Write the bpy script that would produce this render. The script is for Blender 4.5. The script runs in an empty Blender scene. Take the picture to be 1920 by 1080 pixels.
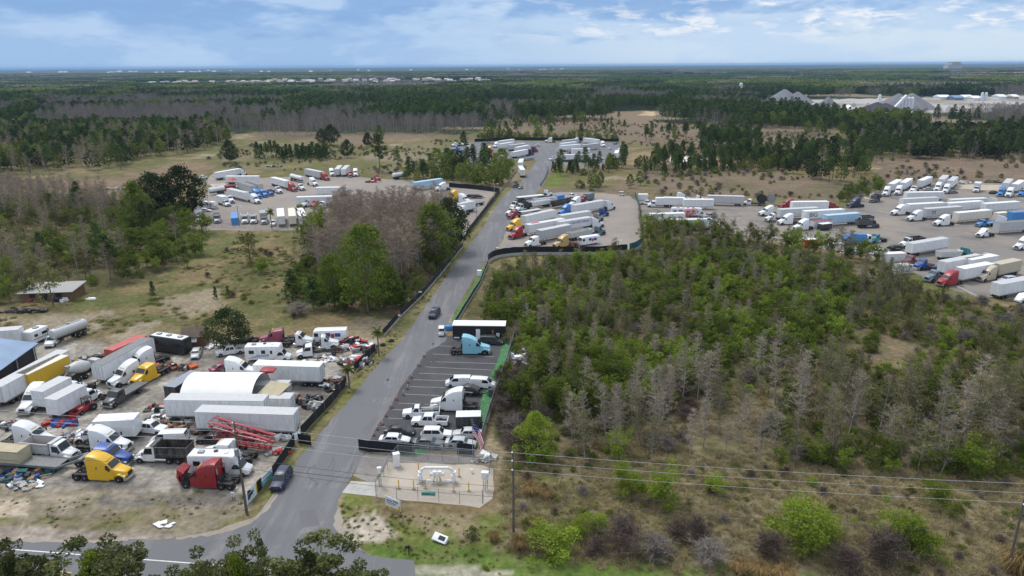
import bpy, bmesh, math, random, hashlib
import numpy as np
from mathutils import Vector, Matrix
S = bpy.context.scene
C = S.collection
rnd = random.Random(7)
R = math.radians

# ------------------------------------------------------------------ camera
FOC = 1330.0; CAMH = 56.0; PITCH = math.atan(417.5 / FOC); ROLL = R(.36)
fw = np.array([0, math.cos(PITCH), -math.sin(PITCH)])
_u = np.array([0, math.sin(PITCH), math.cos(PITCH)])
rt = np.array([math.cos(ROLL), 0, 0]) - math.sin(ROLL) * _u
up = np.array([math.sin(ROLL), 0, 0]) + math.cos(ROLL) * _u
cam = bpy.data.cameras.new('camera')
cam.sensor_width = 36; cam.lens = 36 * FOC / 1920
cam.clip_start = .5; cam.clip_end = 90000
co = bpy.data.objects.new('camera', cam); C.objects.link(co)
co.matrix_world = Matrix([[rt[i], up[i], -fw[i], (0, 0, CAMH)[i]] for i in range(3)] + [[0, 0, 0, 1]])
S.camera = co

def G(px, py, z=0.0):
    """survey: the ground point that a pixel of the 1920 px photograph shows"""
    d = fw + rt * (px - 960) / FOC - up * (py - 540) / FOC
    t = (z - CAMH) / d[2]
    return (d[0] * t, d[1] * t)

def top_z(px, py, ty):
    """height of a thing standing at pixel (px,py) whose top shows at row ty"""
    x, y = G(px, py)
    lo, hi = 0., 200.
    for _ in range(40):
        m = (lo + hi) / 2
        d = np.array([x, y, m - CAMH])
        if 540 - FOC * (d @ up) / (d @ fw) > ty: lo = m
        else: hi = m
    return lo

# ------------------------------------------------------------------ sky, sun, exposure
SUN_EL, SUN_AZ = R(60), R(-40)      # azimuth from +Y towards +X
W = bpy.data.worlds.new("World"); S.world = W; W.use_nodes = True
nt = W.node_tree; nt.nodes.clear()
class NB:
    def __init__(s, t): s.t = t
    def n(s, typ, **k):
        o = s.t.nodes.new(typ)
        ins = k.pop('ins', {})
        for a, b in k.items(): setattr(o, a, b)
        for a, b in ins.items():
            if isinstance(b, bpy.types.NodeSocket): s.t.links.new(b, o.inputs[a])
            else: o.inputs[a].default_value = b
        return o
    def math(s, op, a, b=None, clamp=False):
        o = s.n('ShaderNodeMath', operation=op, use_clamp=clamp)
        for i, v in enumerate((a, b)):
            if v is None: continue
            if isinstance(v, bpy.types.NodeSocket): s.t.links.new(v, o.inputs[i])
            else: o.inputs[i].default_value = v
        return o.outputs[0]
    def mix(s, f, a, b, mode='MIX'):
        o = s.n('ShaderNodeMix', data_type='RGBA', blend_type=mode)
        for i, v in ((0, f), (6, a), (7, b)):
            if isinstance(v, bpy.types.NodeSocket): s.t.links.new(v, o.inputs[i])
            elif i and len(v) == 3: o.inputs[i].default_value = (*v, 1)
            else: o.inputs[i].default_value = v
        return o.outputs[2]
    def ramp(s, f, pts, mode='LINEAR'):
        o = s.n('ShaderNodeValToRGB'); cr = o.color_ramp; cr.interpolation = mode
        while len(cr.elements) < len(pts): cr.elements.new(.5)
        for e, (p, c) in zip(cr.elements, pts):
            e.position = p; e.color = (*c, 1) if not isinstance(c, (int, float)) else (c, c, c, 1)
        s.t.links.new(f, o.inputs[0]); return o.outputs[0]
    def noise(s, vec, scale, detail=4, rough=.55, dist=0):
        o = s.n('ShaderNodeTexNoise', ins={'Scale': scale, 'Detail': detail, 'Roughness': rough, 'Distortion': dist})
        if vec is not None: s.t.links.new(vec, o.inputs['Vector'])
        return o.outputs[0]
    def link(s, a, b): s.t.links.new(a, b)

B = NB(nt)
sky = B.n('ShaderNodeTexSky', sky_type='NISHITA', sun_disc=False)
sky.sun_elevation = SUN_EL; sky.sun_rotation = SUN_AZ; sky.air_density = 1.0; sky.dust_density = 1.5; sky.ozone_density = 1.5
tc = B.n('ShaderNodeTexCoord')
sx = B.n('ShaderNodeSeparateXYZ', ins={0: tc.outputs['Generated']})
az = B.math('ARCTAN2', sx.outputs[0], sx.outputs[1])
el = B.math('ARCSINE', sx.outputs[2])
def sv(ax, ay, ox=0, oy=0):
    c = B.n('ShaderNodeCombineXYZ', ins={0: B.math('MULTIPLY_ADD', az, ax), 1: B.math('MULTIPLY', el, ay)})
    c.inputs[0].links[0].from_node.inputs[2].default_value = ox
    return c.outputs[0]
big = B.noise(sv(5.0, 17, 3.7), 1.0, 7, .58, .25)
med = B.noise(sv(14, 46, 11.3), 1.0, 6, .56, .2)
puff = B.noise(sv(22, 80, 6.1), 1.0, 6, .6, .4)
side = B.n('ShaderNodeMapRange', ins={0: az, 1: -.62, 2: .62}).outputs[0]          # 0 left .. 1 right
elr = B.math('MULTIPLY', el, 1 / R(5.6), True)                              # 0 at the horizon, 1 at 5.6 degrees
# thin blue-grey overcast: paler at the horizon, paler to the right
lowc = B.mix(B.ramp(side, [(.3, 0.), (.75, 1.)], 'EASE'), (2.7, 4.05, 6.1), (4.8, 5.8, 6.8))
midc = B.mix(side, (2.0, 3.45, 5.8), (2.4, 3.9, 6.2))
wob = B.math('ADD', elr, B.math('MULTIPLY', B.math('SUBTRACT', med, .5), 1.3))
basec = B.mix(B.ramp(wob, [(.30, 0.), (.80, 1.)], 'EASE'), lowc, midc)
bands = B.ramp(big, [(.46, 0.), (.58, 1.)], 'EASE')
c1 = B.mix(B.math('MULTIPLY', bands, .7), basec, (3.9, 5.1, 6.8))
# bright lit tops of broken cumulus, mostly at the right
pm_ = B.math('MULTIPLY', B.ramp(puff, [(.47, 0.), (.60, 1.)]), B.ramp(med, [(.44, 0.), (.56, 1.)]))
pm_ = B.math('MULTIPLY', pm_, B.ramp(side, [(.45, 0.08), (.62, 1.)]))
pm_ = B.math('MULTIPLY', pm_, B.ramp(elr, [(.25, 0.), (.45, 1.), (.86, 1.), (1., .1)]))
c2 = B.mix(B.math('MULTIPLY', pm_, .8), c1, (7.2, 7.3, 7.4))
# grey blue undersides of the higher cloud bank
dkn = B.math('ADD', elr, B.math('MULTIPLY', B.math('SUBTRACT', big, .5), -3.0))
dk = B.math('MULTIPLY', B.ramp(dkn, [(.55, 0.), (.85, 1.)], 'EASE'), B.ramp(med, [(.38, 1.), (.62, .45)]))
c3 = B.mix(1., B.mix(B.math('MULTIPLY', dk, .62), c2, (1.7, 2.95, 5.3)), (.80, .80, .80), 'MULTIPLY')
# higher up: broken cloud deck over the Nishita sky
deck = B.noise(tc.outputs['Generated'], 3.0, 5, .55)
hi = B.mix(B.ramp(deck, [(.35, .45), (.6, .95)]), sky.outputs[0], (6.8, 7.2, 7.8))
allc = B.mix(B.ramp(el, [(R(6) / 2 + .0, 0.), (R(22), 1.)], 'EASE'), c3, hi)
bg = B.n('ShaderNodeBackground', ins={0: allc, 1: .105})
wo = B.n('ShaderNodeOutputWorld', ins={0: bg.outputs[0]})

sl = bpy.data.lights.new('sun', 'SUN'); sl.energy = 1.5; sl.angle = R(16); sl.color = (1, .965, .92)
so = bpy.data.objects.new('sun', sl); C.objects.link(so); so.location = (0, 0, 300)
sd = Vector((math.sin(SUN_AZ) * math.cos(SUN_EL), math.cos(SUN_AZ) * math.cos(SUN_EL), math.sin(SUN_EL)))
so.rotation_euler = sd.to_track_quat('Z', 'Y').to_euler()
S.view_settings.view_transform = 'Standard'; S.view_settings.look = 'None'
S.view_settings.exposure = 0.66; S.view_settings.gamma = 1
try:
    S.cycles.use_denoising = True; S.cycles.max_bounces = 6; S.cycles.diffuse_bounces = 3; S.cycles.glossy_bounces = 2
    S.cycles.transmission_bounces = 3; S.cycles.volume_bounces = 1; S.cycles.transparent_max_bounces = 6
except Exception: pass

# ------------------------------------------------------------------ materials
M = {}
def newmat(name):
    m = bpy.data.materials.new(name); m.use_nodes = True
    m.node_tree.nodes.clear(); M[name] = m
    b = NB(m.node_tree)
    o = b.n('ShaderNodeOutputMaterial')
    return m, b, o
def pm(name, col, rough=.6, var=.15, scale=2.0, metal=0., spec=.4, coord='Object', dirt=None):
    m, b, o = newmat(name)
    t = b.n('ShaderNodeTexCoord')
    nz = b.noise(t.outputs[coord], scale, 5, .6)
    k = b.ramp(nz, [(.25, 1 - var), (.75, 1 + var)])
    c = b.mix(1.0, col, k, 'MULTIPLY')
    if dirt:
        c = b.mix(b.math('MULTIPLY', b.ramp(b.noise(t.outputs[coord], scale * 2.7, 6, .7), [(.5, 0.), (.72, 1.)]), dirt[0]), c, dirt[1])
    p = b.n('ShaderNodeBsdfPrincipled', ins={'Base Color': c, 'Roughness': rough, 'Metallic': metal, 'Specular IOR Level': spec})
    b.link(p.outputs[0], o.inputs[0]); return m
def paintmat(name, rough, grime, gcol, streak=False):
    m, b, o = newmat(name)
    t = b.n('ShaderNodeTexCoord'); oi = b.n('ShaderNodeObjectInfo')
    mp = b.n('ShaderNodeMapping', ins={'Vector': t.outputs['Object'], 'Scale': (1.6, 1.6, .35) if streak else (1, 1, 1)})
    off = b.n('ShaderNodeCombineXYZ', ins={0: b.math('MULTIPLY', oi.outputs['Random'], 37.)})
    ad = b.n('ShaderNodeVectorMath', operation='ADD', ins={0: mp.outputs[0], 1: off.outputs[0]})
    g = b.ramp(b.noise(ad.outputs[0], 1.7, 6, .68), [(.42, 0.), (.8, 1.)])
    c = b.mix(b.math('MULTIPLY', g, grime), oi.outputs['Color'], gcol)
    p = b.n('ShaderNodeBsdfPrincipled', ins={'Base Color': c, 'Roughness': rough, 'Specular IOR Level': .5})
    b.link(p.outputs[0], o.inputs[0]); return m
paintmat('paint', .36, .30, (.2, .17, .13))
paintmat('panel', .5, .5, (.30, .27, .22), True)
paintmat('roofskin', .6, .55, (.33, .31, .28))
pm('glass', (.018, .022, .028), .12, .2, 1., 0, .6)
pm('chrome', (.55, .56, .58), .3, .12, 2., .85)
pm('grey_metal', (.28, .29, .30), .5, .2, 2., .3)
pm('black', (.018, .018, .019), .6, .3, 3.)
pm('chassis', (.030, .028, .026), .75, .4, 2., dirt=(.4, (.11, .085, .06)))
pm('tyre', (.02, .02, .02), .85, .25, 4.)
pm('hub', (.42, .42, .43), .45, .25, 4., .5)
pm('lamp', (.75, .76, .78), .15, .05, 1.)
pm('redlamp', (.35, .02, .02), .25, .1, 1.)
pm('rust', (.17, .075, .04), .85, .4, 3.)
pm('wood', (.24, .17, .10), .8, .3, 3.)
pm('polewood', (.11, .095, .08), .85, .3, 1.5)
pm('whitepaint', (.72, .73, .74), .5, .08, 2.)
pm('concrete', (.38, .37, .35), .85, .18, .6, dirt=(.5, (.2, .19, .17)))
pm('galv', (.32, .34, .37), .5, .1, 2., .5)
pm('fabric_black', (.012, .013, .016), .8, .35, 1.2)
pm('fabric_teal', (.02, .10, .11), .8, .3, 1.2)
pm('yellowpaint', (.62, .42, .04), .5, .15, 2.)
pm('orange', (.55, .10, .025), .6, .15, 2.)
pm('turf', (.035, .15, .045), .9, .35, .7, dirt=(.55, (.34, .36, .31)))
pm('banner', (.66, .72, .75), .6, .06, 1.)
pm('banner_teal', (.10, .42, .36), .6, .1, 1.)
pm('blue_ink', (.03, .07, .26), .6, .1, 1.)
pm('red_ink', (.36, .022, .024), .6, .1, 1.)
pm('tan_cloth', (.42, .37, .25), .9, .15, .7)
pm('tarp', (.80, .80, .78), .6, .06, .3)
pm('shingle', (.10, .075, .058), .9, .3, 1.)
pm('board', (.17, .10, .055), .85, .3, 1.5)
pm('metal_roof', (.17, .25, .37), .5, .15, .3, .1)
pm('gravel', (.155, .16, .172), .95, .2, .12, coord='Object')
pm('coal', (.045, .042, .045), .95, .3, .12)
pm('silo', (.62, .64, .66), .5, .1, .1)

# ------------------------------------------------------------------ helpers
class MB:
    """collects faces (with a material key each) and makes ONE mesh"""
    def __init__(s, mat='paint'): s.v = []; s.f = []; s.k = []; s.m = mat
    def add(s, vs, fs, m=None):
        o = len(s.v); s.v += [tuple(v) for v in vs]
        s.f += [tuple(i + o for i in f) for f in fs]; s.k += [m or s.m] * len(fs); return s
    def hexa(s, p, m=None):
        return s.add(p, [(0, 3, 2, 1), (4, 5, 6, 7), (0, 1, 5, 4), (1, 2, 6, 5), (2, 3, 7, 6), (3, 0, 4, 7)], m)
    def box(s, x0, x1, y0, y1, z0, z1, m=None):
        return s.hexa([(x0, y0, z0), (x1, y0, z0), (x1, y1, z0), (x0, y1, z0), (x0, y0, z1), (x1, y0, z1), (x1, y1, z1), (x0, y1, z1)], m)
    def prism(s, prof, y0, y1, m=None):
        n = len(prof)
        vs = [(x, y0, z) for x, z in prof] + [(x, y1, z) for x, z in prof]
        return s.add(vs, [tuple(range(n))[::-1], tuple(range(n, 2 * n))] + [(i, (i + 1) % n, n + (i + 1) % n, n + i) for i in range(n)], m)
    def loft(s, rings, m=None, cap=True):
        n = len(rings[0]); vs = [p for r in rings for p in r]
        fs = [(j * n + i, j * n + (i + 1) % n, (j + 1) * n + (i + 1) % n, (j + 1) * n + i) for j in range(len(rings) - 1) for i in range(n)]
        if cap: fs += [tuple(range(n))[::-1], tuple(range((len(rings) - 1) * n, len(rings) * n))]
        return s.add(vs, fs, m)
    def cyl(s, p0, p1, r0, r1=None, n=10, m=None, cap=True):
        r1 = r0 if r1 is None else r1
        p0, p1 = Vector(p0), Vector(p1); d = (p1 - p0).normalized()
        a = d.orthogonal().normalized(); b = d.cross(a)
        rg = [[tuple(p + (a * math.cos(2 * math.pi * i / n) + b * math.sin(2 * math.pi * i / n)) * r) for i in range(n)] for p, r in ((p0, r0), (p1, r1))]
        return s.loft(rg, m, cap)
    def tube(s, pts, r, n=6, m=None):
        for a, b in zip(pts, pts[1:]): s.cyl(a, b, r, r, n, m)
        return s
    def bar(s, p0, p1, w, h, m=None):
        p0, p1 = Vector(p0), Vector(p1); d = (p1 - p0).normalized()
        a = d.cross(Vector((0, 0, 1)))
        a = (a.normalized() if a.length > 1e-3 else Vector((1, 0, 0))) * w / 2; b = a.cross(d).normalized() * h / 2
        return s.hexa([p0 - a - b, p1 - a - b, p1 + a - b, p0 + a - b, p0 - a + b, p1 - a + b, p1 + a + b, p0 + a + b], m)
    def panel(s, q, t=.015, m=None):
        """a flat plate set proud of the quad q (counter-clockwise from outside)"""
        q = [Vector(p) for p in q]; nrm = (q[1] - q[0]).cross(q[2] - q[0]).normalized() * t
        return s.hexa([p - nrm * .3 for p in q] + [p + nrm for p in q], m)
    def merge(s, o, loc=(0, 0, 0)):
        k = len(s.v); s.v += [(x + loc[0], y + loc[1], z + loc[2]) for x, y, z in o.v]
        s.f += [tuple(i + k for i in f) for f in o.f]; s.k += o.k; return s
    def mesh(s, name, smooth=35):
        me = bpy.data.meshes.new(name); me.from_pydata(s.v, [], s.f)
        ks = list(dict.fromkeys(s.k))
        for k in ks: me.materials.append(M[k])
        if len(ks) > 1: me.polygons.foreach_set('material_index', [ks.index(k) for k in s.k])
        bm = bmesh.new(); bm.from_mesh(me); bmesh.ops.recalc_face_normals(bm, faces=bm.faces); bm.to_mesh(me); bm.free()
        if smooth:
            me.shade_smooth(); me.set_sharp_from_angle(angle=R(smooth))
        me.update(); return me
    def build(s, name, parent=None, smooth=35, color=None, loc=None):
        return obj(name, s.mesh(name, smooth), parent, color, loc)
def obj(name, data, parent=None, color=None, loc=None):
    o = bpy.data.objects.new(name, data); C.objects.link(o)
    if parent is not None: o.parent = parent
    if color: o.color = (*color, 1)
    if loc: o.location = loc
    return o
def tag(o, label=None, cat=None, group=None, kind=None):
    if label: o['label'] = label
    if cat: o['category'] = cat
    if group: o['group'] = group
    if kind: o['kind'] = kind
    return o
def thing(name, label, cat, loc=(0, 0, 0), rz=0, group=None):
    o = obj(name, None, None, None, loc); o.rotation_euler = (0, 0, rz); o.empty_display_size = .5
    return tag(o, label, cat, group)
def npmesh(name, V, F, mats, attr=None, smooth=False):
    """mesh from numpy arrays: V (n,3), F (m,k) all faces alike"""
    me = bpy.data.meshes.new(name); n, k = F.shape
    me.vertices.add(len(V)); me.vertices.foreach_set('co', np.ascontiguousarray(V, np.float32).ravel())
    me.loops.add(n * k); me.loops.foreach_set('vertex_index', np.ascontiguousarray(F, np.int32).ravel())
    me.polygons.add(n); me.polygons.foreach_set('loop_start', np.arange(0, n * k, k, dtype=np.int32))
    try: me.polygons.foreach_set('loop_total', np.full(n, k, np.int32))
    except Exception: pass
    for m in mats: me.materials.append(m)
    me.update(calc_edges=True)
    if attr is not None:
        for nm, (typ, dom, arr) in attr.items():
            a = me.attributes.new(nm, typ, dom)
            a.data.foreach_set('color' if 'COLOR' in typ else 'value' if typ in ('FLOAT', 'INT') else 'vector', np.ascontiguousarray(arr).ravel())
    if smooth: me.shade_smooth()
    return me
def _h(ix, iy, s):
    n = (ix.astype(np.int64) * 374761393 + iy.astype(np.int64) * 668265263 + s * 974711) & 0x7fffffff
    n = ((n ^ (n >> 13)) * 1274126177) & 0x7fffffff
    return ((n ^ (n >> 16)) & 0xffff) / 65535.0
def vnoise(x, y, s=0):
    ix, iy = np.floor(x), np.floor(y); fx, fy = x - ix, y - iy
    fx = fx * fx * (3 - 2 * fx); fy = fy * fy * (3 - 2 * fy)
    a, b, c, d = _h(ix, iy, s), _h(ix + 1, iy, s), _h(ix, iy + 1, s), _h(ix + 1, iy + 1, s)
    return (a * (1 - fx) + b * fx) * (1 - fy) + (c * (1 - fx) + d * fx) * fy
def fbm(x, y, sc, o=4, s=0):
    t = np.zeros_like(x); a = .5; tot = 0
    for i in range(o):
        t += a * vnoise(x / sc + 17.3 * i, y / sc - 9.1 * i, s + i); tot += a; a *= .55; sc *= .5
    return t / tot
def inpoly(x, y, poly):
    r = np.zeros(x.shape, bool); n = len(poly)
    for i in range(n):
        (x0, y0), (x1, y1) = poly[i], poly[(i + 1) % n]
        if y0 == y1: continue
        c = ((y0 > y) != (y1 > y)) & (x < (x1 - x0) * (y - y0) / (y1 - y0) + x0)
        r ^= c
    return r
def GP(*pts): return [G(a, b) for a, b in pts]
def ragged(poly, step, amp, seed=1):
    rr = random.Random(seed); out = []
    for (x0, y0), (x1, y1) in zip(poly, poly[1:] + poly[:1]):
        d = math.hypot(x1 - x0, y1 - y0); n = max(1, int(d / step))
        for i in range(n):
            t = i / n; j = amp if i else amp * .3
            out.append((x0 + (x1 - x0) * t + rr.uniform(-j, j), y0 + (y1 - y0) * t + rr.uniform(-j, j)))
    return out
def sheet(name, poly, z, mat, kind='structure'):
    me = bpy.data.meshes.new(name)
    me.from_pydata([(x, y, z) for x, y in poly], [], [tuple(range(len(poly)))])
    me.materials.append(M[mat]); me.update()
    if me.polygons[0].normal.z < 0: me.flip_normals()
    return tag(obj(name, me), kind=kind)
# ------------------------------------------------------------------ ground
def groundmat(name, layers, rough=.95, bump=0.):
    """layers: list of (scale, lo, hi, colour) painted over the first colour, in world metres"""
    m, b, o = newmat(name)
    g = b.n('ShaderNodeNewGeometry'); c = None
    for sc, lo, hi, col, *st in layers:
        if c is None: c = b.mix(0., col, col); continue
        v = g.outputs['Position']
        if st: v = b.n('ShaderNodeMapping', ins={'Vector': v, 'Rotation': (0, 0, st[0]), 'Scale': (st[1], 1, 1)}).outputs[0]
        c = b.mix(b.ramp(b.noise(v, 1 / sc, 6, .62, .2), [(lo, 0.), (hi, 1.)]), c, col)
    p = b.n('ShaderNodeBsdfPrincipled', ins={'Base Color': c, 'Roughness': rough, 'Specular IOR Level': .25})
    b.link(p.outputs[0], o.inputs[0]); return m
RD = -.13
groundmat('asphalt', [(1, 0, 1, (.155, .156, .163)), (16, .42, .62, (.20, .20, .203)), (34, .42, .62, (.125, .126, .131), RD, 9.), (5, .56, .66, (.20, .195, .19)),
                      (2.4, .60, .72, (.12, .121, .126)), (.35, .5, .75, (.14, .14, .145)), (60, .47, .50, (.14, .141, .147), RD, 24.)], .9)
groundmat('asphalt_dark', [(1, 0, 1, (.060, .060, .065)), (9, .42, .7, (.085, .084, .085)), (3, .5, .8, (.045, .045, .048)), (.3, .5, .75, (.078, .078, .08))], .9)
groundmat('asphalt_patch', [(1, 0, 1, (.128, .128, .133)), (2, .45, .7, (.145, .145, .15)), (.3, .5, .8, (.115, .115, .12))], .9)
groundmat('lot_gravel', [(1, 0, 1, (.235, .205, .18)), (26, .42, .65, (.28, .248, .215)), (9, .55, .75, (.19, .17, .155)), (3, .58, .8, (.15, .135, .12)), (.5, .5, .8, (.27, .25, .23))])
groundmat('lot_mixed', [(1, 0, 1, (.19, .172, .155)), (34, .40, .60, (.25, .215, .178)), (12, .50, .66, (.13, .122, .117)), (4, .60, .78, (.33, .30, .27)), (.6, .5, .8, (.2, .19, .18))])
groundmat('pad', [(1, 0, 1, (.40, .355, .295)), (8, .45, .7, (.33, .29, .24)), (1.2, .5, .8, (.45, .40, .34))])
groundmat('old_drive', [(1, 0, 1, (.19, .175, .165)), (5, .42, .7, (.26, .24, .22)), (1.6, .5, .75, (.13, .12, .115)), (.3, .5, .8, (.22, .2, .19))])
groundmat('sand', [(1, 0, 1, (.42, .36, .28)), (6, .4, .7, (.33, .28, .21)), (.8, .5, .8, (.48, .42, .34))])
groundmat('shoulder', [(1, 0, 1, (.30, .265, .225)), (8, .4, .7, (.24, .205, .165), 0, .2), (.6, .5, .8, (.34, .30, .26))])
pm('linepaint', (.62, .62, .60), .7, .25, 3.)
pm('yellowline', (.55, .33, .04), .7, .25, 3.)
pm('stallpaint', (.33, .32, .27), .8, .35, 3.)

us = np.linspace(-1.75, 1.75, 560)
ys = np.concatenate([[-300, -100, -30, 5], np.geomspace(25, 39000, 600)])
YY, UU = np.meshgrid(ys, us, indexing='ij')
XX = UU * np.maximum(YY, 45)
x, y = XX.ravel(), YY.ravel()
def nz(sc, o=4, s=0): return fbm(x, y, sc, o, s)
def lerp(a, b, t): return a + (np.array(b) - a) * np.clip(t, 0, 1)[:, None]
def st(v, a, b): return np.clip((v - a) / (b - a), 0, 1)
col = np.tile(np.array([.165, .128, .068]), (len(x), 1))                     # dry field
col = lerp(col, (.105, .108, .040), st(nz(45, 4, 1), .36, .56))               # olive grass
col = lerp(col, (.26, .215, .145), st(nz(28, 5, 2), .60, .74))               # bare sandy patches
col = lerp(col, (.20, .15, .085), st(nz(8, 4, 3), .55, .75))
jx = (nz(14, 4, 5) - .5); jy = (nz(14, 4, 6) - .5); jx2 = (nz(3, 3, 7) - .5); jy2 = (nz(3, 3, 8) - .5)
def zone(pts, color, amp=3., k=1.0, world=False, color2=None, sc=10, lo=.45, hi=.65):
    global col
    P = pts if world else GP(*pts)
    d = np.maximum(1, np.hypot(x, y) / 150.)
    m = inpoly(x + (jx * amp * 2 + jx2 * amp) * d, y + (jy * amp * 2 + jy2 * amp) * d, P).astype(float) * k
    if color2 is None: col = lerp(col, color, m)
    else:
        t = st(nz(sc, 4, 11), lo, hi)[:, None]
        cc = np.array(color) * (1 - t) + np.array(color2) * t
        col = col + (cc - col) * m[:, None]
GREEN, GREEN2 = (.085, .125, .028), (.13, .125, .05)
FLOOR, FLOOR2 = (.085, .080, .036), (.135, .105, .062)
BROWN, BROWN2 = (.165, .138, .082), (.11, .105, .048)
MARSH, MARSH2 = (.165, .125, .085), (.115, .098, .056)
# far country: dark forest floor
glade = (fbm(x, y, 150., 3, 77) > .645) & (y < 2600)
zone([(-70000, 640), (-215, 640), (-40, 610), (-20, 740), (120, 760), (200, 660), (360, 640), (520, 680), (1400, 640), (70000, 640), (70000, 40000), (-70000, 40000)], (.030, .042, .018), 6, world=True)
col = lerp(col, (.185, .14, .09), (glade & (y > 640)).astype(float))
# marsh fields
zone([(470, 246), (920, 252), (950, 220), (1160, 222), (1200, 238), (1340, 228), (1560, 240), (1560, 262), (1380, 300), (1190, 272), (1150, 262), (890, 258), (640, 268), (470, 262)], MARSH, 5, 1, color2=MARSH2, sc=60)
zone([(1190, 318), (1400, 318), (1640, 340), (1640, 300), (1800, 290), (2300, 300), (2300, 360), (1900, 350), (1660, 340), (1560, 378), (1210, 368)], MARSH, 4, 1, color2=MARSH2, sc=45)
zone([(1640, 292), (1900, 300), (2400, 305), (2400, 345), (1640, 338)], (.15, .115, .08), 4, 1, color2=(.18, .13, .09), sc=30)
zone([(1190, 285), (1400, 290), (1400, 315), (1190, 312)], (.24, .17, .10), 3, 1, color2=MARSH2, sc=20)
zone([(1040, 330), (1200, 340), (1190, 362), (1010, 356)], (.175, .125, .085), 3, 1, color2=(.12, .12, .045), sc=14)
zone([(1480, 320), (1640, 318), (1640, 338), (1480, 330)], (.17, .14, .06), 3)
zone([(1270, 292), (1330, 297), (1320, 305), (1290, 303), (1240, 303)], (.62, .60, .55), 1)
zone([(1420, 193), (1480, 188), (1700, 183), (1920, 180.5), (2400, 179), (2400, 203), (1900, 209), (1760, 212), (1600, 210), (1440, 202)], (.36, .35, .34), 4, 1, color2=(.24, .21, .17), sc=80)
zone([(1230, 140.5), (1460, 139.6), (1470, 142), (1240, 144)], (.36, .28, .20), 2)
zone([(1330, 141.5), (1500, 141), (1500, 143.5), (1330, 144)], (.34, .27, .2), 2)
zone([(1740, 141), (1790, 136), (1990, 134.5), (1990, 139), (1790, 141)], (.36, .19, .12), 2)
zone([(1200, 209), (1280, 211), (1290, 216), (1215, 217)], (.42, .33, .21), 2)
# left fields
zone([(-900, 365), (-100, 350), (230, 330), (360, 300), (420, 318), (330, 345), (240, 365), (120, 372), (-200, 380)], (.185, .135, .085), 3, 1, color2=(.15, .11, .07), sc=20)
zone([(380, 300), (470, 272), (700, 275), (860, 262), (850, 310), (760, 330), (620, 322), (420, 318)], (.115, .112, .045), 3, 1, color2=(.165, .14, .075), sc=22)
zone([(700, 282), (830, 285), (810, 305), (690, 300)], (.21, .175, .115), 3, .7)
zone([(0, 560), (300, 520), (480, 440), (600, 450), (700, 590), (560, 610), (360, 640), (0, 640), (-500, 640), (-500, 560)], (.17, .135, .068), 2, 1, color2=(.095, .098, .036), sc=9, lo=.38, hi=.56)
zone([(280, 560), (400, 540), (430, 575), (330, 600)], (.24, .20, .14), 2, .8)
zone([(0, 590), (180, 585), (330, 610), (310, 640), (180, 650), (60, 640), (-100, 640)], (.25, .21, .155), 2.5, .85, color2=(.15, .12, .065), sc=6)
# woodland floors
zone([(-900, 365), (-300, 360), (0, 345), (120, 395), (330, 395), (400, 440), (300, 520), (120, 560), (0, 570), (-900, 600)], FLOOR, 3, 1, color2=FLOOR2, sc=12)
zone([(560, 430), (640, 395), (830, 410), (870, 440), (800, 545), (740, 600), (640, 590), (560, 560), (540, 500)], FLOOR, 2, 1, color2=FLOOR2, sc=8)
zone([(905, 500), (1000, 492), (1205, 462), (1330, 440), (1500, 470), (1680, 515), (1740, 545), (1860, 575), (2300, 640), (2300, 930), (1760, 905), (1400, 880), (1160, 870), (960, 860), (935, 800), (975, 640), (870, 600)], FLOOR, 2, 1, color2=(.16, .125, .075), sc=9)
zone([(930, 700), (1010, 690), (1000, 800), (940, 840), (920, 800)], BROWN, 1.5, 1, color2=BROWN2, sc=4)
zone([(1220, 800), (1380, 760), (1440, 700), (1480, 740), (1470, 860), (1250, 880), (1180, 860)], BROWN, 2, 1, color2=BROWN2, sc=5)
zone([(940, 860), (1160, 868), (1400, 876), (1760, 900), (2300, 930), (2300, 1300), (940, 1300), (930, 1000)], BROWN, 2, 1, color2=BROWN2, sc=5)
zone([(940, 880), (1080, 900), (1260, 950), (1240, 1000), (960, 980)], (.12, .115, .042), 2, .75, color2=BROWN, sc=4)
# yards
SANDY, SANDY2 = (.275, .253, .22), (.205, .188, .16)
zone([(-700, 700), (-60, 640), (180, 640), (300, 650), (350, 640), (480, 640), (560, 630), (655, 628), (710, 640), (690, 668), (640, 715), (560, 820), (505, 890), (470, 925), (330, 918), (160, 915), (0, 910), (-300, 905)], SANDY, 1.2, 1, color2=SANDY2, sc=6)
YP = GP((-300, 700), (0, 650), (480, 645), (690, 668), (560, 820), (505, 890), (470, 925), (0, 910))
col = lerp(col, (.105, .095, .085), st(nz(7, 5, 21), .55, .68) * inpoly(x, y, YP) * .75); col = lerp(col, (.42, .38, .32), st(nz(4, 4, 23), .60, .70) * inpoly(x, y, YP) * .7)
zone([(-300, 910), (160, 915), (330, 918), (468, 930), (470, 960), (380, 1000), (300, 1012), (0, 1010), (-300, 1000)], (.185, .16, .112), 1.2, 1, color2=(.25, .215, .165), sc=3.5, lo=.48, hi=.6)
zone([(180, 928), (455, 925), (460, 945), (200, 948)], (.145, .13, .115), 1, .9)
zone([(-100, 975), (200, 965), (310, 935), (350, 965), (240, 990), (60, 995)], (.115, .118, .04), 1.2, .8, color2=(.19, .155, .10), sc=2.5)
zone([(0, 935), (60, 930), (60, 965), (0, 970), (-60, 955)], (.36, .30, .225), 1., .9)
zone([(-400, 1000), (0, 988), (200, 992), (330, 1002), (300, 1020), (-400, 1020)], (.29, .25, .21), .7, 1, color2=(.22, .185, .15), sc=2)
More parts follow.
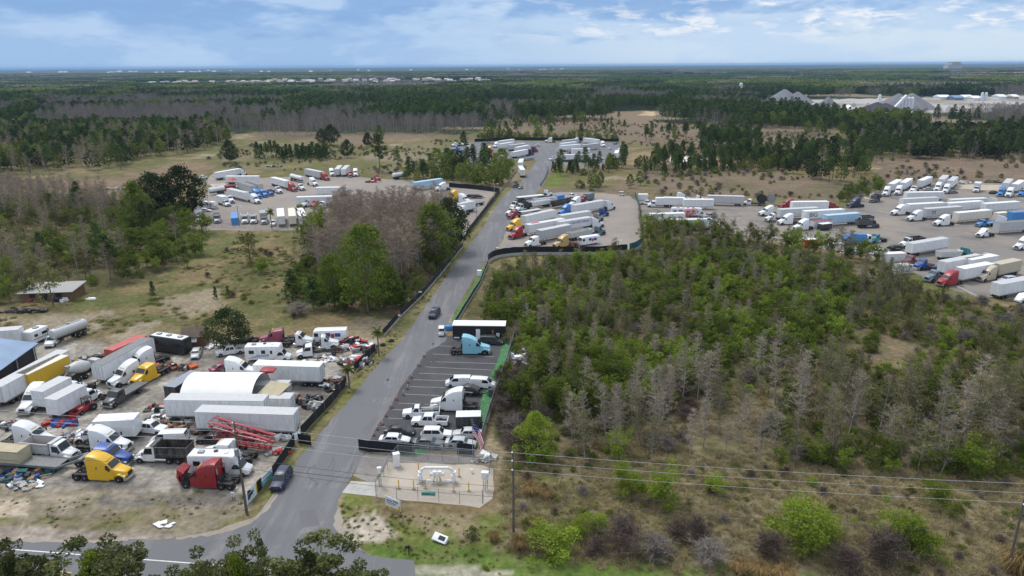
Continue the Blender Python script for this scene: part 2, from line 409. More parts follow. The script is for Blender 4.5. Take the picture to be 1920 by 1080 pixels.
# corner between road and highway
zone([(628, 925), (690, 935), (720, 965), (950, 960), (950, 1000), (960, 1080), (640, 1080), (620, 990)], (.20, .165, .10), .8, 1, color2=(.115, .13, .035), sc=3, lo=.45, hi=.58)
zone([(645, 985), (700, 960), (735, 985), (745, 1010), (680, 1020), (645, 1005)], (.40, .35, .285), .8, .95)
zone([(690, 1020), (740, 1008), (800, 1015), (960, 1035), (960, 1060), (780, 1062), (700, 1045)], (.085, .13, .028), .6, 1, color2=(.115, .13, .04), sc=2)
zone([(775, 1062), (955, 1040), (1150, 1046), (1380, 1062), (1560, 1085), (1560, 1150), (760, 1150)], (.10, .145, .032), .7, 1, color2=(.13, .15, .048), sc=3)
zone([(770, 1058), (860, 1055), (960, 1075), (1000, 1085), (780, 1085)], (.36, .33, .28), .7, .7)
# roadside verges
zone([(500, 935), (560, 850), (640, 765), (720, 680), (790, 590), (850, 510), (905, 420), (960, 352), (935, 352), (880, 440), (820, 520), (745, 600), (690, 680), (600, 790), (540, 860), (490, 920)], (.165, .145, .072), .5, 1, color2=(.12, .125, .04), sc=3.5)
zone([(490, 935), (530, 880), (580, 835), (560, 870), (520, 930)], (.105, .125, .035), .5, .7)
zone([(1015, 352), (1040, 318), (1048, 300), (1060, 330), (1040, 352)], (.11, .14, .03), 1, 1)
zone([(890, 478), (920, 470), (905, 500), (870, 560), (860, 595), (845, 600)], (.13, .13, .05), .4, 1)
A = np.ones((len(x), 4), np.float32); A[:, :3] = np.clip(col, 0, 1)
nr, nc = XX.shape
ii = (np.arange(nr - 1)[:, None] * nc + np.arange(nc - 1)[None, :]).ravel()
Fq = np.stack([ii, ii + 1, ii + nc + 1, ii + nc], 1)
m, b, o = newmat('earth')
ca = b.n('ShaderNodeVertexColor', layer_name='soil'); g = b.n('ShaderNodeNewGeometry'); P_ = g.outputs['Position']
c = ca.outputs[0]
c = b.mix(1., c, b.ramp(b.noise(P_, .9, 6, .7), [(.28, .52), (.5, 1.), (.74, 1.55)]), 'MULTIPLY')
c = b.mix(1., c, b.ramp(b.noise(P_, .16, 5, .6), [(.3, .78), (.7, 1.2)]), 'MULTIPLY')
c = b.mix(b.math('MULTIPLY', b.ramp(b.noise(P_, .35, 6, .7), [(.56, 0.), (.70, 1.)]), .28), c, (.30, .26, .20))
c = b.mix(b.math('MULTIPLY', b.ramp(b.noise(P_, .55, 6, .7), [(.58, 0.), (.72, 1.)]), .4), c, (.06, .065, .022))
p = b.n('ShaderNodeBsdfPrincipled', ins={'Base Color': c, 'Roughness': 1., 'Specular IOR Level': .1})
b.link(p.outputs[0], o.inputs[0])
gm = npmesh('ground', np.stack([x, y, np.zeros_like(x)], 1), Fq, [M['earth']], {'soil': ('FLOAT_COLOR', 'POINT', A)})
tag(obj('ground', gm), kind='structure')

# ------------------------------------------------------------------ roads and lots
road_px = [(660, 892), (642, 924), (631, 950), (629, 990), (642, 1007), (670, 1024), (692, 1040), (730, 1048), (777, 1052), (778, 1300), (300, 1300),
           (-500, 1100), (-500, 985), (0, 1010), (120, 1017), (237, 1011), (307, 1012), (375, 1003), (440, 985), (480, 970), (503, 940), (540, 893), (562, 855), (584, 836),
           (618, 790), (660, 745), (700, 694), (755, 635), (780, 600), (815, 550), (850, 500), (880, 461), (905, 427), (942, 371), (960, 352), (975, 345), (1000, 310),
           (1010, 298), (1018, 274), (1022, 268), (1042, 268), (1040, 300), (1032, 320), (1020, 345), (1003, 366), (985, 390), (960, 410), (944, 445), (920, 480), (900, 502), (872, 552),
           (843, 600), (835, 640), (800, 660), (760, 715), (722, 776), (692, 826), (680, 855)]
sheet('road', ragged(GP(*road_px), 1.3, .22, 3), .010, 'asphalt')
sheet('parking_lot', ragged(GP((676, 846), (680, 818), (708, 770), (748, 712), (785, 660), (820, 640), (838, 630), (962, 634), (934, 715), (915, 780), (893, 846)), 3, .06, 4), .007, 'asphalt_dark')
sheet('driveway', ragged(GP((686, 849), (895, 853), (895, 868), (735, 868), (712, 884), (700, 908), (662, 892), (676, 862)), 2, .15, 5), .006, 'old_drive')
sheet('driveway_apron', ragged(GP((658, 902), (708, 905), (706, 931), (641, 924)), 3, .05, 6), .020, 'concrete')
sheet('pump_yard_ground', ragged(GP((728, 866), (905, 872), (925, 880), (922, 935), (900, 952), (790, 940), (707, 932), (704, 905)), 2, .25, 7), .012, 'pad')
sheet('gravel_lot', ragged(GP((945, 446), (960, 410), (985, 390), (1003, 366), (1050, 360), (1130, 362), (1182, 368), (1197, 380), (1200, 430), (1202, 458), (1176, 471), (1050, 475), (985, 475), (930, 481), (918, 484)), 5, .5, 8), .008, 'lot_gravel')
sheet('truck_lot', ragged(GP((1200, 374), (1330, 378), (1480, 388), (1580, 392), (1640, 358), (1760, 342), (2300, 350), (2300, 640), (1900, 562), (1790, 545), (1700, 505), (1640, 485), (1510, 462), (1380, 440), (1210, 430)), 6, 1., 9), .009, 'lot_mixed')
sheet('west_lot', ragged(GP((372, 402), (360, 390), (400, 350), (380, 345), (400, 325), (470, 335), (560, 330), (640, 328), (700, 335), (850, 340), (930, 358), (905, 400), (868, 445), (850, 440), (700, 400), (600, 405), (560, 432), (350, 432)), 6, .9, 10), .007, 'lot_gravel')
sheet('north_lot', ragged(GP((838, 303), (850, 268), (905, 266), (1025, 264), (1018, 300), (960, 300), (905, 308)), 6, .6, 12), .012, 'asphalt')
sheet('north_east_lot', ragged(GP((1036, 300), (1044, 265), (1165, 268), (1168, 306), (1110, 312), (1050, 310)), 6, .6, 13), .013, 'asphalt')
def stripe(name, a, b, w, mat, z=.024, kind='structure'):
    a, b = Vector(G(*a)), Vector(G(*b)); n = (b - a).normalized().orthogonal() * w / 2
    return sheet(name, [tuple(a + n), tuple(b + n), tuple(b - n), tuple(a - n)], z, mat, kind)
stripe('edge_line', (-300, 1005.5), (448, 1063), .16, 'linepaint')
stripe('edge_line', (448, 1063), (600, 1076), .16, 'linepaint')
stripe('centre_line', (88, 1070.5), (134, 1074), .16, 'yellowline')
stripe('centre_line', (-200, 1048), (-60, 1059), .16, 'yellowline')
for a, b in (((812, 664), (926, 669)), ((806, 678), (928, 682)), ((796, 688), (922, 694)), ((786, 700), (905, 704)), ((775, 712), (840, 714)), ((768, 725), (838, 727)),
             ((757, 739), (824, 742)), ((748, 756), (806, 758)), ((735, 768), (760, 769)), ((728, 784), (770, 786)), ((772, 803), (855, 807)), ((716, 800), (732, 801)), ((820, 648), (850, 650))):
    stripe('parking_stall_line', a, b, .12, 'stallpaint', .022)
for i_, (n_, pp_, mt_, z_) in enumerate((('sand_wash', [(631, 948), (640, 955), (641, 985), (655, 1006), (672, 1022), (690, 1036), (668, 1026), (642, 1010), (627, 990)], 'shoulder', .0125), ('sand_wash', [(480, 968), (500, 944), (530, 906), (520, 930), (500, 958), (470, 982), (400, 1003), (330, 1012), (330, 1008), (400, 996)], 'shoulder', .0125),
    ('sand_wash', [(-300, 998), (0, 1008), (130, 1014), (240, 1009), (240, 1014), (130, 1020), (0, 1014), (-300, 1003)], 'shoulder', .0125), ('road_patch', [(560, 958), (590, 955), (600, 985), (566, 990)], 'asphalt_patch', .0115), ('road_patch', [(700, 780), (712, 781), (690, 815), (676, 813)], 'asphalt_patch', .0115), ('road_patch', [(852, 520), (862, 521), (850, 545), (838, 543)], 'asphalt_patch', .0115), ('road_patch', [(150, 1030), (260, 1037), (258, 1046), (148, 1039)], 'asphalt_patch', .0115),
    ('road_patch', [(930, 400), (944, 401), (935, 418), (920, 416)], 'asphalt_patch', .0115))):
    sheet(n_, ragged(GP(*pp_), .7, .22 if n_ == 'sand_wash' else .05, 80 + i_), z_, mt_)
rk = random.Random(9)
for i_ in range(16):
    px_, py_ = rk.choice(((540, 980), (600, 900), (640, 850), (690, 760), (720, 730), (770, 650), (810, 600), (850, 540), (880, 480), (400, 1030), (620, 1020))); x_, y_ = G(px_ + rk.uniform(-25, 25), py_ + rk.uniform(-20, 20)); a_ = rk.choice((1.35, 1.35, 2.9, .3)) + rk.uniform(-.3, .3); pts_ = [(x_, y_)]
    for q_ in range(rk.randrange(6, 14)): a_ += rk.uniform(-.5, .5); pts_.append((pts_[-1][0] + .5 * math.cos(a_), pts_[-1][1] + .5 * math.sin(a_)))
    w_ = rk.uniform(.025, .05); sheet('road_crack', [(p[0] - w_, p[1] + w_ * .6) for p in pts_] + [(p[0] + w_, p[1] - w_ * .6) for p in pts_[::-1]], .0118, 'asphalt_dark')
stripe('dark_road_stripe', (530, 882.5), (661, 897.5), .18, 'asphalt_dark', .016)  # narrow stripe darker than the asphalt, laid across the road
# ------------------------------------------------------------------ vehicle kit (x forward, z up, origin on the ground)
def ring(x, hb, ht, z0, z1, r=.12):
    return [(x, -hb, z0), (x, hb, z0), (x, hb * .55 + ht * .45 if ht < hb else hb, (z0 + z1) * .5), (x, ht, z1 - r), (x, ht - r * .35, z1 - r * .3), (x, ht - r, z1),
            (x, -ht + r, z1), (x, -ht + r * .35, z1 - r * .3), (x, -ht, z1 - r), (x, -hb * .55 - ht * .45 if ht < hb else -hb, (z0 + z1) * .5)]
def body(secs, m='paint', mb=None):
    return (mb or MB(m)).loft([ring(*q) for q in secs], m)
def wheelmb(r, w, lod, dual=False):
    """tyre about the y axis with its outer face towards -y"""
    t = MB('tyre'); n = 16 if lod == 0 else 10
    prof = [(r * .62, -w / 2), (r * .93, -w / 2), (r, -w * .3), (r, w * .3), (r * .93, w / 2), (r * .62, w / 2)]
    t.loft([[(q * math.cos(2 * math.pi * i / n), y, q * math.sin(2 * math.pi * i / n)) for i in range(n)] for q, y in prof], 'tyre')
    h = MB('hub'); d = w * (.12 if dual else .42)
    h.cyl((0, -w / 2 + d * .3, 0), (0, w / 2, 0), r * .60, r * .6, n); h.cyl((0, -w / 2 - .01, 0), (0, -w / 2 + d, 0), r * .22, r * .25, 8)
    return t, h
WC = {}
class V:
    """list of parts: [name, MB, level, parent index, location, colour slot, part label]"""
    def __init__(s, lod): s.p = []; s.lod = lod
    def add(s, name, mb, lvl=0, par=None, loc=None, c=1, rz=0, lab=None):
        if lvl > 0 and s.lod > 0:
            return None
        s.p.append([name, mb, par, loc, c, rz, lab]); return len(s.p) - 1
    def wheels(s, xs, tr, r=.5, w=.3, dual=()):
        for i, x in enumerate(xs):
            for sgn in (-1, 1):
                ww = w * 1.9 if i in dual else w
                key = (r, ww, s.lod)
                if key not in WC: WC[key] = wheelmb(r, ww, s.lod, i in dual)
                t, h = WC[key]
                y = sgn * (tr - ww / 2)
                if s.lod == 0:
                    k = s.add('wheel', t, 0, None, (x, y, r), rz=0 if sgn < 0 else math.pi)
                    s.add('rim', h, 0, k)
                else:
                    if (key, 'm') not in WC: q = MB('tyre'); q.merge(t); q.merge(h); WC[(key, 'm')] = q
                    s.add('wheel', WC[(key, 'm')], 0, None, (x, y, r), rz=0 if sgn < 0 else math.pi)
def sym(v, name, fn, lvl=0, par=None, c=1):
    for sgn in (-1, 1): v.add(name, fn(sgn), lvl, par, c=c)
def sidewin(x0, x1, z0, z1, hb, ht, sl0=0, sl1=0):
    """side window quad builder; hb/ht half widths of the body at z0/z1"""
    def f(s):
        q = [(x0, s * hb, z0), (x1, s * hb, z0), (x1 - sl1, s * ht, z1), (x0 + sl0, s * ht, z1)]
        return MB('glass').panel(q if s < 0 else q[::-1])
    return f
def tractor(v, style='sleeper', open_hood=False, stripe=False):
    bk = {'sleeper': -1.55, 'mid': -.75, 'day': .55}[style]; L0 = -4.0 if style != 'day' else -3.2
    zr = {'sleeper': 3.95, 'mid': 3.15, 'day': 3.0}[style]
    cs = [(2.30, 1.10, 1.05, .55, 1.98), (2.12, 1.16, 1.08, .5, 2.08, .15), (1.42, 1.18, 1.04, .5, 2.86, .2)]
    if style == 'sleeper': cs += [(1.05, 1.2, 1.05, .5, 3.15, .25), (.5, 1.22, 1.08, .5, 3.5, .3), (-.3, 1.24, 1.1, .5, 3.82, .3), (-1.0, 1.25, 1.12, .5, zr, .3), (bk, 1.25, 1.12, .5, zr, .3)]
    elif style == 'mid': cs += [(.9, 1.18, 1.08, .55, 3.02, .2), (bk, 1.2, 1.12, .55, zr, .2)]
    else: cs += [(1.1, 1.18, 1.06, .6, 2.98, .2), (bk, 1.18, 1.06, .6, zr, .2)]
    cab = v.add('cab', body(cs))
    hs = [(4.02, .66, .56, .95, 1.42, .14), (3.9, .82, .70, .85, 1.56, .16), (3.5, .96, .80, .8, 1.68, .18), (2.9, 1.02, .90, .85, 1.80, .18), (2.25, 1.05, .98, .9, 1.96, .16)]
    hood = body(hs)
    for s in (-1, 1):
        hood.loft([[(2.2 + 1.65 * t, s * .80, .55 + .72 * math.sin(math.pi * (.12 + .8 * t))), (2.2 + 1.65 * t, s * 1.16, .5 + .68 * math.sin(math.pi * (.12 + .8 * t))),
                    (2.2 + 1.65 * t, s * 1.16, .62 + .72 * math.sin(math.pi * (.12 + .8 * t))), (2.2 + 1.65 * t, s * .80, .72 + .74 * math.sin(math.pi * (.12 + .8 * t)))] for t in np.linspace(0, 1, 7)], 'paint')
    if open_hood:
        a = R(62); cx, cz = 3.95, .85
        hood.v = [(cx + (x - cx) * math.cos(a) + (z - cz) * math.sin(a), y, cz - (x - cx) * math.sin(a) + (z - cz) * math.cos(a)) for x, y, z in hood.v]
        e = MB('chassis').box(2.4, 3.5, -.42, .42, .9, 1.55); e.cyl((3.5, 0, 1.25), (3.62, 0, 1.25), .38, .38, 10, 'grey_metal'); e.box(3.66, 3.78, -.5, .5, .85, 1.6, 'grey_metal')
        v.add('engine', e)
    v.add('hood', hood)
    v.add('windshield', MB('glass').panel([(2.105, -.93, 2.12), (2.105, .93, 2.12), (1.46, .86, 2.82), (1.46, -.86, 2.82)], .02))
    sym(v, 'side_window', sidewin(1.22, 2.0, 1.95, 2.62, 1.145, 1.075, 0, .42))
    if style == 'sleeper': sym(v, 'sleeper_window', sidewin(-.55, .0, 2.05, 2.4, 1.165, 1.14), 1)
    v.add('roof_marker', MB('yellowpaint').box(1.1, 1.2, -.6, .6, 2.97 if style == 'day' else 3.1, 3.04 if style == 'day' else 3.16), 1)
    if not open_hood:
        v.add('grille', MB('black').panel([(4.03, -.5, .98), (4.03, .5, .98), (4.0, .46, 1.4), (4.0, -.46, 1.4)], .02))
        for s in (-1, 1): v.add('headlight', MB('lamp').box(3.62, 3.92, s * .98 - .12, s * .98 + .12, .92, 1.12), 1)
    v.add('bumper', MB('chrome' if v.lod == 0 else 'grey_metal').loft([[(4.02, -1.05, .35), (4.12, -.8, .35), (4.12, .8, .35), (4.02, 1.05, .35), (3.8, 1.18, .35), (3.7, 1.18, .35), (3.7, -1.18, .35), (3.8, -1.18, .35)],
                                                         [(4.02, -1.05, .75), (4.12, -.8, .75), (4.12, .8, .75), (4.02, 1.05, .75), (3.8, 1.18, .75), (3.7, 1.18, .75), (3.7, -1.18, .75), (3.8, -1.18, .75)]]))
    ch = MB('chassis').box(L0, 3.6, -.45, -.33, .72, 1.0).box(L0, 3.6, .33, .45, .72, 1.0)
    for x in (L0 + .05, L0 + .9, L0 + 2.1, bk - .3): ch.box(x, x + .12, -.33, .33, .75, .97)
    ch.box(L0 + .9, L0 + 2.0, -.45, .45, 1.0, 1.08)
    ch.box(L0 + .2, L0 + 2.6, -1.2, -.66, 1.02, 1.06); ch.box(L0 + .2, L0 + 2.6, .66, 1.2, 1.02, 1.06)
    ch.box(bk - .25, bk - .02, -.9, .9, .9, 1.5); ch.box(2.0, 3.9, -.6, .6, .5, .9)
    v.add('chassis', ch)
    v.add('fifth_wheel', MB('black').prism([(L0 + .95, 1.08), (L0 + 1.9, 1.08), (L0 + 1.8, 1.2), (L0 + 1.1, 1.16)], -.4, .4), 1)
    def tank(s):
        return MB('chrome').cyl((.0, s * .92, .62), (1.5, s * .92, .62), .3, .3, 12) if style == 'day' else MB('paint').box(-1.5, 1.55, s * 1.02 - .18, s * 1.02 + .18, .32, .62)
    sym(v, 'fuel_tank' if style == 'day' else 'side_skirt', tank)
    def stack(s):
        t = MB('chrome').cyl((bk - .18, s * .95, 1.0), (bk - .18, s * .95, zr + .1 if style != 'sleeper' else 3.3), .09, .09, 8); t.cyl((bk - .18, s * .95, 1.4), (bk - .18, s * .95, 2.4), .14, .14, 8, 'black'); return t
    sym(v, 'exhaust_stack', stack, 1)
    sym(v, 'mirror', lambda s: MB('black').box(1.85, 1.97, s * 1.42 - .1, s * 1.42 + .1, 1.95, 2.5).bar((1.9, s * 1.1, 2.4), (1.9, s * 1.4, 2.4), .04, .04), 1)
    sym(v, 'mudflap', lambda s: MB('black').box(L0 - .02, L0 + .01, s * .9 - .28, s * .9 + .28, .25, 1.0), 1)
    v.wheels([2.95, L0 + 1.85, L0 + .6], 1.24, .51, .3, (1, 2))
def boxbody(mb, x0, x1, z0, z1, hw=1.28, open_rear=False, mat='panel'):
    if not open_rear: mb.box(x0, x1, -hw, hw, z0, z1, mat)
    else:
        mb.box(x0, x1, -hw, hw, z0, z0 + .1, mat); mb.box(x0, x1, -hw, -hw + .06, z0 + .1, z1, mat); mb.box(x0, x1, hw - .06, hw, z0 + .1, z1, mat); mb.box(x1 - .06, x1, -hw + .06, hw - .06, z0 + .1, z1, mat)
def trailer(v, L=16.2, reefer=False, open_rear=False, onground=False, skirt=False, rust=False):
    a, b = -L / 2, L / 2; z0, z1 = 1.08, 4.02
    bd = MB('panel'); boxbody(bd, a, b, z0, z1, 1.28, open_rear)
    n = int(L / 1.22)
    if v.lod == 0:
        for s in (-1, 1):
            for i in range(1, n): bd.box(a + i * L / n - .03, a + i * L / n + .03, s * 1.28 if s > 0 else -1.295, 1.295 if s > 0 else -1.28, z0 + .25, z1 - .12)
    k = v.add('cargo_box', bd)
    v.add('roof', MB('roofskin').box(a - .01, b + .01, -1.30, 1.30, z1, z1 + .05), c=2)
    v.add('bottom_rail', MB('grey_metal').box(a, b, -1.305, -1.283, z0 - .08, z0 + .16).box(a, b, 1.283, 1.305, z0 - .08, z0 + .16))
    if not open_rear:
        d = MB('panel')
        for s in (-1, 1): d.box(a - .04, a, s * .64 - .60, s * .64 + .60, z0 + .08, z1 - .1)
        if v.lod == 0:
            for y in (-.95, -.3, .3, .95): d.cyl((a - .06, y, z0 + .1), (a - .06, y, z1 - .12), .025, .025, 5, 'grey_metal')
        v.add('rear_door', d)
    if reefer: v.add('cooling_unit', MB('whitepaint').box(b, b + .45, -.95, .95, 2.0, 3.85).box(b + .45, b + .47, -.7, .7, 2.2, 3.0, 'black'))
    f = MB('chassis').box(a + .2, a + 4.6, -.6, .6, .82, 1.08).box(a + .15, a + .25, -1.1, 1.1, .5, .62).box(a + .15, a + .25, -.7, -.62, .6, 1.08).box(a + .15, a + .25, .62, .7, .6, 1.08)
    v.add('undercarriage', f)
    sym(v, 'landing_leg', lambda s: MB('grey_metal').box(b - 3.0, b - 2.86, s * .75 - .07, s * .75 + .07, 0, 1.08).box(b - 3.1, b - 2.76, s * .75 - .15, s * .75 + .15, 0, .05))
    v.wheels([a + 1.7, a + 3.0], 1.25, .5, .3, (0, 1))
def container(v, L=12.2, open_end=False, H=2.6):
    a, b = -L / 2, L / 2; bd = MB('panel'); n = int(L / .28) * 2
    for s in (-1, 1):
        pr = [(a + L * i / n, s * (1.2 if (i // 2) % 2 else 1.165)) for i in range(n + 1)]
        bd.loft([[(x, y, .15), (x, s * 1.1, .15), (x, s * 1.1, H - .1), (x, y, H - .1)] for x, y in pr])
    bd.box(a, b, -1.1, 1.1, .02, .16); bd.box(a, b, -1.2, 1.2, H - .1, H); bd.box(b - .05, b, -1.1, 1.1, .16, H - .1)
    for x in (a, b - .16):
        for s in (-1, 1): bd.box(x - .003, x + .163, s * 1.14 - .08, s * 1.14 + .08, 0, H + .005)
    if open_end: bd.box(a + .3, a + .35, -1.1, 1.1, .16, H - .1, 'black')
    v.add('cargo_box', bd)
    v.add('roof', MB('roofskin').box(a - .01, b + .01, -1.21, 1.21, H + .006, H + .03), c=2)
    if open_end:
        v.add('door', MB('panel').box(a - 1.15, a, 1.16, 1.2, .1, H - .1), lab='open end door')
    else:
        d = MB('panel')
        for s in (-1, 1): d.box(a - .04, a, s * .57 - .54, s * .57 + .54, .16, H - .12)
        if v.lod == 0:
            for y in (-.9, -.25, .25, .9): d.cyl((a - .06, y, .16), (a - .06, y, H - .12), .025, .025, 5, 'grey_metal')
        v.add('door', d)
def conv_cab(v, x0, col='paint', w=1.15, zr=2.55, crew=False):
    """a medium conventional truck cab and hood; x0 = back of the cab"""
    f = x0 + (2.2 if crew else 1.35)
    v.add('cab', body([(f + .62, w * .93, w * .88, .55, 1.58), (f + .45, w * .96, w * .9, .5, 1.66, .15), (f - .12, w, w * .88, .5, zr - .06, .2), (f - .5, w, w * .9, .5, zr, .2), (x0, w, w * .9, .5, zr, .2)]))
    hd = body([(f + 1.78, w * .62, w * .55, .75, 1.2, .15), (f + 1.65, w * .75, w * .66, .7, 1.32, .15), (f + 1.1, w * .84, w * .74, .7, 1.46, .16), (f + .55, w * .9, w * .84, .75, 1.6, .15)])
    for s in (-1, 1): hd.loft([[(f + .35 + 1.3 * t, s * w * .7, .5 + .55 * math.sin(math.pi * (.12 + .8 * t))), (f + .35 + 1.3 * t, s * w * 1.0, .45 + .52 * math.sin(math.pi * (.12 + .8 * t))),
                           (f + .35 + 1.3 * t, s * w * 1.0, .55 + .58 * math.sin(math.pi * (.12 + .8 * t))), (f + .35 + 1.3 * t, s * w * .7, .66 + .6 * math.sin(math.pi * (.12 + .8 * t)))] for t in np.linspace(0, 1, 6)], 'paint')
    v.add('hood', hd)
    v.add('windshield', MB('glass').panel([(f + .43, -w * .78, 1.72), (f + .43, w * .78, 1.72), (f - .08, w * .74, zr - .12), (f - .08, -w * .74, zr - .12)], .02))
    sym(v, 'side_window', sidewin(f - 1.05, f + .34, 1.6, zr - .28, w * .955, w * .92, 0, .38))
    v.add('grille', MB('black').panel([(f + 1.785, -w * .45, .85), (f + 1.785, w * .45, .85), (f + 1.785, w * .42, 1.18), (f + 1.785, -w * .42, 1.18)], .015))
    v.add('bumper', MB('grey_metal').box(f + 1.6, f + 1.88, -w * .98, w * .98, .38, .66))
    for s in (-1, 1): v.add('headlight', MB('lamp').box(f + 1.5, f + 1.74, s * w * .78 - .12, s * w * .78 + .12, .8, 1.0), 1)
    sym(v, 'mirror', lambda s: MB('black').box(f + .25, f + .35, s * (w + .22) - .1, s * (w + .22) + .1, 1.6, 2.05).bar((f + .3, s * w * .9, 1.9), (f + .3, s * (w + .2), 1.9), .04, .04), 1)
    return f
def box_truck(v, L=9.5, reefer=False):
    a = -L / 2; f = conv_cab(v, L / 2 - 3.25); x1 = L / 2 - 3.4
    bd = MB('panel').box(a, x1, -1.26, 1.26, 1.05, 3.85)
    v.add('cargo_box', bd); v.add('roof', MB('roofskin').box(a - .01, x1 + .01, -1.28, 1.28, 3.85, 3.9), c=2)
    v.add('rear_door', MB('panel').box(a - .04, a, -1.1, 1.1, 1.15, 3.7).box(a - .045, a - .04, -1.1, 1.1, 2.3, 2.34, 'grey_metal'))
    if reefer: v.add('cooling_unit', MB('whitepaint').box(x1, x1 + .5, -.9, .9, 2.7, 3.8))
    v.add('chassis', MB('chassis').box(a + .1, L / 2 - .4, -.42, .42, .6, 1.02).box(a, a + .12, -1.0, 1.0, .45, .6))
    v.wheels([f + 1.0, a + 2.1], 1.2, .46, .28, (1,))
def dump_truck(v, L=8.2, tarp=False):
    a = -L / 2; f = conv_cab(v, L / 2 - 3.25, w=1.18, zr=2.85); x1 = L / 2 - 3.4
    bd = MB('panel'); t = .07
    bd.hexa([(a, -1.25, 1.2), (x1, -1.25, 1.2), (x1, 1.25, 1.2), (a, 1.25, 1.2), (a, -1.25, 1.28), (x1, -1.25, 1.28), (x1, 1.25, 1.28), (a, 1.25, 1.28)])
    for s in (-1, 1): bd.box(a, x1, s * 1.22 - .035, s * 1.22 + .035, 1.28, 2.75); bd.box(a - .03, x1 + .03, s * 1.22 - .07, s * 1.22 + .07, 2.75, 2.87)
    bd.box(a, a + t, -1.18, 1.18, 1.28, 2.75); bd.box(x1 - t, x1, -1.18, 1.18, 1.28, 3.0); bd.box(x1, x1 + .7, -1.2, 1.2, 2.98, 3.05)
    for i in range(6):
        for s in (-1, 1): bd.box(a + .2 + i * (x1 - a - .5) / 5, a + .3 + i * (x1 - a - .5) / 5, s * 1.31 - .05, s * 1.31 + .05, 1.2, 2.75)
    v.add('dump_body', bd, c=2)
    v.add('load_floor', MB('rust').box(a + .1, x1 - .1, -1.15, 1.15, 1.29, 1.45), 1)
    v.add('chassis', MB('chassis').box(a + .3, L / 2 - .4, -.45, .45, .65, 1.15))
    sym(v, 'fuel_tank', lambda s: MB('chrome').cyl((x1 - 1.5, s * .95, .7), (x1 + .2, s * .95, .7), .28, .28, 10))
    v.wheels([f + 1.0, a + 2.9, a + 1.5], 1.22, .5, .3, (1, 2))
def flat_truck(v, L=9.0):
    a = -L / 2; f = conv_cab(v, L / 2 - 3.25); x1 = L / 2 - 3.45
    v.add('deck', MB('panel').box(a, x1, -1.25, 1.25, 1.1, 1.22).box(a, x1, -1.27, -1.2, 1.0, 1.3).box(a, x1, 1.2, 1.27, 1.0, 1.3), c=2)
    v.add('headboard', MB('panel').box(x1, x1 + .08, -1.1, 1.1, 1.1, 2.4), c=2)
    v.add('chassis', MB('chassis').box(a + .3, L / 2 - .4, -.42, .42, .65, 1.08))
    v.wheels([f + 1.0, a + 2.4], 1.2, .46, .28, (1,))
def bare_truck(v, L=9.0):
    """cab and chassis with no body"""
    a = -L / 2; f = conv_cab(v, L / 2 - 3.25)
    v.add('chassis', MB('chassis').box(a, L / 2 - .4, -.45, -.33, .65, .95).box(a, L / 2 - .4, .33, .45, .65, .95).box(a, a + .12, -.33, .33, .68, .92).box(-.5, -.38, -.33, .33, .68, .92).box(a + 2, a + 2.12, -.33, .33, .68, .92))
    v.wheels([f + 1.0, a + 1.6], 1.2, .48, .28, (1,))
def mixer(v, L=8.6):
    a = -L / 2; f = conv_cab(v, L / 2 - 3.2, w=1.18, zr=2.8)
    d = MB('panel'); ax = Vector((1, 0, -.16)); c0 = Vector((a + .5, 0, 2.75))
    rs = []
    for t, r in ((0, .45), (.9, .95), (2.0, 1.25), (3.2, 1.2), (4.2, .75)):
        c = c0 + ax * t; rs.append([(c.x, c.y + r * math.cos(q), c.z + r * math.sin(q)) for q in np.linspace(0, 2 * math.pi, 14, endpoint=False)])
    d.loft(rs); v.add('drum', d, c=2)
    v.add('chute', MB('grey_metal').bar((a + .6, 0, 2.5), (a - .5, .5, 1.2), .5, .12).box(a + .2, a + .8, -.4, .4, 2.9, 3.5))
    v.add('chassis', MB('chassis').box(a + .3, L / 2 - .4, -.45, .45, .65, 1.1).box(L / 2 - 3.9, L / 2 - 3.5, -.5, .5, 1.1, 1.8))
    v.wheels([f + 1.0, a + 2.9, a + 1.5], 1.22, .5, .3, (1, 2))
def flatbed(v, L=14.0, ramp=False):
    a, b = -L / 2, L / 2
    v.add('deck', MB('panel').box(a, b, -1.28, 1.28, 1.1, 1.25).box(a, b, -1.30, -1.22, .95, 1.3).box(a, b, 1.22, 1.30, .95, 1.3))
    f = MB('chassis').box(a, b, -.55, -.4, .65, 1.1).box(a, b, .4, .55, .65, 1.1)
    for i in range(6): f.box(a + i * L / 6 + .3, a + i * L / 6 + .4, -1.2, 1.2, .95, 1.1)
    v.add('undercarriage', f)
    if ramp:
        v.add('gooseneck', MB('panel').bar((b, -1.1, 1.15), (b + 3.6, -1.0, 2.5), .3, .3).bar((b, 1.1, 1.15), (b + 3.6, 1.0, 2.5), .3, .3).box(b + 3.3, b + 3.9, -1.1, 1.1, 2.35, 2.6))
    sym(v, 'landing_leg', lambda s: MB('grey_metal').box(b - 2.6, b - 2.46, s * .7 - .07, s * .7 + .07, 0, .95))
    v.wheels([a + 1.4, a + 2.6], 1.25, .48, .3, (0, 1))
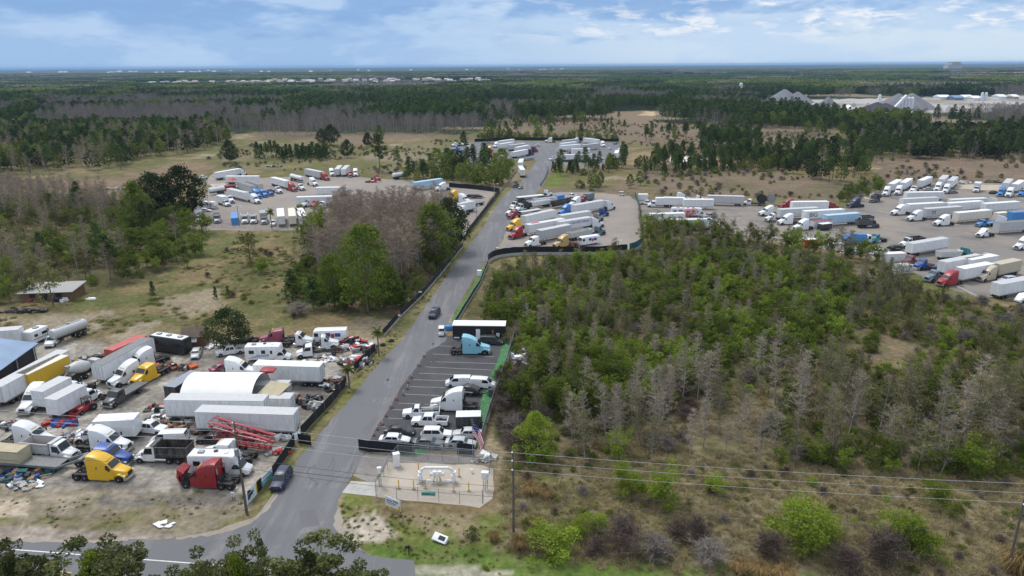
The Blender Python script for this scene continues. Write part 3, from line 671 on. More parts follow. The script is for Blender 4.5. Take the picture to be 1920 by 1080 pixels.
def tanker(v, L=12.5):
    a, b = -L / 2, L / 2; t = MB('panel'); n = 14
    t.loft([[(x, r * 1.1 * math.cos(q), 2.35 + r * math.sin(q)) for q in np.linspace(0, 2 * math.pi, n, endpoint=False)] for x, r in ((a, .75), (a + .15, 1.0), (a + .4, 1.1), (b - .4, 1.1), (b - .15, 1.0), (b, .75))])
    v.add('tank', t, c=1)
    v.add('catwalk', MB('grey_metal').box(a + 1, b - 1, -.25, .25, 3.45, 3.52).cyl((0, 0, 3.4), (0, 0, 3.7), .3, .3, 10))
    v.add('undercarriage', MB('chassis').box(a + .2, b - .2, -.5, .5, .9, 1.4))
    sym(v, 'landing_leg', lambda s: MB('grey_metal').box(b - 3.0, b - 2.86, s * .75 - .07, s * .75 + .07, 0, 1.2))
    v.wheels([a + 1.4, a + 2.7], 1.22, .5, .3, (0, 1))
def dump_trailer(v, L=10.0, keel=False):
    a, b = -L / 2, L / 2; bd = MB('panel')
    for s in (-1, 1): bd.hexa([(a, s * 1.0, 1.15), (b - .5, s * 1.0, 1.15), (b - .5, s * 1.08, 1.15), (a, s * 1.08, 1.15), (a - .2, s * 1.2, 2.85), (b, s * 1.2, 2.85), (b, s * 1.28, 2.85), (a - .2, s * 1.28, 2.85)])
    bd.box(a, b - .5, -1.0, 1.0, 1.1, 1.2); bd.hexa([(b - .5, -1.0, 1.15), (b - .42, -1.0, 1.15), (b - .42, 1.0, 1.15), (b - .5, 1.0, 1.15), (b, -1.22, 2.9), (b + .08, -1.22, 2.9), (b + .08, 1.22, 2.9), (b, 1.22, 2.9)])
    bd.hexa([(a, -1.0, 1.15), (a + .08, -1.0, 1.15), (a + .08, 1.0, 1.15), (a, 1.0, 1.15), (a - .2, -1.2, 2.85), (a - .12, -1.2, 2.85), (a - .12, 1.2, 2.85), (a - .2, 1.2, 2.85)])
    for i in range(8):
        for s in (-1, 1): bd.bar((a + .3 + i * (L - 1) / 7, s * 1.1, 1.15), (a + .3 + i * (L - 1) / 7, s * 1.3, 2.8), .08, .06)
    v.add('dump_body', bd)
    v.add('undercarriage', MB('chassis').box(a + .2, b, -.45, .45, .75, 1.1))
    sym(v, 'landing_leg', lambda s: MB('grey_metal').box(b - 2.0, b - 1.86, s * .75 - .07, s * .75 + .07, 0, 1.1))
    v.wheels([a + 1.2, a + 2.4, a + 3.6] if keel else [a + 1.2, a + 2.4], 1.22, .48, .3, (0, 1, 2))
def garbage(v, L=9.2):
    a = -L / 2; b = L / 2
    v.add('cab', body([(b, 1.15, 1.1, .5, 1.6), (b - .1, 1.18, 1.1, .5, 2.9, .2), (b - 1.6, 1.18, 1.12, .5, 3.0, .2)]), c=2)
    v.add('windshield', MB('glass').panel([(b - .0, -1.0, 1.65), (b - .0, 1.0, 1.65), (b - .09, .95, 2.7), (b - .09, -.95, 2.7)], .03))
    sym(v, 'side_window', sidewin(b - 1.2, b - .25, 1.6, 2.6, 1.165, 1.14))
    v.add('hopper_body', body([(b - 1.8, 1.2, 1.1, 1.0, 3.3, .25), (b - 6.2, 1.25, 1.15, 1.0, 3.6, .25), (a + 1.9, 1.25, 1.15, 1.0, 3.6, .25), (a + .6, 1.25, 1.15, .9, 3.0, .25), (a, 1.2, 1.1, .9, 2.2, .25)]))
    v.add('chassis', MB('chassis').box(a + .3, b - .3, -.45, .45, .6, 1.0))
    v.wheels([b - 1.0, a + 3.2, a + 1.9], 1.22, .5, .3, (1, 2))
def car(v, kind='sedan'):
    L, w, zb, zr = {'sedan': (4.85, .91, .95, 1.46), 'suv': (4.9, .97, 1.08, 1.78), 'pickup': (6.0, 1.0, 1.15, 1.92), 'work': (6.2, 1.0, 1.15, 1.92), 'van': (4.85, .92, 1.12, 1.86), 'bigvan': (5.7, 1.0, 1.2, 2.1), 'minivan': (5.1, .98, 1.08, 1.75)}[kind]
    a, b = -L / 2, L / 2; lo = .24
    if kind == 'sedan':
        s = [(b, .6, .52, .32, .62, .1), (b - .12, .82, .7, lo, .72, .12), (b - .6, .9, .78, lo, .84, .12), (b - 1.35, .91, .82, lo, zb, .1), (.0, .91, .84, lo, zb + .02, .08), (a + 1.1, .91, .84, lo, zb + .03, .1), (a + .5, .9, .8, lo, zb + .0, .12), (a + .08, .85, .74, .3, .9, .12), (a, .7, .62, .38, .72, .1)]
        g = (b - 1.3, b - 2.05, a + 1.35, a + .62)
    elif kind in ('pickup', 'work'):
        s = [(b, .7, .62, .4, .85, .12), (b - .1, .92, .84, .35, 1.02, .12), (b - .8, .98, .88, .35, 1.12, .12), (b - 1.55, 1.0, .92, .35, zb + .03, .1), (b - 3.85, 1.0, .92, .35, zb + .03, .1)]
        g = (b - 1.5, b - 2.15, b - 3.55, b - 3.85) if kind == 'pickup' else (b - 1.5, b - 2.1, b - 2.85, b - 3.05)
        if kind == 'work': s[-1] = (b - 3.05, 1.0, .92, .35, zb + .03, .1)
    elif kind in ('van', 'bigvan'):
        s = [(b, .6, .55, .35, .7, .1), (b - .12, .84, .76, lo, .85, .12), (b - .75, w, w * .88, lo, zb - .04, .1), (b - .95, w, w * .92, lo, zb, .1), (a + .05, w, w * .94, lo, zb, .1), (a, w * .93, w * .88, .35, zb, .1)]
        g = (b - .75, b - 1.65, a + .25, a + .05)
    elif kind == 'minivan':
        s = [(b, .62, .55, .35, .7, .1), (b - .12, .86, .76, lo, .82, .12), (b - .7, .96, .85, lo, .98, .1), (b - 1.1, w, w * .92, lo, zb, .1), (a + .1, w, w * .93, lo, zb, .1), (a, w * .9, w * .85, .35, zb - .1, .1)]
        g = (b - 1.0, b - 1.9, a + .5, a + .1)
    else:
        s = [(b, .65, .58, .4, .8, .1), (b - .1, .88, .8, .3, .95, .12), (b - .7, .95, .85, .3, 1.02, .12), (b - 1.3, w, w * .92, .3, zb, .1), (a + .1, w, w * .93, .3, zb, .1), (a, w * .9, w * .85, .4, zb - .1, .1)]
        g = (b - 1.3, b - 2.0, a + .55, a + .1)
    bd = body(s)
    x0, x1, x2, x3 = g; gw, gt = w * .93, w * .76 if kind not in ('van', 'bigvan') else w * .86
    body([(x0, gw, gw * .97, zb - .05, zb + .03, .02), (x1, gw, gt, zb - .05, zr - .02, .1), ((x1 + x2) / 2, gw, gt, zb - .05, zr, .1), (x2, gw, gt, zb - .05, zr - .02, .1), (x3, gw, gw * .96, zb - .05, zb + .04, .02)] if kind not in ('van', 'bigvan', 'suv', 'minivan') else
         [(x0, gw, gw * .97, zb - .05, zb + .03, .02), (x1, gw, gt, zb - .05, zr - .02, .1), ((x1 + x2) / 2, gw, gt, zb - .05, zr, .1), (x2, gw, gt, zb - .05, zr - .04, .1), (x3, gw, gt * 1.05, zb - .05, zr - .5, .1)], 'paint', bd)
    v.add('body', bd)
    q = lambda t: gw + (gt - gw) * t
    dz = zr - zb
    v.add('windshield', MB('glass').panel([(x0 - .06, -gw * .86, zb + .07), (x0 - .06, gw * .86, zb + .07), (x1 + .08, gt * .86, zr - .11), (x1 + .08, -gt * .86, zr - .11)], .025))
    if kind == 'sedan': v.add('rear_window', MB('glass').panel([(x3 + .06, gw * .84, zb + .08), (x3 + .06, -gw * .84, zb + .08), (x2 - .08, -gt * .84, zr - .1), (x2 - .08, gt * .84, zr - .1)], .03))
    elif kind in ('suv', 'minivan', 'van', 'bigvan'): v.add('rear_window', MB('glass').panel([(x3 - .01, gt * .9, zb + .25), (x3 - .01, -gt * .9, zb + .25), (x2 - .03, -gt * .84, zr - .1), (x2 - .03, gt * .84, zr - .1)], .03))
    else: v.add('rear_window', MB('glass').panel([(x3 + .05, gw * .8, zb + .2), (x3 + .05, -gw * .8, zb + .2), (x2 - .04, -gt * .8, zr - .1), (x2 - .04, gt * .8, zr - .1)], .03))
    mid = (x1 + x2) / 2 + .1
    def win(xa, xb, ta, tb):
        return sidewin(xa, xb, zb + .06, zr - .12, q(.12) + .012, q(.80) + .012, ta, tb)
    if kind in ('van', 'bigvan'): sym(v, 'side_window', win(x1 - .75, x0 - .22, 0, .62))
    elif kind == 'work': sym(v, 'side_window', win(x2 + .1, x0 - .2, 0, .45))
    else:
        sym(v, 'side_window', win(mid + .05, x0 - .25, 0, .5))
        sym(v, 'side_window', win(x2 + (-.35 if kind == 'sedan' else .02), mid - .05, .3 if kind == 'sedan' else .05, 0))
    if kind in ('suv', 'minivan'): sym(v, 'side_window', win(x2 - .2, x2 - .05, .1, 0), 1)
    if kind == 'pickup' or kind == 'work':
        xc = s[-1][0]; bed = MB('paint')
        for sg in (-1, 1): bed.box(a, xc - .04, sg * .93 - .07, sg * .93 + .07, .45, zb + .02)
        bed.box(a, a + .1, -.86, .86, .5, zb); bed.box(xc - .12, xc - .04, -.86, .86, .5, zb + .02); bed.box(a + .1, xc - .12, -.86, .86, .5, .62, 'black')
        v.add('cargo_bed', bed)
        if kind == 'work': v.add('ladder_rack', MB('black').box(a + .2, xc, -.9, -.84, 1.8, 1.86).box(a + .2, xc, .84, .9, 1.8, 1.86).box(a + .2, a + .28, -.9, .9, 1.86, 1.92).box(xc - .2, xc - .12, -.9, .9, 1.86, 1.92).box(a + .2, a + .26, -.9, -.84, 1.15, 1.8).box(a + .2, a + .26, .84, .9, 1.15, 1.8).box(a + 1.0, xc - .2, -.5, .4, .62, 1.4, 'grey_metal'))
    for sg in (-1, 1):
        v.add('headlight', MB('lamp').box(b - .28, b - .07, sg * w * .68 - .13, sg * w * .68 + .13, s[1][4] - .20, s[1][4] - .06), 1)
        v.add('taillight', MB('redlamp').box(a - .015, a + .1, sg * w * .78 - .09, sg * w * .78 + .09, zb - .3, zb - .1), 1)
    v.add('bumper', MB('black').box(b - .1, b + .02, -w * .6, w * .6, .32, .5).box(a - .03, a + .1, -w * .7, w * .7, .36, .52), 1)
    sym(v, 'mirror', lambda sg: MB('paint').box(x0 - .5, x0 - .32, sg * (w + .08) - .08, sg * (w + .08) + .08, zb + .02, zb + .18), 1)
    r = .34 if kind in ('sedan', 'van', 'minivan') else .40
    v.wheels([b - .95, a + (1.0 if kind != 'pickup' and kind != 'work' else 1.35)], w + .01, r, .24)
def rv_c(v, L=8.6):
    a, b = -L / 2, L / 2
    bd = body([(b - 1.75, 1.15, 1.1, 2.25, 3.05, .2), (b - 1.95, 1.22, 1.18, 2.15, 3.3, .12), (b - 3.0, 1.24, 1.2, .75, 3.38, .1), (a + .05, 1.24, 1.2, .6, 3.38, .1), (a, 1.2, 1.18, .65, 3.3, .1)], 'panel')
    v.add('body', bd)
    body_ = body([(b, .8, .72, .5, .9, .12), (b - .15, .98, .86, .45, 1.05, .12), (b - .9, 1.05, .95, .45, 1.3, .12), (b - 1.55, 1.08, .95, .45, 2.2, .12), (b - 3.0, 1.08, 1.0, .45, 2.2, .1)])
    v.add('cab', body_)
    v.add('windshield', MB('glass').panel([(b - .95, -.88, 1.36), (b - .95, .88, 1.36), (b - 1.53, .84, 2.14), (b - 1.53, -.84, 2.14)], .02))
    sym(v, 'side_window', sidewin(b - 2.35, b - 1.1, 1.35, 2.0, 1.075, 1.04, 0, .42))
    for x0, x1, z0, z1 in ((a + .8, a + 1.8, 1.9, 2.6), (a + 3.2, a + 4.0, 1.9, 2.6)): sym(v, 'side_window', sidewin(x0, x1, z0, z1, 1.24, 1.225))
    v.add('entry_door', MB('whitepaint').panel([(b - 3.75, -1.24, .8), (b - 3.15, -1.24, .8), (b - 3.15, -1.225, 2.7), (b - 3.75, -1.225, 2.7)], .02).panel([(b - 3.65, -1.262, 1.8), (b - 3.25, -1.262, 1.8), (b - 3.25, -1.25, 2.5), (b - 3.65, -1.25, 2.5)], .015, 'glass'))
    st = MB('blue_ink')
    for s in (-1, 1):
        for k in range(3):
            q = [(a + .5 + k * .8, s * 1.243, .95 + .28 * k), (b - 3.9, s * 1.243, 1.35 + .16 * k), (b - 3.9, s * 1.242, 1.42 + .16 * k), (a + .6 + k * .8, s * 1.242, 1.04 + .28 * k)]
            st.panel(q if s < 0 else q[::-1], .006)
    v.add('side_stripe', st)
    v.add('roof_vent', MB('grey_metal').box(a + 1.2, a + 2.0, -.4, .3, 3.38, 3.62)); v.add('roof_vent', MB('black').cyl((a + 3.6, .3, 3.38), (a + 3.6, .3, 3.5), .32, .32, 12)); v.add('roof_vent', MB('whitepaint').box(a + 5.0, a + 5.5, -.3, .3, 3.38, 3.52))
    v.add('roof_rack', MB('grey_metal').box(a + .3, b - 3.2, .95, 1.0, 3.42, 3.47), 1)
    v.add('ladder', MB('grey_metal').box(a - .1, a - .06, .5, .54, 1.0, 3.5).box(a - .1, a - .06, .9, .94, 1.0, 3.5).box(a - .1, a - .06, .5, .94, 1.5, 1.54).box(a - .1, a - .06, .5, .94, 2.0, 2.04).box(a - .1, a - .06, .5, .94, 2.5, 2.54), 1)
    v.add('chassis', MB('chassis').box(a + .2, b - .4, -.6, .6, .4, .75))
    v.wheels([b - 1.0, a + 2.3], 1.08, .4, .26, (1,))
def coach(v, L=9.0, H=3.3):
    a, b = -L / 2, L / 2
    v.add('body', body([(b, 1.1, 1.05, .5, 1.5, .15), (b - .12, 1.24, 1.15, .4, H - .5, .2), (b - .5, 1.26, 1.16, .4, H, .2), (a + .1, 1.26, 1.16, .4, H, .2), (a, 1.2, 1.12, .45, H - .1, .2)]))
    v.add('roof', MB('roofskin').box(a + .3, b - .6, -1.0, 1.0, H, H + .04), c=2)
    v.add('windshield', MB('glass').panel([(b - .0, -1.05, 1.45), (b - .0, 1.05, 1.45), (b - .13, 1.0, H - .6), (b - .13, -1.0, H - .6)], .03))
    for i in range(4): sym(v, 'side_window', sidewin(a + .9 + i * (L - 2) / 4, a + 2.2 + i * (L - 2) / 4, 1.75, 2.5, 1.235, 1.2))
    for x in (a + 1.6, 0, b - 2.0): v.add('roof_vent', MB('grey_metal').box(x - .45, x + .45, -.4, .4, H + .04, H + .28))
    v.wheels([b - 2.2, a + 2.3], 1.22, .48, .3)
def camper(v, L=7.0):
    a, b = -L / 2, L / 2
    v.add('body', body([(b, 1.1, 1.05, 1.3, 1.9, .2), (b - .5, 1.2, 1.16, .7, 3.0, .2), (b - 1.0, 1.22, 1.18, .6, 3.1, .15), (a + .2, 1.22, 1.18, .6, 3.1, .15), (a, 1.18, 1.12, .7, 2.9, .2)], 'panel'))
    for x in (a + .7, a + 2.6, b - 2.0): sym(v, 'side_window', sidewin(x, x + .9, 1.7, 2.3, 1.215, 1.2))
    v.add('entry_door', MB('grey_metal').panel([(a + 3.9, -1.22, .8), (a + 4.5, -1.22, .8), (a + 4.5, -1.21, 2.6), (a + 3.9, -1.21, 2.6)], .02))
    st = MB('black')
    for s in (-1, 1): q = [(a + .3, s * 1.225, 1.2), (b - .9, s * 1.225, 1.2), (b - .9, s * 1.222, 1.32), (a + .3, s * 1.222, 1.32)]; st.panel(q if s < 0 else q[::-1], .008)
    v.add('side_stripe', st)
    v.add('roof_vent', MB('grey_metal').box(-.5, .5, -.4, .4, 3.1, 3.35))
    v.add('hitch', MB('chassis').bar((b - .4, -.7, .6), (b + 1.0, 0, .55), .1, .12).bar((b - .4, .7, .6), (b + 1.0, 0, .55), .1, .12).box(b + .8, b + .9, -.05, .05, 0, .6))
    v.wheels([a + 2.6, a + 3.5], 1.1, .36, .22)
def step_van(v, L=7.2):
    a, b = -L / 2, L / 2
    v.add('body', body([(b, .95, .9, .55, 1.35, .15), (b - .1, 1.12, 1.05, .5, 1.6, .15), (b - .35, 1.15, 1.08, .5, 2.75, .15), (b - 1.0, 1.16, 1.12, .5, 2.95, .12), (a, 1.16, 1.12, .5, 2.95, .12)]))
    v.add('windshield', MB('glass').panel([(b - .12, -.95, 1.7), (b - .12, .95, 1.7), (b - .33, .92, 2.6), (b - .33, -.92, 2.6)], .03))
    sym(v, 'side_window', sidewin(b - 1.35, b - .45, 1.6, 2.4, 1.145, 1.125))
    ad = MB('blue_ink')
    for s in (-1, 1):
        for x0, x1, z0, z1, m in ((a + 1.2, a + 2.4, 1.5, 2.3, 'blue_ink'), (a + 2.5, a + 3.2, 1.3, 2.2, 'red_ink'), (a + 3.3, a + 4.4, 1.6, 2.4, 'blue_ink')):
            q = [(x0, s * 1.152, z0), (x1, s * 1.152, z0), (x1, s * 1.14, z1), (x0, s * 1.14, z1)]; ad.panel(q if s < 0 else q[::-1], .012, m)
    v.add('side_picture', ad)
    v.add('bumper', MB('grey_metal').box(b - .1, b + .1, -1.0, 1.0, .4, .6).box(a - .1, a, -1.0, 1.0, .4, .55))
    v.add('chassis', MB('chassis').box(a + .2, b - .3, -.7, .7, .35, .55)); v.wheels([b - 1.2, a + 1.7], 1.1, .42, .26, (1,))
def enclosed_trailer(v, L=4.3):
    a, b = -L / 2, L / 2
    v.add('cargo_box', MB('panel').prism([(a, .45), (b, .45), (b + .25, 1.2), (b, 2.35), (a, 2.35)], -1.05, 1.05))
    v.add('roof', MB('roofskin').prism([(a - .02, 2.35), (b + .02, 2.35), (b - .1, 2.42), (a, 2.42)], -1.07, 1.07), c=2)
    v.add('hitch', MB('chassis').bar((b, -.6, .5), (b + 1.1, 0, .5), .1, .1).bar((b, .6, .5), (b + 1.1, 0, .5), .1, .1).box(b + .9, b + 1.0, -.05, .05, 0, .5))
    v.add('rear_door', MB('panel').box(a - .04, a, -.9, .9, .55, 2.2)); v.add('fender', MB('black').box(-1.0, .6, -1.25, -1.05, .75, .82).box(-1.0, .6, 1.05, 1.25, .75, .82))
    v.wheels([-.6, .2], 1.26, .33, .2)
def open_trailer(v, L=6.0):
    a, b = -L / 2, L / 2
    f = MB('black').box(a, b, -1.0, 1.0, .5, .58)
    for s in (-1, 1): f.box(a, b, s * 1.0 - .03, s * 1.0 + .03, .58, .95)
    v.add('deck', f); v.add('hitch', MB('black').bar((b, -.7, .5), (b + 1.2, 0, .5), .1, .1).bar((b, .7, .5), (b + 1.2, 0, .5), .1, .1).box(b + 1., b + 1.1, -.05, .05, 0, .5))
    v.add('load', body([(a + .4, .9, .8, .6, 1.3, .2), (a + 1.2, .95, .85, .6, 1.75, .25), (b - 1.6, .95, .85, .6, 1.7, .25), (b - .4, .9, .8, .6, 1.1, .2)]))
    v.add('fender', MB('grey_metal').box(-1.1, .7, -1.3, -1.03, .75, .84).box(-1.1, .7, 1.03, 1.3, .75, .84)); v.wheels([-.6, .3], 1.28, .34, .22)
def golf_cart(v):
    bd = MB('paint').prism([(1.2, .3), (1.15, .75), (.75, .85), (.6, .45), (-.2, .42), (-.25, .8), (-1.1, .85), (-1.2, .35)], -.58, .58); v.add('body', bd)
    v.add('canopy', MB('paint').loft([[(x, -.6 * k, z), (x, .6 * k, z), (x, .6 * k, z + .08), (x, -.6 * k, z + .08)] for x, z, k in ((.95, 1.75, .9), (.8, 1.82, 1.), (-.9, 1.85, 1.), (-1.05, 1.8, .9))]))
    v.add('seat', MB('black').box(-.75, -.2, -.55, .55, .82, .95).box(-.85, -.75, -.55, .55, .95, 1.3))
    for x, y in ((.85, .52), (.85, -.52), (-.95, .52), (-.95, -.52)): v.add('post', MB('black').bar((x, y, .7), (x - .05, y, 1.8), .04, .04))
    v.wheels([.8, -.8], .6, .23, .18)
def car_hauler(v, L=14.5):
    a, b = -L / 2, L / 2; f = MB('paint')
    for s in (-1, 1):
        y = s * 1.22
        f.tube([(a, y, .7), (a + 4, y, .75), (b - 4.5, y, .8), (b - 3.5, y, 1.3), (b, y, 1.35)], .1, 6)
        f.tube([(a, y, 2.0), (a + 5, y, 2.5), (b - 3, y, 2.9), (b + .5, y, 3.3)], .1, 6)
        for x in np.linspace(a + .3, b - .3, 9):
            zt = 2.0 + (x - a) / L * 1.25; f.tube([(x, y, .75 if x < b - 4 else 1.3), (x + .25, y, zt)], .07, 5)
        for x in np.linspace(a + 1, b - 3, 5): f.tube([(x, y, .75), (x + 1.4, y, 2.4)], .05, 5)
    for x in np.linspace(a + .2, b, 10): f.bar((x, -1.2, .78 if x < b - 4 else 1.32), (x, 1.2, .78 if x < b - 4 else 1.32), .12, .08); f.bar((x, -1.2, 2.05 + (x - a) / L * 1.2), (x, 1.2, 2.05 + (x - a) / L * 1.2), .12, .08)
    v.add('frame', f)
    d = MB('paint')
    for s in (-.75, .75): d.bar((a - .2, s, 2.12), (b + .6, s, 3.9), .5, .08); d.bar((a, s, .85), (b - 4, s, .9), .55, .07)
    v.add('ramp', d)
    v.add('lift_arm', MB('paint').tube([(b - 3, -1.2, 1.3), (b + .6, -1.2, 3.9)], .09, 6).tube([(b - 3, 1.2, 1.3), (b + .6, 1.2, 3.9)], .09, 6).tube([(b + .6, -1.2, 3.9), (b + .6, 1.2, 3.9)], .07, 6))
    v.wheels([a + 4.2, a + 5.3], 1.25, .42, .28, (0, 1))
def loader(v):
    v.add('body', body([(1.2, .5, .45, .5, 1.1, .1), (.2, .6, .55, .5, 1.3, .1), (-1.4, .65, .6, .5, 1.35, .12), (-1.8, .5, .45, .55, 1.1, .12)]))
    v.add('cab_frame', MB('black').box(-.1, 0, -.55, -.48, 1.2, 2.4).box(-.1, 0, .48, .55, 1.2, 2.4).box(-1.2, -1.1, -.55, -.48, 1.3, 2.4).box(-1.2, -1.1, .48, .55, 1.3, 2.4).box(-1.25, .05, -.6, .6, 2.4, 2.5).box(-1.05, -.5, -.3, .3, 1.3, 1.7))
    v.add('loader_arm', MB('paint').bar((.2, -.75, 1.2), (2.2, -.75, .5), .14, .2).bar((.2, .75, 1.2), (2.2, .75, .5), .14, .2))
    v.add('bucket', MB('paint').prism([(2.1, .1), (2.9, .1), (2.9, .16), (2.3, .2), (2.15, .9), (2.1, .9)], -1.0, 1.0)); v.wheels([1.0], .85, .4, .3); v.wheels([-1.1], 1.0, .68, .4)

KIND = {
    'sleeper': ('semi_tractor', 'semi truck', 8.1, lambda v, **k: tractor(v, 'sleeper', **k)), 'mid': ('semi_tractor', 'semi truck', 8.1, lambda v, **k: tractor(v, 'mid', **k)),
    'day': ('semi_tractor', 'semi truck', 7.3, lambda v, **k: tractor(v, 'day', **k)),
    'trailer': ('semi_trailer', 'semi trailer', None, trailer), 'container': ('shipping_container', 'container', None, container), 'box': ('box_truck', 'box truck', 9.5, box_truck),
    'dump': ('dump_truck', 'dump truck', 8.2, dump_truck), 'flat': ('flatbed_truck', 'flatbed truck', 9.0, flat_truck), 'bare': ('cab_chassis_truck', 'truck', 9.0, bare_truck), 'mixer': ('mixer_truck', 'mixer truck', 8.6, mixer),
    'flatbed': ('flatbed_trailer', 'flatbed trailer', None, flatbed), 'tanker': ('tanker_trailer', 'tank trailer', None, tanker), 'dumptrailer': ('dump_trailer', 'dump trailer', None, dump_trailer), 'garbage': ('garbage_truck', 'garbage truck', 9.2, garbage),
    'rv': ('motorhome', 'motorhome', 8.6, rv_c), 'coach': ('coach_bus', 'bus', 9., coach), 'camper': ('travel_trailer', 'camper', None, camper), 'step': ('step_van', 'step van', 7.2, step_van), 'enclosed': ('enclosed_trailer', 'cargo trailer', None, enclosed_trailer),
    'open': ('utility_trailer', 'utility trailer', None, open_trailer), 'golf': ('golf_cart', 'golf cart', 2.4, golf_cart), 'hauler': ('car_hauler_trailer', 'car hauler', None, car_hauler), 'loader': ('tractor_loader', 'loader', 4., loader),
}
for k_, n_, c_, l_ in (('sedan', 'sedan', 'car', 4.85), ('suv', 'sport_utility_car', 'car', 4.9), ('pickup', 'pickup_truck', 'pickup', 6.), ('work', 'pickup_truck', 'pickup', 6.2), ('van', 'cargo_van', 'van', 4.85), ('bigvan', 'cargo_van', 'van', 5.7), ('minivan', 'minivan', 'minivan', 5.1)):
    KIND[k_] = (n_, c_, l_, lambda v, kk=k_, **k: car(v, kk))
COL = dict(W=(.70, .72, .74), Y=(.70, .41, .008), B=(.015, .075, .33), b=(.03, .2, .52), R=(.29, .010, .018), r=(.42, .05, .04), K=(.018, .019, .022), G=(.30, .31, .32), g=(.47, .48, .49), L=(.22, .50, .62), T=(.42, .29, .10), t=(.45, .40, .30),
           N=(.015, .025, .07), M=(.16, .02, .04), S=(.42, .44, .46), D=(.06, .065, .07), C=(.66, .62, .52), O=(.62, .13, .02), E=(.03, .22, .25), P=(.28, .05, .09), y=(.64, .40, .01), s=(.20, .24, .30), w=(.60, .62, .63), d=(.13, .14, .15), u=(.36, .55, .72), Q=(.10, .17, .22))
PC = {}
def proto(kind, lod, L, opt):
    key = (kind, lod, L, tuple(sorted(opt.items())))
    if key in PC: return PC[key]
    v = V(lod); fn = KIND[kind][3]
    fn(v, **(dict(L=L) if L else {}), **opt)
    out = []
    if lod < 2:
        for nm, mb, par, loc, c, rz, lab in v.p:
            if getattr(mb, 'done', None) is None: mb.done = mb.mesh(nm)
            out.append((nm, mb.done, par, loc, c, rz, lab))
    else:
        q = MB()
        for nm, mb, par, loc, c, rz, lab in v.p:
            mm = MB(); mm.merge(mb)
            if c == 2: mm.k = ['roofskin' if k == 'roofskin' else k for k in mm.k]
            q.merge(mm, loc or (0, 0, 0))
        me = q.mesh(KIND[kind][0]); out.append((None, me, None, None, 1, 0, None))
    PC[key] = out; return out
NVEH = 0
def veh(kind, xa, ya, xb, yb, colour, label, group=None, lod=1, z=0, tilt=None, **opt):
    """a vehicle whose rear stands at pixel (xa,ya) and front at (xb,yb)"""
    global NVEH; NVEH += 1
    a, b = G(xa, ya), G(xb, yb); cx, cy = (a[0] + b[0]) / 2, (a[1] + b[1]) / 2
    h = math.atan2(b[1] - a[1], b[0] - a[0]); nm, cat, L0, _ = KIND[kind]; L = None; sc = 1.0
    if L0 is None:
        L = round(math.dist(a, b) * 2) / 2
        lim = {'trailer': (8, 16.5), 'container': (4, 12.5), 'flatbed': (7, 15), 'tanker': (8, 13), 'dumptrailer': (5, 12), 'camper': (5, 9), 'enclosed': (3.4, 6), 'open': (4, 8), 'hauler': (9, 14)}[kind]
        L = min(max(L, lim[0]), lim[1])
    pr = proto(kind, lod, L, opt)
    cs = colour.split('/'); c1 = COL[cs[0]]; c2 = COL[cs[1]] if len(cs) > 1 else c1
    j = rnd.uniform(.93, 1.04); c1 = tuple(k * j for k in c1)
    if lod == 2:
        o = obj(nm, pr[0][1], None, c1, (cx, cy, z)); o.rotation_euler = (0, 0, h); return tag(o, label, cat, group)
    t = thing(nm, label, cat, (cx, cy, z), h, group)
    if tilt: t.rotation_euler = (tilt[0], tilt[1], h)
    os_ = []
    for pn, me, par, loc, c, rz, lab in pr:
        o = obj(pn, me, t if par is None else os_[par], c2 if c == 2 else c1, loc)
        if rz: o.rotation_euler = (0, 0, rz)
        if lab: o['label'] = lab
        os_.append(o)
    return t
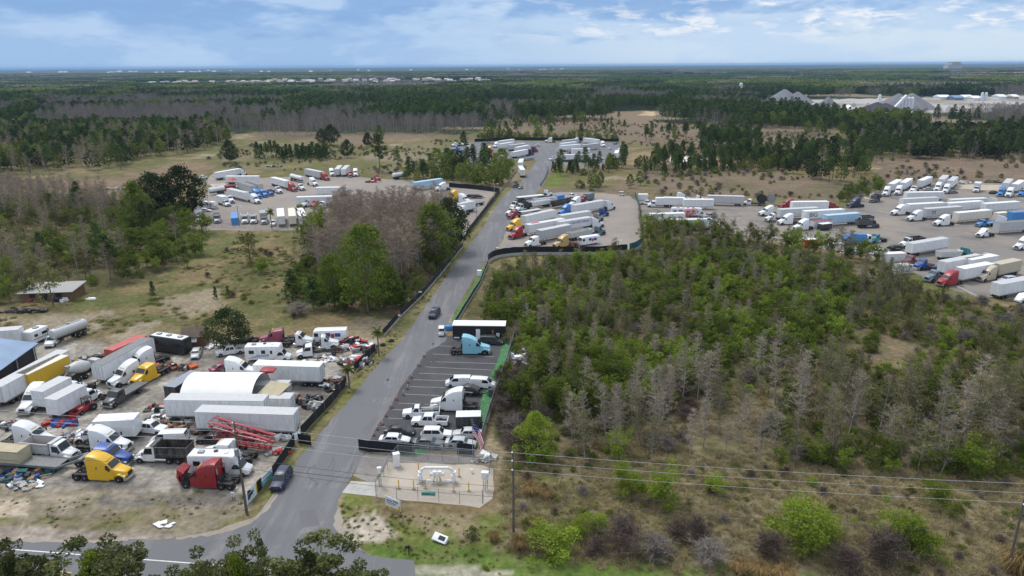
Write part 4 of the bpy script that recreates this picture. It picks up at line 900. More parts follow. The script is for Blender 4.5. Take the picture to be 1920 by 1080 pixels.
# ------------------------------------------------------------------ vehicles: kind, rear pixel, front pixel, colour, label
def fleet(rows, group_of, lod):
    for r in rows:
        kind, xa, ya, xb, yb, c, lab = r[:7]; opt = dict(r[7]) if len(r) > 7 else {}
        l = opt.pop('lod', lod); cat = KIND[kind][1]
        veh(kind, xa, ya, xb, yb, c, lab, group_of(cat), l, **opt)
PL = {'bus': 'buses'}
def plural(c): return PL.get(c, c + 's')
YARD = [
 ('sleeper', 146, 893, 247, 898, 'Y', 'yellow sleeper truck at the front edge of the salvage yard'),
 ('mid', 148, 868, 250, 872, 'B', 'blue semi truck right behind the yellow sleeper truck'),
 ('sleeper', 148, 841, 251, 847, 'W', 'white sleeper truck with long hood behind the blue semi truck'),
 ('sleeper', 4, 831, 113, 838, 'W', 'white high roof sleeper truck behind the small dump truck with red bed'),
 ('dump', 52, 853, 147, 862, 'W/g', 'white dump truck with grey sides and rusty red bed floor'),
 ('flatbed', -55, 868, 126, 882, 'd', 'long grey flatbed trailer carrying a beige crate', dict(ramp=True)),
 ('box', 272, 821, 136, 828, 'W', 'white box truck facing left behind the white long hood sleeper'),
 ('pickup', 258, 807, 305, 812, 'W', 'white pickup parked behind the white box truck of the front row'),
 ('bigvan', 352, 829, 285, 832, 'W', 'white work van behind the black bodied dump truck'),
 ('dump', 360, 864, 260, 862, 'W/K', 'white dump truck with black dump body'),
 ('sleeper', 448, 912, 343, 907, 'R', 'red sleeper truck with hood tipped open beside the utility pole', dict(open_hood=True)),
 ('rv', 362, 886, 474, 888, 'W', 'white motorhome parked behind the red truck with open hood'),
 ('mid', 484, 866, 378, 858, 'W', 'old white semi truck between the motorhome and the red car hauler'),
 ('hauler', 510, 843, 412, 829, 'R', 'red car hauler trailer with raised ramps'),
 ('sedan', 425, 829, 372, 828, 'K', 'black car in front of the long white trailer beside the car hauler'),
 ('trailer', 560, 814, 377, 808, 'W/g', 'long white trailer nearest the road gate, behind the car hauler'),
 ('trailer', 503, 787, 321, 785, 'W/g', 'white trailer just behind the one nearest the gate, below the white tent'),
 ('container', 551, 768, 485, 767, 'W/g', 'pale box container under the tan awning end'),
 ('container', 543, 743, 478, 742, 'g', 'grey box container behind the tan awning', dict(open_end=False)),
 ('trailer', 606, 721, 484, 717, 'W/W', 'white trailer with a red car hood lying on its roof'),
 ('sleeper', 404, 706, 486, 707, 'W', 'white sleeper truck right behind the white arched tent'),
 ('sedan', 407, 697, 429, 690, 'P', 'dark maroon car behind the white sleeper truck at the tent'),
 ('rv', 464, 676, 547, 674, 'W', 'white motorhome with swoosh stripes in the back row'),
 ('bare', 643, 661, 553, 671, 'W', 'white cab truck with bare dark frame in the back row'),
 ('mid', 552, 640, 497, 645, 'P', 'faded maroon semi truck beside the oak tree'),
 ('day', 530, 648, 577, 648, 'W', 'white day cab truck right of the maroon semi'),
 ('day', 577, 656, 621, 653, 'W', 'white day cab truck above the bare frame truck'),
 ('step', 637, 640, 603, 641, 'W', 'boxy white step van at the very back of the yard'),
 ('pickup', 456, 660, 412, 667, 'w', 'light pickup in the shade under the oak tree'),
 ('sedan', 371, 661, 366, 673, 'S', 'silver car facing the camera near the brown shed'),
 ('coach', 348, 663, 296, 655, 'K/W', 'black bus with white roof and roof vents', dict(H=3.5)),
 ('container', 271, 650, 207, 679, 'r/r', 'rusty red shipping container with open end', dict(open_end=False)),
 ('trailer', 189, 722, 283, 668, 'W/d', 'battered white trailer with dark roof left of the red container'),
 ('sleeper', 292, 682, 251, 696, 'W', 'white sleeper truck cab leaning beside the dark roofed trailer'),
 ('sleeper', 262, 707, 226, 722, 'W', 'white wrecked sleeper cab behind the black rollback'),
 ('mid', 296, 703, 266, 719, 'Y', 'yellow wrecked truck cab beside the white wrecked sleeper'),
 ('flat', 266, 729, 204, 765, 'D', 'dark grey flatbed tow truck in the middle of the yard'),
 ('mixer', 141, 715, 190, 693, 'g/g', 'grey cement mixer truck behind the yellow trailer'),
 ('trailer', 0, 765, 126, 692, 'W/g', 'long white trailer at the left edge beside the yellow trailer'),
 ('trailer', 50, 740, 126, 702, 'y/C', 'yellow trailer with cream roof'),
 ('sleeper', 92, 745, 48, 778, 'W', 'white sleeper truck facing the camera, left of the white box trucks'),
 ('box', 74, 774, 160, 727, 'W/g', 'white box truck seen from behind, left of the small white box truck'),
 ('box', 114, 782, 176, 748, 'W/g', 'small white box truck seen from behind beside the red loader'),
 ('loader', 178, 764, 140, 781, 'R', 'red loader tractor behind the small white box truck'),
 ('trailer', -40, 655, 46, 648, 'W/g', 'white trailer at left edge behind the blue roofed building'),
 ('camper', 55, 648, 89, 633, 'W', 'white camper at the far left corner of the yard'),
 ('tanker', 152, 628, 112, 643, 'g', 'grey tank trailer hooked to a white pickup at the yard back corner', dict()),
 ('pickup', 108, 637, 94, 651, 'W', 'white pickup in front of the grey tank trailer'),
 ('container', 322, 750, 370, 720, 'K/s', 'black shipping container with open end beside the white tent'),
]
fleet(YARD, lambda c: plural(c) + ' in the salvage yard', 0)
LOTP = [
 ('suv', 820, 586, 809, 600, 'N', 'black off road car driving toward the camera on the road', dict()),
 ('suv', 537, 891, 519, 921, 'N', 'dark blue estate car by the banners near the road entrance'),
 ('golf', 829, 623, 827, 633, 'W', 'white golf cart parked beside the black office container'),
 ('sleeper', 846, 662, 919, 662, 'L/L', 'light blue sleeper truck in the parking lot'),
 ('minivan', 903, 643, 941, 645, 'K', 'black minivan behind the light blue truck'),
 ('van', 882, 722, 838, 723, 'W', 'white small van facing left, back to back with another'),
 ('van', 884, 724, 927, 727, 'W', 'white small van facing right, back to back with another'),
 ('open', 864, 736, 902, 740, 'K', 'black utility trailer with covered load behind the white sleeper'),
 ('sleeper', 897, 768, 807, 766, 'W', 'white sleeper truck facing left in the parking lot'),
 ('work', 822, 779, 758, 781, 'W', 'white work pickup with ladder rack in the parking lot'),
 ('pickup', 844, 797, 769, 795, 'W', 'white crew pickup with boxes, next to the ladder rack pickup'),
 ('sedan', 723, 813, 777, 814, 'K', 'black car behind the white car at the gate'),
 ('sedan', 712, 829, 769, 831, 'W', 'white car right behind the black entrance gate'),
 ('suv', 790, 820, 848, 821, 'W', 'white sport utility car with sunroof'),
 ('sedan', 775, 835, 832, 838, 'd', 'dark grey car between the white car and the silver car'),
 ('sedan', 838, 835, 890, 838, 'S', 'silver car at the gate beside the flag'),
 ('sedan', 902, 819, 853, 818, 'g', 'pale silver car behind the flag facing left'),
 ('enclosed', 856, 801, 902, 800, 'K/W', 'black cargo trailer with white roof in the parking lot'),
]
fleet(LOTP, lambda c: plural(c) + ' at the parking lot', 0)
LOTC = [
 ('sleeper', 983, 427, 950, 434, 'Y', 'yellow sleeper truck at the left end of the gravel lot'),
 ('trailer', 1044, 411, 974, 427, 'W/g', 'white trailer coupled to the yellow sleeper truck'),
 ('sleeper', 986, 441, 954, 450, 'R', 'red sleeper truck in front of the yellow one in the gravel lot'),
 ('trailer', 1062, 429, 981, 444, 'W/w', 'white trailer coupled to the red sleeper truck'),
 ('mid', 1020, 457, 986, 464, 'W', 'white flat roof semi truck at the front of the gravel lot'),
 ('trailer', 1066, 442, 1010, 454, 'S/g', 'silver trailer coupled to the white flat roof truck', dict(ribs=1) if 0 else dict()),
 ('sleeper', 1070, 459, 1040, 466, 'T', 'tan gold sleeper truck at the front of the gravel lot'),
 ('step', 1120, 456, 1087, 461, 'W', 'white food van with colourful side pictures'),
 ('trailer', 1046, 437, 1106, 427, 'W/g', 'white trailer with big blue lettering in the gravel lot'),
 ('sleeper', 1100, 429, 1127, 425, 'W', 'white sleeper truck coupled to the blue lettered trailer'),
 ('dumptrailer', 1066, 452, 1108, 443, 'g/g', 'grey open top dump trailer behind the food van'),
 ('day', 1102, 443, 1129, 439, 'Q', 'dark teal truck coupled to the grey dump trailer'),
 ('sleeper', 1075, 398, 1046, 405, 'b', 'bright blue sleeper truck in the middle of the gravel lot'),
 ('trailer', 1072, 404, 1132, 393, 'W/g', 'ribbed white trailer right of the bright blue truck'),
 ('sleeper', 1128, 396, 1150, 391, 'W', 'white sleeper truck at the right end of the gravel lot'),
 ('day', 1113, 409, 1139, 403, 'B', 'dark blue semi truck facing right in the gravel lot'),
 ('day', 1102, 418, 1128, 412, 'G', 'grey semi truck beside the dark blue one'),
 ('trailer', 1050, 424, 1104, 415, 'w/g', 'pale trailer behind the blue lettered trailer'),
 ('day', 976, 400, 950, 406, 'W', 'white day cab truck beside the small red one'),
 ('day', 979, 405, 954, 411, 'R', 'small red day cab truck behind the yellow sleeper'),
 ('flatbed', 1012, 397, 976, 403, 'g', 'grey flatbed trailer behind the small red day cab'),
 ('dump', 985, 386, 955, 393, 'W/K', 'white truck with black dump body, second row of the gravel lot'),
 ('dump', 995, 391, 966, 397, 'W/K', 'white truck with black dump body, nearest of the pair'),
 ('dumptrailer', 1030, 386, 994, 392, 'W', 'white dump trailer with many wheels'),
 ('dumptrailer', 1042, 381, 1000, 386, 'w', 'white dump trailer behind the many wheeled one'),
 ('flatbed', 969, 375, 1018, 370, 'W', 'white flat trailer at the back of the gravel lot'),
 ('day', 1008, 371, 1034, 367, 'W', 'white day cab truck at the back of the gravel lot'),
 ('dumptrailer', 1066, 385, 1036, 391, 'K', 'black dump trailer beside the white sleeper at the back'),
 ('sleeper', 1092, 384, 1067, 389, 'W', 'white sleeper truck behind the bright blue truck'),
 ('container', 1055, 376, 1042, 378, 'b/b', 'blue box container at the back of the gravel lot'),
 ('day', 1112, 377, 1085, 381, 'M', 'maroon truck behind the white sleeper at the back'),
 ('pickup', 1062, 372, 1080, 369, 'W', 'white pickup at the back of the gravel lot'),
 ('container', 1110, 372, 1098, 375, 'Q/Q', 'dark grey box container right of the maroon truck'),
 ('golf', 1163, 367, 1168, 367, 'W', 'small white cart at the far fence of the gravel lot'),
]
fleet(LOTC, lambda c: plural(c) + ' in the gravel lot', 1)
LOTD = [
 ('container', 1214, 375, 1197, 375, 'W/W', 'white box container at the left corner of the large lot'),
 ('pickup', 1202, 383, 1223, 384, 'W', 'white pickup near the left corner of the large lot'),
 ('box', 1252, 388, 1218, 388, 'W', 'white box truck facing left at the large lot corner'),
 ('trailer', 1244, 388, 1284, 389, 'W/W', 'white trailer behind the left box truck'),
 ('trailer', 1280, 392, 1337, 392, 'W/W', 'white trailer next right of the first at the back row'),
 ('sleeper', 1262, 378, 1291, 377, 'W', 'white aero sleeper truck poking above the back row trailers'),
 ('day', 1290, 380, 1318, 379, 'W', 'white day cab poking above the back row trailers'),
 ('trailer', 1394, 386, 1326, 384, 'g/g', 'long grey trailer in the back row'),
 ('flat', 1432, 386, 1396, 384, 'W/K', 'white truck whose deck carries two giant reels'),
 ('sleeper', 1488, 390, 1466, 391, 'R', 'red sleeper truck in the back row of the large lot'),
 ('trailer', 1550, 396, 1482, 397, 'W/W', 'white trailer with dark blue letter on its side'),
 ('day', 1540, 394, 1568, 393, 'R', 'red truck end behind the lettered trailer'),
 ('sleeper', 1456, 403, 1424, 405, 'W', 'white sleeper truck first of the left facing row'),
 ('day', 1466, 413, 1437, 416, 'W', 'white day cab second of the left facing row'),
 ('trailer', 1530, 408, 1458, 412, 'w/g', 'pale trailer coupled to the second of the left facing row'),
 ('sleeper', 1493, 419, 1458, 422, 'W', 'white sleeper truck without trailer in the left facing row'),
 ('sleeper', 1522, 429, 1487, 433, 'W', 'white sleeper truck nearest of the left facing row'),
 ('trailer', 1583, 411, 1500, 416, 'W/W', 'white trailer with black lettering on its side'),
 ('container', 1556, 425, 1522, 428, 'w/M', 'box with brown roof behind the nearest left facing truck'),
 ('trailer', 1606, 419, 1545, 424, 'u/u', 'light blue trailer behind the brown roofed box'),
 ('enclosed', 1555, 430, 1537, 432, 'K/W', 'black low trailer beside the nearest left facing truck'),
 ('trailer', 1217, 421, 1282, 419, 'W/W', 'white trailer nearest the left fence of the large lot'),
 ('trailer', 1240, 433, 1326, 431, 'W/w', 'white trailer at the lot edge above the trees'),
 ('sleeper', 1320, 430, 1346, 427, 'W', 'white sleeper truck coupled to the trailer above the trees'),
 ('hauler', 1256, 413, 1300, 410, 'r', 'rusty red trailer between two white trailers'),
 ('camper', 1259, 404, 1282, 404, 'W', 'white camper in the middle of the large lot'),
 ('rv', 1282, 406, 1322, 406, 'W', 'white motorhome in the middle of the large lot'),
 ('pickup', 1340, 408, 1322, 409, 'G', 'grey pickup right of the motorhome in the large lot'),
 ('container', 1527, 463, 1507, 463, 'O/W', 'orange box container with white top beside the trees'),
 ('sleeper', 1618, 387, 1587, 390, 'N', 'dark blue sleeper truck alone near the bushes'),
 ('dump', 1647, 375, 1632, 381, 'D/K', 'dark dump truck facing the camera by the sand heap'),
 ('sleeper', 1669, 362, 1654, 371, 'W', 'white truck at left end of the row facing the camera'),
 ('trailer', 1688, 350, 1664, 364, 'W/W', 'white trailer at left end of the row facing the camera'),
 ('sleeper', 1691, 360, 1677, 369, 'W', 'white truck second in the row facing the camera'),
 ('trailer', 1707, 348, 1687, 361, 'W/W', 'white trailer second in the row facing the camera'),
 ('day', 1722, 357, 1705, 364, 'W', 'white day cab third in the row facing the camera'),
 ('trailer', 1742, 346, 1722, 355, 'W/W', 'white trailer beside the silver car in the far row'),
 ('sedan', 1735, 357, 1746, 357, 'S', 'silver car right of the third trailer in the far row'),
 ('sleeper', 1764, 354, 1752, 362, 'W', 'white truck left of a pair right of the silver car'),
 ('trailer', 1773, 342, 1760, 354, 'W/g', 'grey roofed trailer left of a pair right of the silver car'),
 ('sleeper', 1780, 357, 1767, 366, 'W', 'white truck right of a pair right of the silver car'),
 ('trailer', 1792, 344, 1776, 358, 'W/g', 'grey roofed trailer right of a pair right of the silver car'),
 ('sedan', 1779, 363, 1793, 362, 'd', 'dark car beside the white pair in the far row'),
 ('box', 1834, 353, 1827, 365, 'w/w', 'pale box truck facing the camera alone in the far row'),
 ('sedan', 1856, 364, 1868, 362, 'K', 'dark car left of the blue truck in the far row'),
 ('sleeper', 1880, 363, 1872, 371, 'b', 'blue truck at right of the far row'),
 ('trailer', 1893, 349, 1880, 362, 'W/g', 'white trailer coupled to the blue truck of the far row'),
 ('sleeper', 1899, 364, 1885, 373, 'W', 'white truck right of the blue one in the far row'),
 ('trailer', 1916, 352, 1897, 364, 'W/W', 'white trailer right of the blue truck in the far row'),
 ('day', 1922, 364, 1910, 370, 'b', 'blue day cab at the right frame edge of the far row'),
 ('trailer', 1764, 377, 1696, 378, 'W/W', 'white trailer at the back of the middle block'),
 ('trailer', 1767, 387, 1674, 392, 'W/g', 'grey roofed trailer second from the back of the middle block'),
 ('sleeper', 1702, 401, 1671, 404, 'W', 'white sleeper truck at left of the middle block'),
 ('trailer', 1767, 398, 1698, 402, 'W/W', 'white trailer coupled to the truck at left of the middle block'),
 ('trailer', 1770, 393, 1853, 389, 'w/w', 'grey white trailer facing right in the middle block'),
 ('sleeper', 1848, 390, 1873, 386, 'W', 'white sleeper truck facing right in the middle block'),
 ('sleeper', 1734, 412, 1700, 415, 'W', 'white sleeper truck in front of the middle block'),
 ('trailer', 1797, 406, 1730, 411, 'g/g', 'grey trailer with dark logo coupled to the front middle truck'),
 ('trailer', 1838, 395, 1772, 400, 'W/W', 'white trailer with blue lettering behind the logo trailer'),
 ('sleeper', 1784, 421, 1752, 424, 'W', 'white sleeper truck pulling a cream trailer'),
 ('trailer', 1860, 412, 1780, 420, 'C/W', 'cream trailer in the middle of the large lot'),
 ('flat', 1866, 422, 1830, 426, 'b/b', 'bright blue flatbed truck beside the blue trailer'),
 ('sleeper', 1862, 426, 1890, 422, 'W', 'white sleeper cab right of the bright blue flatbed truck'),
 ('trailer', 1837, 401, 1908, 396, 'W/W', 'white trailer behind the blue trailer at right'),
 ('trailer', 1956, 414, 1890, 418, 'b/b', 'blue trailer at the right frame edge'),
 ('container', 1886, 410, 1866, 412, 'C/C', 'beige box container left of the blue trailer'),
 ('day', 1862, 441, 1832, 446, 'W', 'white day cab pulling a grey trailer at the right side'),
 ('trailer', 1945, 433, 1856, 440, 'g/d', 'grey trailer pulled by the white day cab at the right side'),
 ('sleeper', 1938, 462, 1897, 471, 'W', 'white sleeper truck cut off by the right frame edge'),
 ('dump', 1605, 427, 1647, 426, 'D/D', 'dark grey dump truck facing right alone in the lot'),
 ('dump', 1636, 418, 1593, 420, 'W/D', 'white dump truck with dark body behind the dark grey one'),
 ('garbage', 1580, 459, 1630, 456, 'b/W', 'blue refuse truck beside the concrete wall'),
 ('day', 1658, 452, 1632, 456, 'E', 'teal truck right of the blue refuse truck'),
 ('dump', 1731, 459, 1685, 463, 'W/K', 'white truck with black dump body in the centre of the large lot'),
 ('trailer', 1692, 482, 1778, 467, 'W/g', 'long white trailer in front of the black bodied dump truck'),
 ('container', 1692, 489, 1655, 491, 'W/W', 'white box container beside the trees left of the long trailer'),
 ('pickup', 1662, 476, 1632, 478, 'W', 'white pickup behind the white box container by the trees'),
 ('open', 1666, 470, 1692, 468, 'K', 'black low trailer left of the long white trailer'),
 ('dumptrailer', 1758, 488, 1797, 486, 'w', 'small white open dump trailer right of the long trailer'),
 ('day', 1793, 485, 1812, 481, 'E', 'teal day cab coupled to the small white dump trailer'),
 ('trailer', 1748, 520, 1846, 500, 'W/g', 'white trailer with grey rear doors near the red truck'),
 ('sleeper', 1838, 502, 1865, 496, 'W', 'white sleeper truck coupled to the grey doored trailer'),
 ('trailer', 1860, 503, 1810, 512, 'W/W', 'bright white trailer between the grey doored one and the tan one'),
 ('sleeper', 1800, 530, 1757, 538, 'R', 'red sleeper truck at the tree edge on the right'),
 ('trailer', 1852, 519, 1795, 530, 'W/W', 'short white trailer coupled to the red truck at the tree edge'),
 ('sleeper', 1869, 521, 1833, 529, 't', 'tan sleeper truck behind the red truck at the tree edge'),
 ('trailer', 1903, 512, 1862, 521, 't/t', 'tan trailer coupled to the tan sleeper truck'),
 ('suv', 1905, 528, 1870, 531, 'S', 'silver estate car in front of the tan trailer'),
 ('trailer', 1854, 562, 1950, 543, 'W/g', 'white trailer with dark rear doors nearest the right edge'),
 ('bigvan', 1938, 562, 1903, 568, 'W', 'white van at the right edge under the dark doored trailer'),
 ('container', 1704, 511, 1678, 513, 'W/W', 'small white box container at the tree edge'),
 ('day', 1746, 500, 1718, 506, 'B', 'blue truck wreck beside the small white box container'),
 ('day', 1724, 494, 1696, 499, 'M', 'maroon truck wreck beside the small white box container'),
 ('day', 1766, 523, 1742, 528, 'Q', 'dark teal truck wreck left of the red truck'),
]
fleet(LOTD, lambda c: plural(c) + ' in the large lot', 1)
LOTE = [
 ('trailer', 401, 339, 455, 329, 'W/W', 'white trailer at the back left of the west lot'),
 ('sleeper', 441, 333, 464, 327, 'W', 'white truck at the back left of the west lot'),
 ('pickup', 374, 337, 386, 334, 'W', 'white pickup by the big oak of the west lot'),
 ('trailer', 425, 345, 488, 345, 'W/W', 'white trailer beside the red umbrella'),
 ('container', 441, 358, 422, 358, 'R/R', 'red waste container under the red umbrella'),
 ('pickup', 458, 356, 443, 358, 'S', 'silver pickup beside the red waste container'),
 ('tanker', 418, 362, 396, 366, 'W', 'short white tank by the big oak'),
 ('trailer', 424, 368, 472, 380, 'W/g', 'grey roofed white trailer of the first pair in the west lot'),
 ('sleeper', 466, 377, 490, 384, 'W', 'white sleeper truck pulling the grey roofed trailer of the west lot'),
 ('sleeper', 468, 367, 495, 375, 'b', 'blue truck left of three in the west lot'),
 ('trailer', 452, 357, 476, 365, 'g/d', 'grey trailer behind the left blue truck of the west lot'),
 ('mid', 482, 365, 505, 372, 'b', 'blue truck between two others in the west lot'),
 ('trailer', 468, 354, 490, 362, 'g/d', 'grey trailer behind the middle blue truck of the west lot'),
 ('day', 495, 362, 515, 370, 'B', 'blue truck right of three in the west lot'),
 ('box', 406, 380, 436, 390, 'W', 'white box truck left of the blue trucks'),
 ('day', 420, 376, 440, 383, 'W', 'white truck cab behind the white box truck'),
 ('camper', 381, 391, 406, 392, 'W', 'white camper beside the white car at the west lot edge'),
 ('sedan', 374, 397, 397, 397, 'W', 'white car at the left edge of the west lot'),
 ('trailer', 508, 346, 545, 356, 'W/W', 'white trailer pulled by the lone red truck of the west lot'),
 ('sleeper', 538, 355, 558, 361, 'R', 'red truck pulling a white trailer in the west lot'),
 ('day', 553, 353, 573, 359, 'W', 'white truck right of the red one in the west lot'),
 ('day', 511, 359, 529, 364, 'W', 'white truck left of the red one in the west lot'),
 ('tanker', 534, 334, 582, 347, 'W', 'long white tank trailer in the west lot'),
 ('sleeper', 576, 345, 598, 351, 'W', 'white sleeper truck pulling the tank trailer'),
 ('trailer', 574, 330, 606, 337, 'g/g', 'grey trailer pulled by the bright red truck at the back'),
 ('sleeper', 600, 335, 619, 340, 'R', 'bright red truck at the back of the west lot'),
 ('sleeper', 619, 325, 626, 334, 'W', 'white truck facing the camera right of the bright red truck'),
 ('trailer', 640, 322, 631, 333, 'g/g', 'grey trailer seen from behind at the back of the west lot'),
 ('trailer', 654, 322, 643, 333, 'W/g', 'white trailer seen from behind at the back of the west lot'),
 ('day', 660, 327, 656, 335, 'R', 'small red truck beside the white trailer back'),
 ('sleeper', 667, 325, 667, 335, 'W', 'white truck facing the camera beside the small red truck'),
 ('trailer', 624, 385, 558, 387, 'W/W', 'white trailer behind the front three trucks near the bare trees'),
 ('day', 594, 384, 568, 389, 'W', 'white truck left of the front three near the bare trees'),
 ('day', 608, 385, 584, 391, 'R', 'red truck in the front three near the bare trees'),
 ('day', 622, 387, 596, 393, 'W', 'white truck right of the front three near the bare trees'),
 ('trailer', 655, 367, 594, 368, 'W/W', 'white trailer with dark lettering near the bare trees'),
 ('dump', 407, 407, 408, 425, 'G/G', 'grey dump truck at the near fence of the west lot'),
 ('box', 375, 405, 373, 424, 'W', 'white box truck at the near fence left of the grey dump truck'),
 ('container', 441, 410, 441, 422, 'b/b', 'blue box container at the near fence'),
 ('dump', 459, 408, 460, 426, 'w/w', 'pale dump truck left of the pair at the near fence'),
 ('dump', 475, 408, 476, 426, 'w/w', 'pale dump truck right of the pair at the near fence'),
 ('box', 495, 408, 496, 427, 'G', 'grey box truck left of the palm'),
 ('pickup', 512, 416, 512, 428, 'W', 'white pickup beside the palm'),
 ('trailer', 527, 408, 529, 428, 'W/W', 'white trailer seen from behind right of the palm'),
 ('trailer', 548, 407, 550, 428, 'C/C', 'cream trailer seen from behind right of the palm'),
 ('trailer', 563, 408, 570, 427, 'W/W', 'white trailer half hidden by the green tree at the near fence'),
 ('trailer', 770, 359, 834, 349, 'u/u', 'pale blue trailer right of the bare trees'),
 ('sleeper', 843, 356, 815, 359, 'W', 'white sleeper truck in front of the pale blue trailer'),
 ('sleeper', 862, 371, 838, 376, 'Y', 'yellow sleeper truck inside the fenced corner'),
 ('day', 838, 374, 820, 377, 'K', 'black truck frame left of the yellow sleeper in the fenced corner'),
 ('sleeper', 860, 379, 877, 382, 'W', 'white sleeper truck right of the yellow one in the fenced corner'),
 ('open', 874, 371, 904, 372, 'K', 'long load under black cover in the fenced corner'),
 ('trailer', 888, 395, 854, 402, 'W/g', 'white trailer in the fenced corner'),
 ('sleeper', 876, 402, 853, 408, 'W', 'white sleeper truck with tank in the fenced corner'),
 ('open', 858, 416, 874, 417, 'K', 'black low trailer by the roadside fence'),
 ('flatbed', 905, 383, 880, 388, 'd', 'dark flatbed trailer by the roadside fence'),
 ('day', 862, 421, 846, 426, 'R', 'red truck half hidden behind the tree in the fenced corner'),
 ('tanker', 738, 337, 760, 334, 'W', 'white tank behind the bare trees'),
 ('day', 697, 336, 712, 340, 'r', 'rusty red truck wreck at the back of the west lot'),
]
fleet(LOTE, lambda c: plural(c) + ' in the west lot', 1)
LOTG = [
 ('sleeper', 924, 282, 913, 287, 'Y', 'yellow truck far up the road, left lot'), ('trailer', 972, 275, 925, 283, 'W/W', 'white trailer pulled by the far yellow truck'),
 ('trailer', 970, 270, 928, 276, 'W/W', 'tallest white trailer of the far left lot'), ('sleeper', 936, 275, 925, 278, 'W', 'white truck before the tallest far trailer'),
 ('day', 930, 292, 920, 295, 'O', 'orange truck cab in the far left lot'), ('trailer', 956, 298, 992, 291, 'W/W', 'white trailer pulled by the far dark truck'),
 ('sleeper', 987, 293, 1001, 289, 'N', 'dark truck in the far left lot near the road'), ('sleeper', 994, 287, 1008, 284, 'M', 'maroon truck in the far left lot near the road'),
 ('trailer', 962, 289, 996, 282, 'W/W', 'white trailer pulled by the far maroon truck'), ('trailer', 950, 284, 988, 279, 'g/g', 'grey trailer between the far yellow and maroon trucks'),
 ('pickup', 1002, 275, 1014, 273, 'W', 'white pickup by the road end in the far left lot'), ('pickup', 986, 271, 974, 273, 'W', 'white pickup behind the far trailers'),
 ('flatbed', 974, 302, 1000, 299, 'd', 'brown flatbed trailer beside the far road'),
 ('trailer', 974, 320, 979, 309, 'W/W', 'white trailer on the road, farther of two'), ('trailer', 982, 336, 974, 322, 'W/g', 'white trailer on the road, nearer of two'),
 ('day', 973, 344, 960, 357, 'K', 'black truck parked on the road behind the trailers', dict(lod=1)), ('sedan', 980, 350, 972, 357, 'd', 'dark car parked on the road beside the black truck'),
 ('sleeper', 1036, 267, 1027, 267, 'W', 'white truck crossing the end of the road'),
 ('day', 862, 274, 850, 275, 'W', 'white truck at the back of the farthest left group'), ('day', 878, 272, 866, 274, 'W', 'white truck in the farthest left group, back right'),
 ('bigvan', 884, 278, 872, 280, 'W', 'white van in the farthest left group'), ('day', 862, 280, 851, 283, 'B', 'dark blue truck in the farthest left group'),
 ('sedan', 868, 284, 860, 285, 'b', 'blue car in the farthest left group'), ('sedan', 880, 282, 888, 281, 'E', 'teal car in the farthest left group'),
 ('pickup', 866, 288, 876, 290, 'B', 'blue pickup in the farthest left group'), ('sleeper', 854, 298, 869, 302, 'W', 'white truck nearest of the farthest left group'),
 ('day', 866, 294, 877, 298, 'R', 'red truck nearest of the farthest left group'), ('sedan', 882, 293, 889, 291, 'K', 'black car alone right of the farthest left group'),
 ('trailer', 1042, 281, 1088, 275, 'W/W', 'white trailer at the far right lot corner by the road'), ('trailer', 1046, 285, 1092, 281, 'W/g', 'grey roofed trailer second in the far right lot'),
 ('trailer', 1052, 274, 1086, 270, 'g/g', 'grey trailer at the back of the far right lot'), ('trailer', 1128, 273, 1090, 268, 'W/W', 'white trailer at the back right of the far right lot'),
 ('sleeper', 1122, 272, 1138, 278, 'W', 'white truck at the right of the far right lot'), ('trailer', 1090, 283, 1124, 279, 'g/g', 'grey trailer in the middle of the far right lot'),
 ('day', 1076, 291, 1062, 293, 'M', 'maroon truck in the far right lot'), ('trailer', 1106, 290, 1072, 291, 'W/W', 'white trailer right of the far maroon truck'),
 ('trailer', 1054, 303, 1088, 301, 'W/W', 'white trailer behind the pines of the far right lot'), ('trailer', 1084, 304, 1108, 301, 'W/W', 'white trailer end behind the pines of the far right lot'),
 ('pickup', 1042, 299, 1030, 301, 'W', 'white pickup at the far right lot entrance'), ('day', 1110, 294, 1098, 297, 'N', 'dark blue truck in the far right lot'),
 ('sedan', 1140, 281, 1146, 279, 'W', 'white car beside the white truck of the far right lot'), ('sedan', 1150, 271, 1158, 270, 'b', 'blue car at the far right corner'),
 ('suv', 1158, 284, 1166, 282, 'D', 'dark car at the far right fence'), ('pickup', 1130, 299, 1118, 300, 'W', 'white pickup behind the pines of the far right lot'),
 ('trailer', 1154, 302, 1158, 291, 'W/W', 'white trailer at the right fence of the far right lot'), ('sleeper', 1084, 268, 1076, 268, 'W', 'white truck at the very back of the far right lot'),
]
fleet(LOTG, lambda c: plural(c) + ' in the far lots', 2)
# ------------------------------------------------------------------ fences, gates, walls
m, b, o = newmat('chainlink')
t = b.n('ShaderNodeTexCoord')
tr = b.n('ShaderNodeBsdfTransparent'); df = b.n('ShaderNodeBsdfPrincipled', ins={'Base Color': (.30, .32, .35, 1), 'Roughness': .5, 'Metallic': .4})
wv = b.n('ShaderNodeTexWave', bands_direction='DIAGONAL', ins={'Vector': t.outputs['Object'], 'Scale': 4.0, 'Distortion': 1.0})
mx = b.n('ShaderNodeMixShader', ins={0: b.ramp(wv.outputs['Fac'], [(.2, .05), (.8, .20)]), 1: tr.outputs[0], 2: df.outputs[0]})
b.link(mx.outputs[0], o.inputs[0])
def rounded(pts, k=2):
    for _ in range(k):
        q = [pts[0]]
        for a, c in zip(pts, pts[1:]):
            q += [(a[0] * .75 + c[0] * .25, a[1] * .75 + c[1] * .25), (a[0] * .25 + c[0] * .75, a[1] * .25 + c[1] * .75)]
        pts = q + [pts[-1]]
    return pts
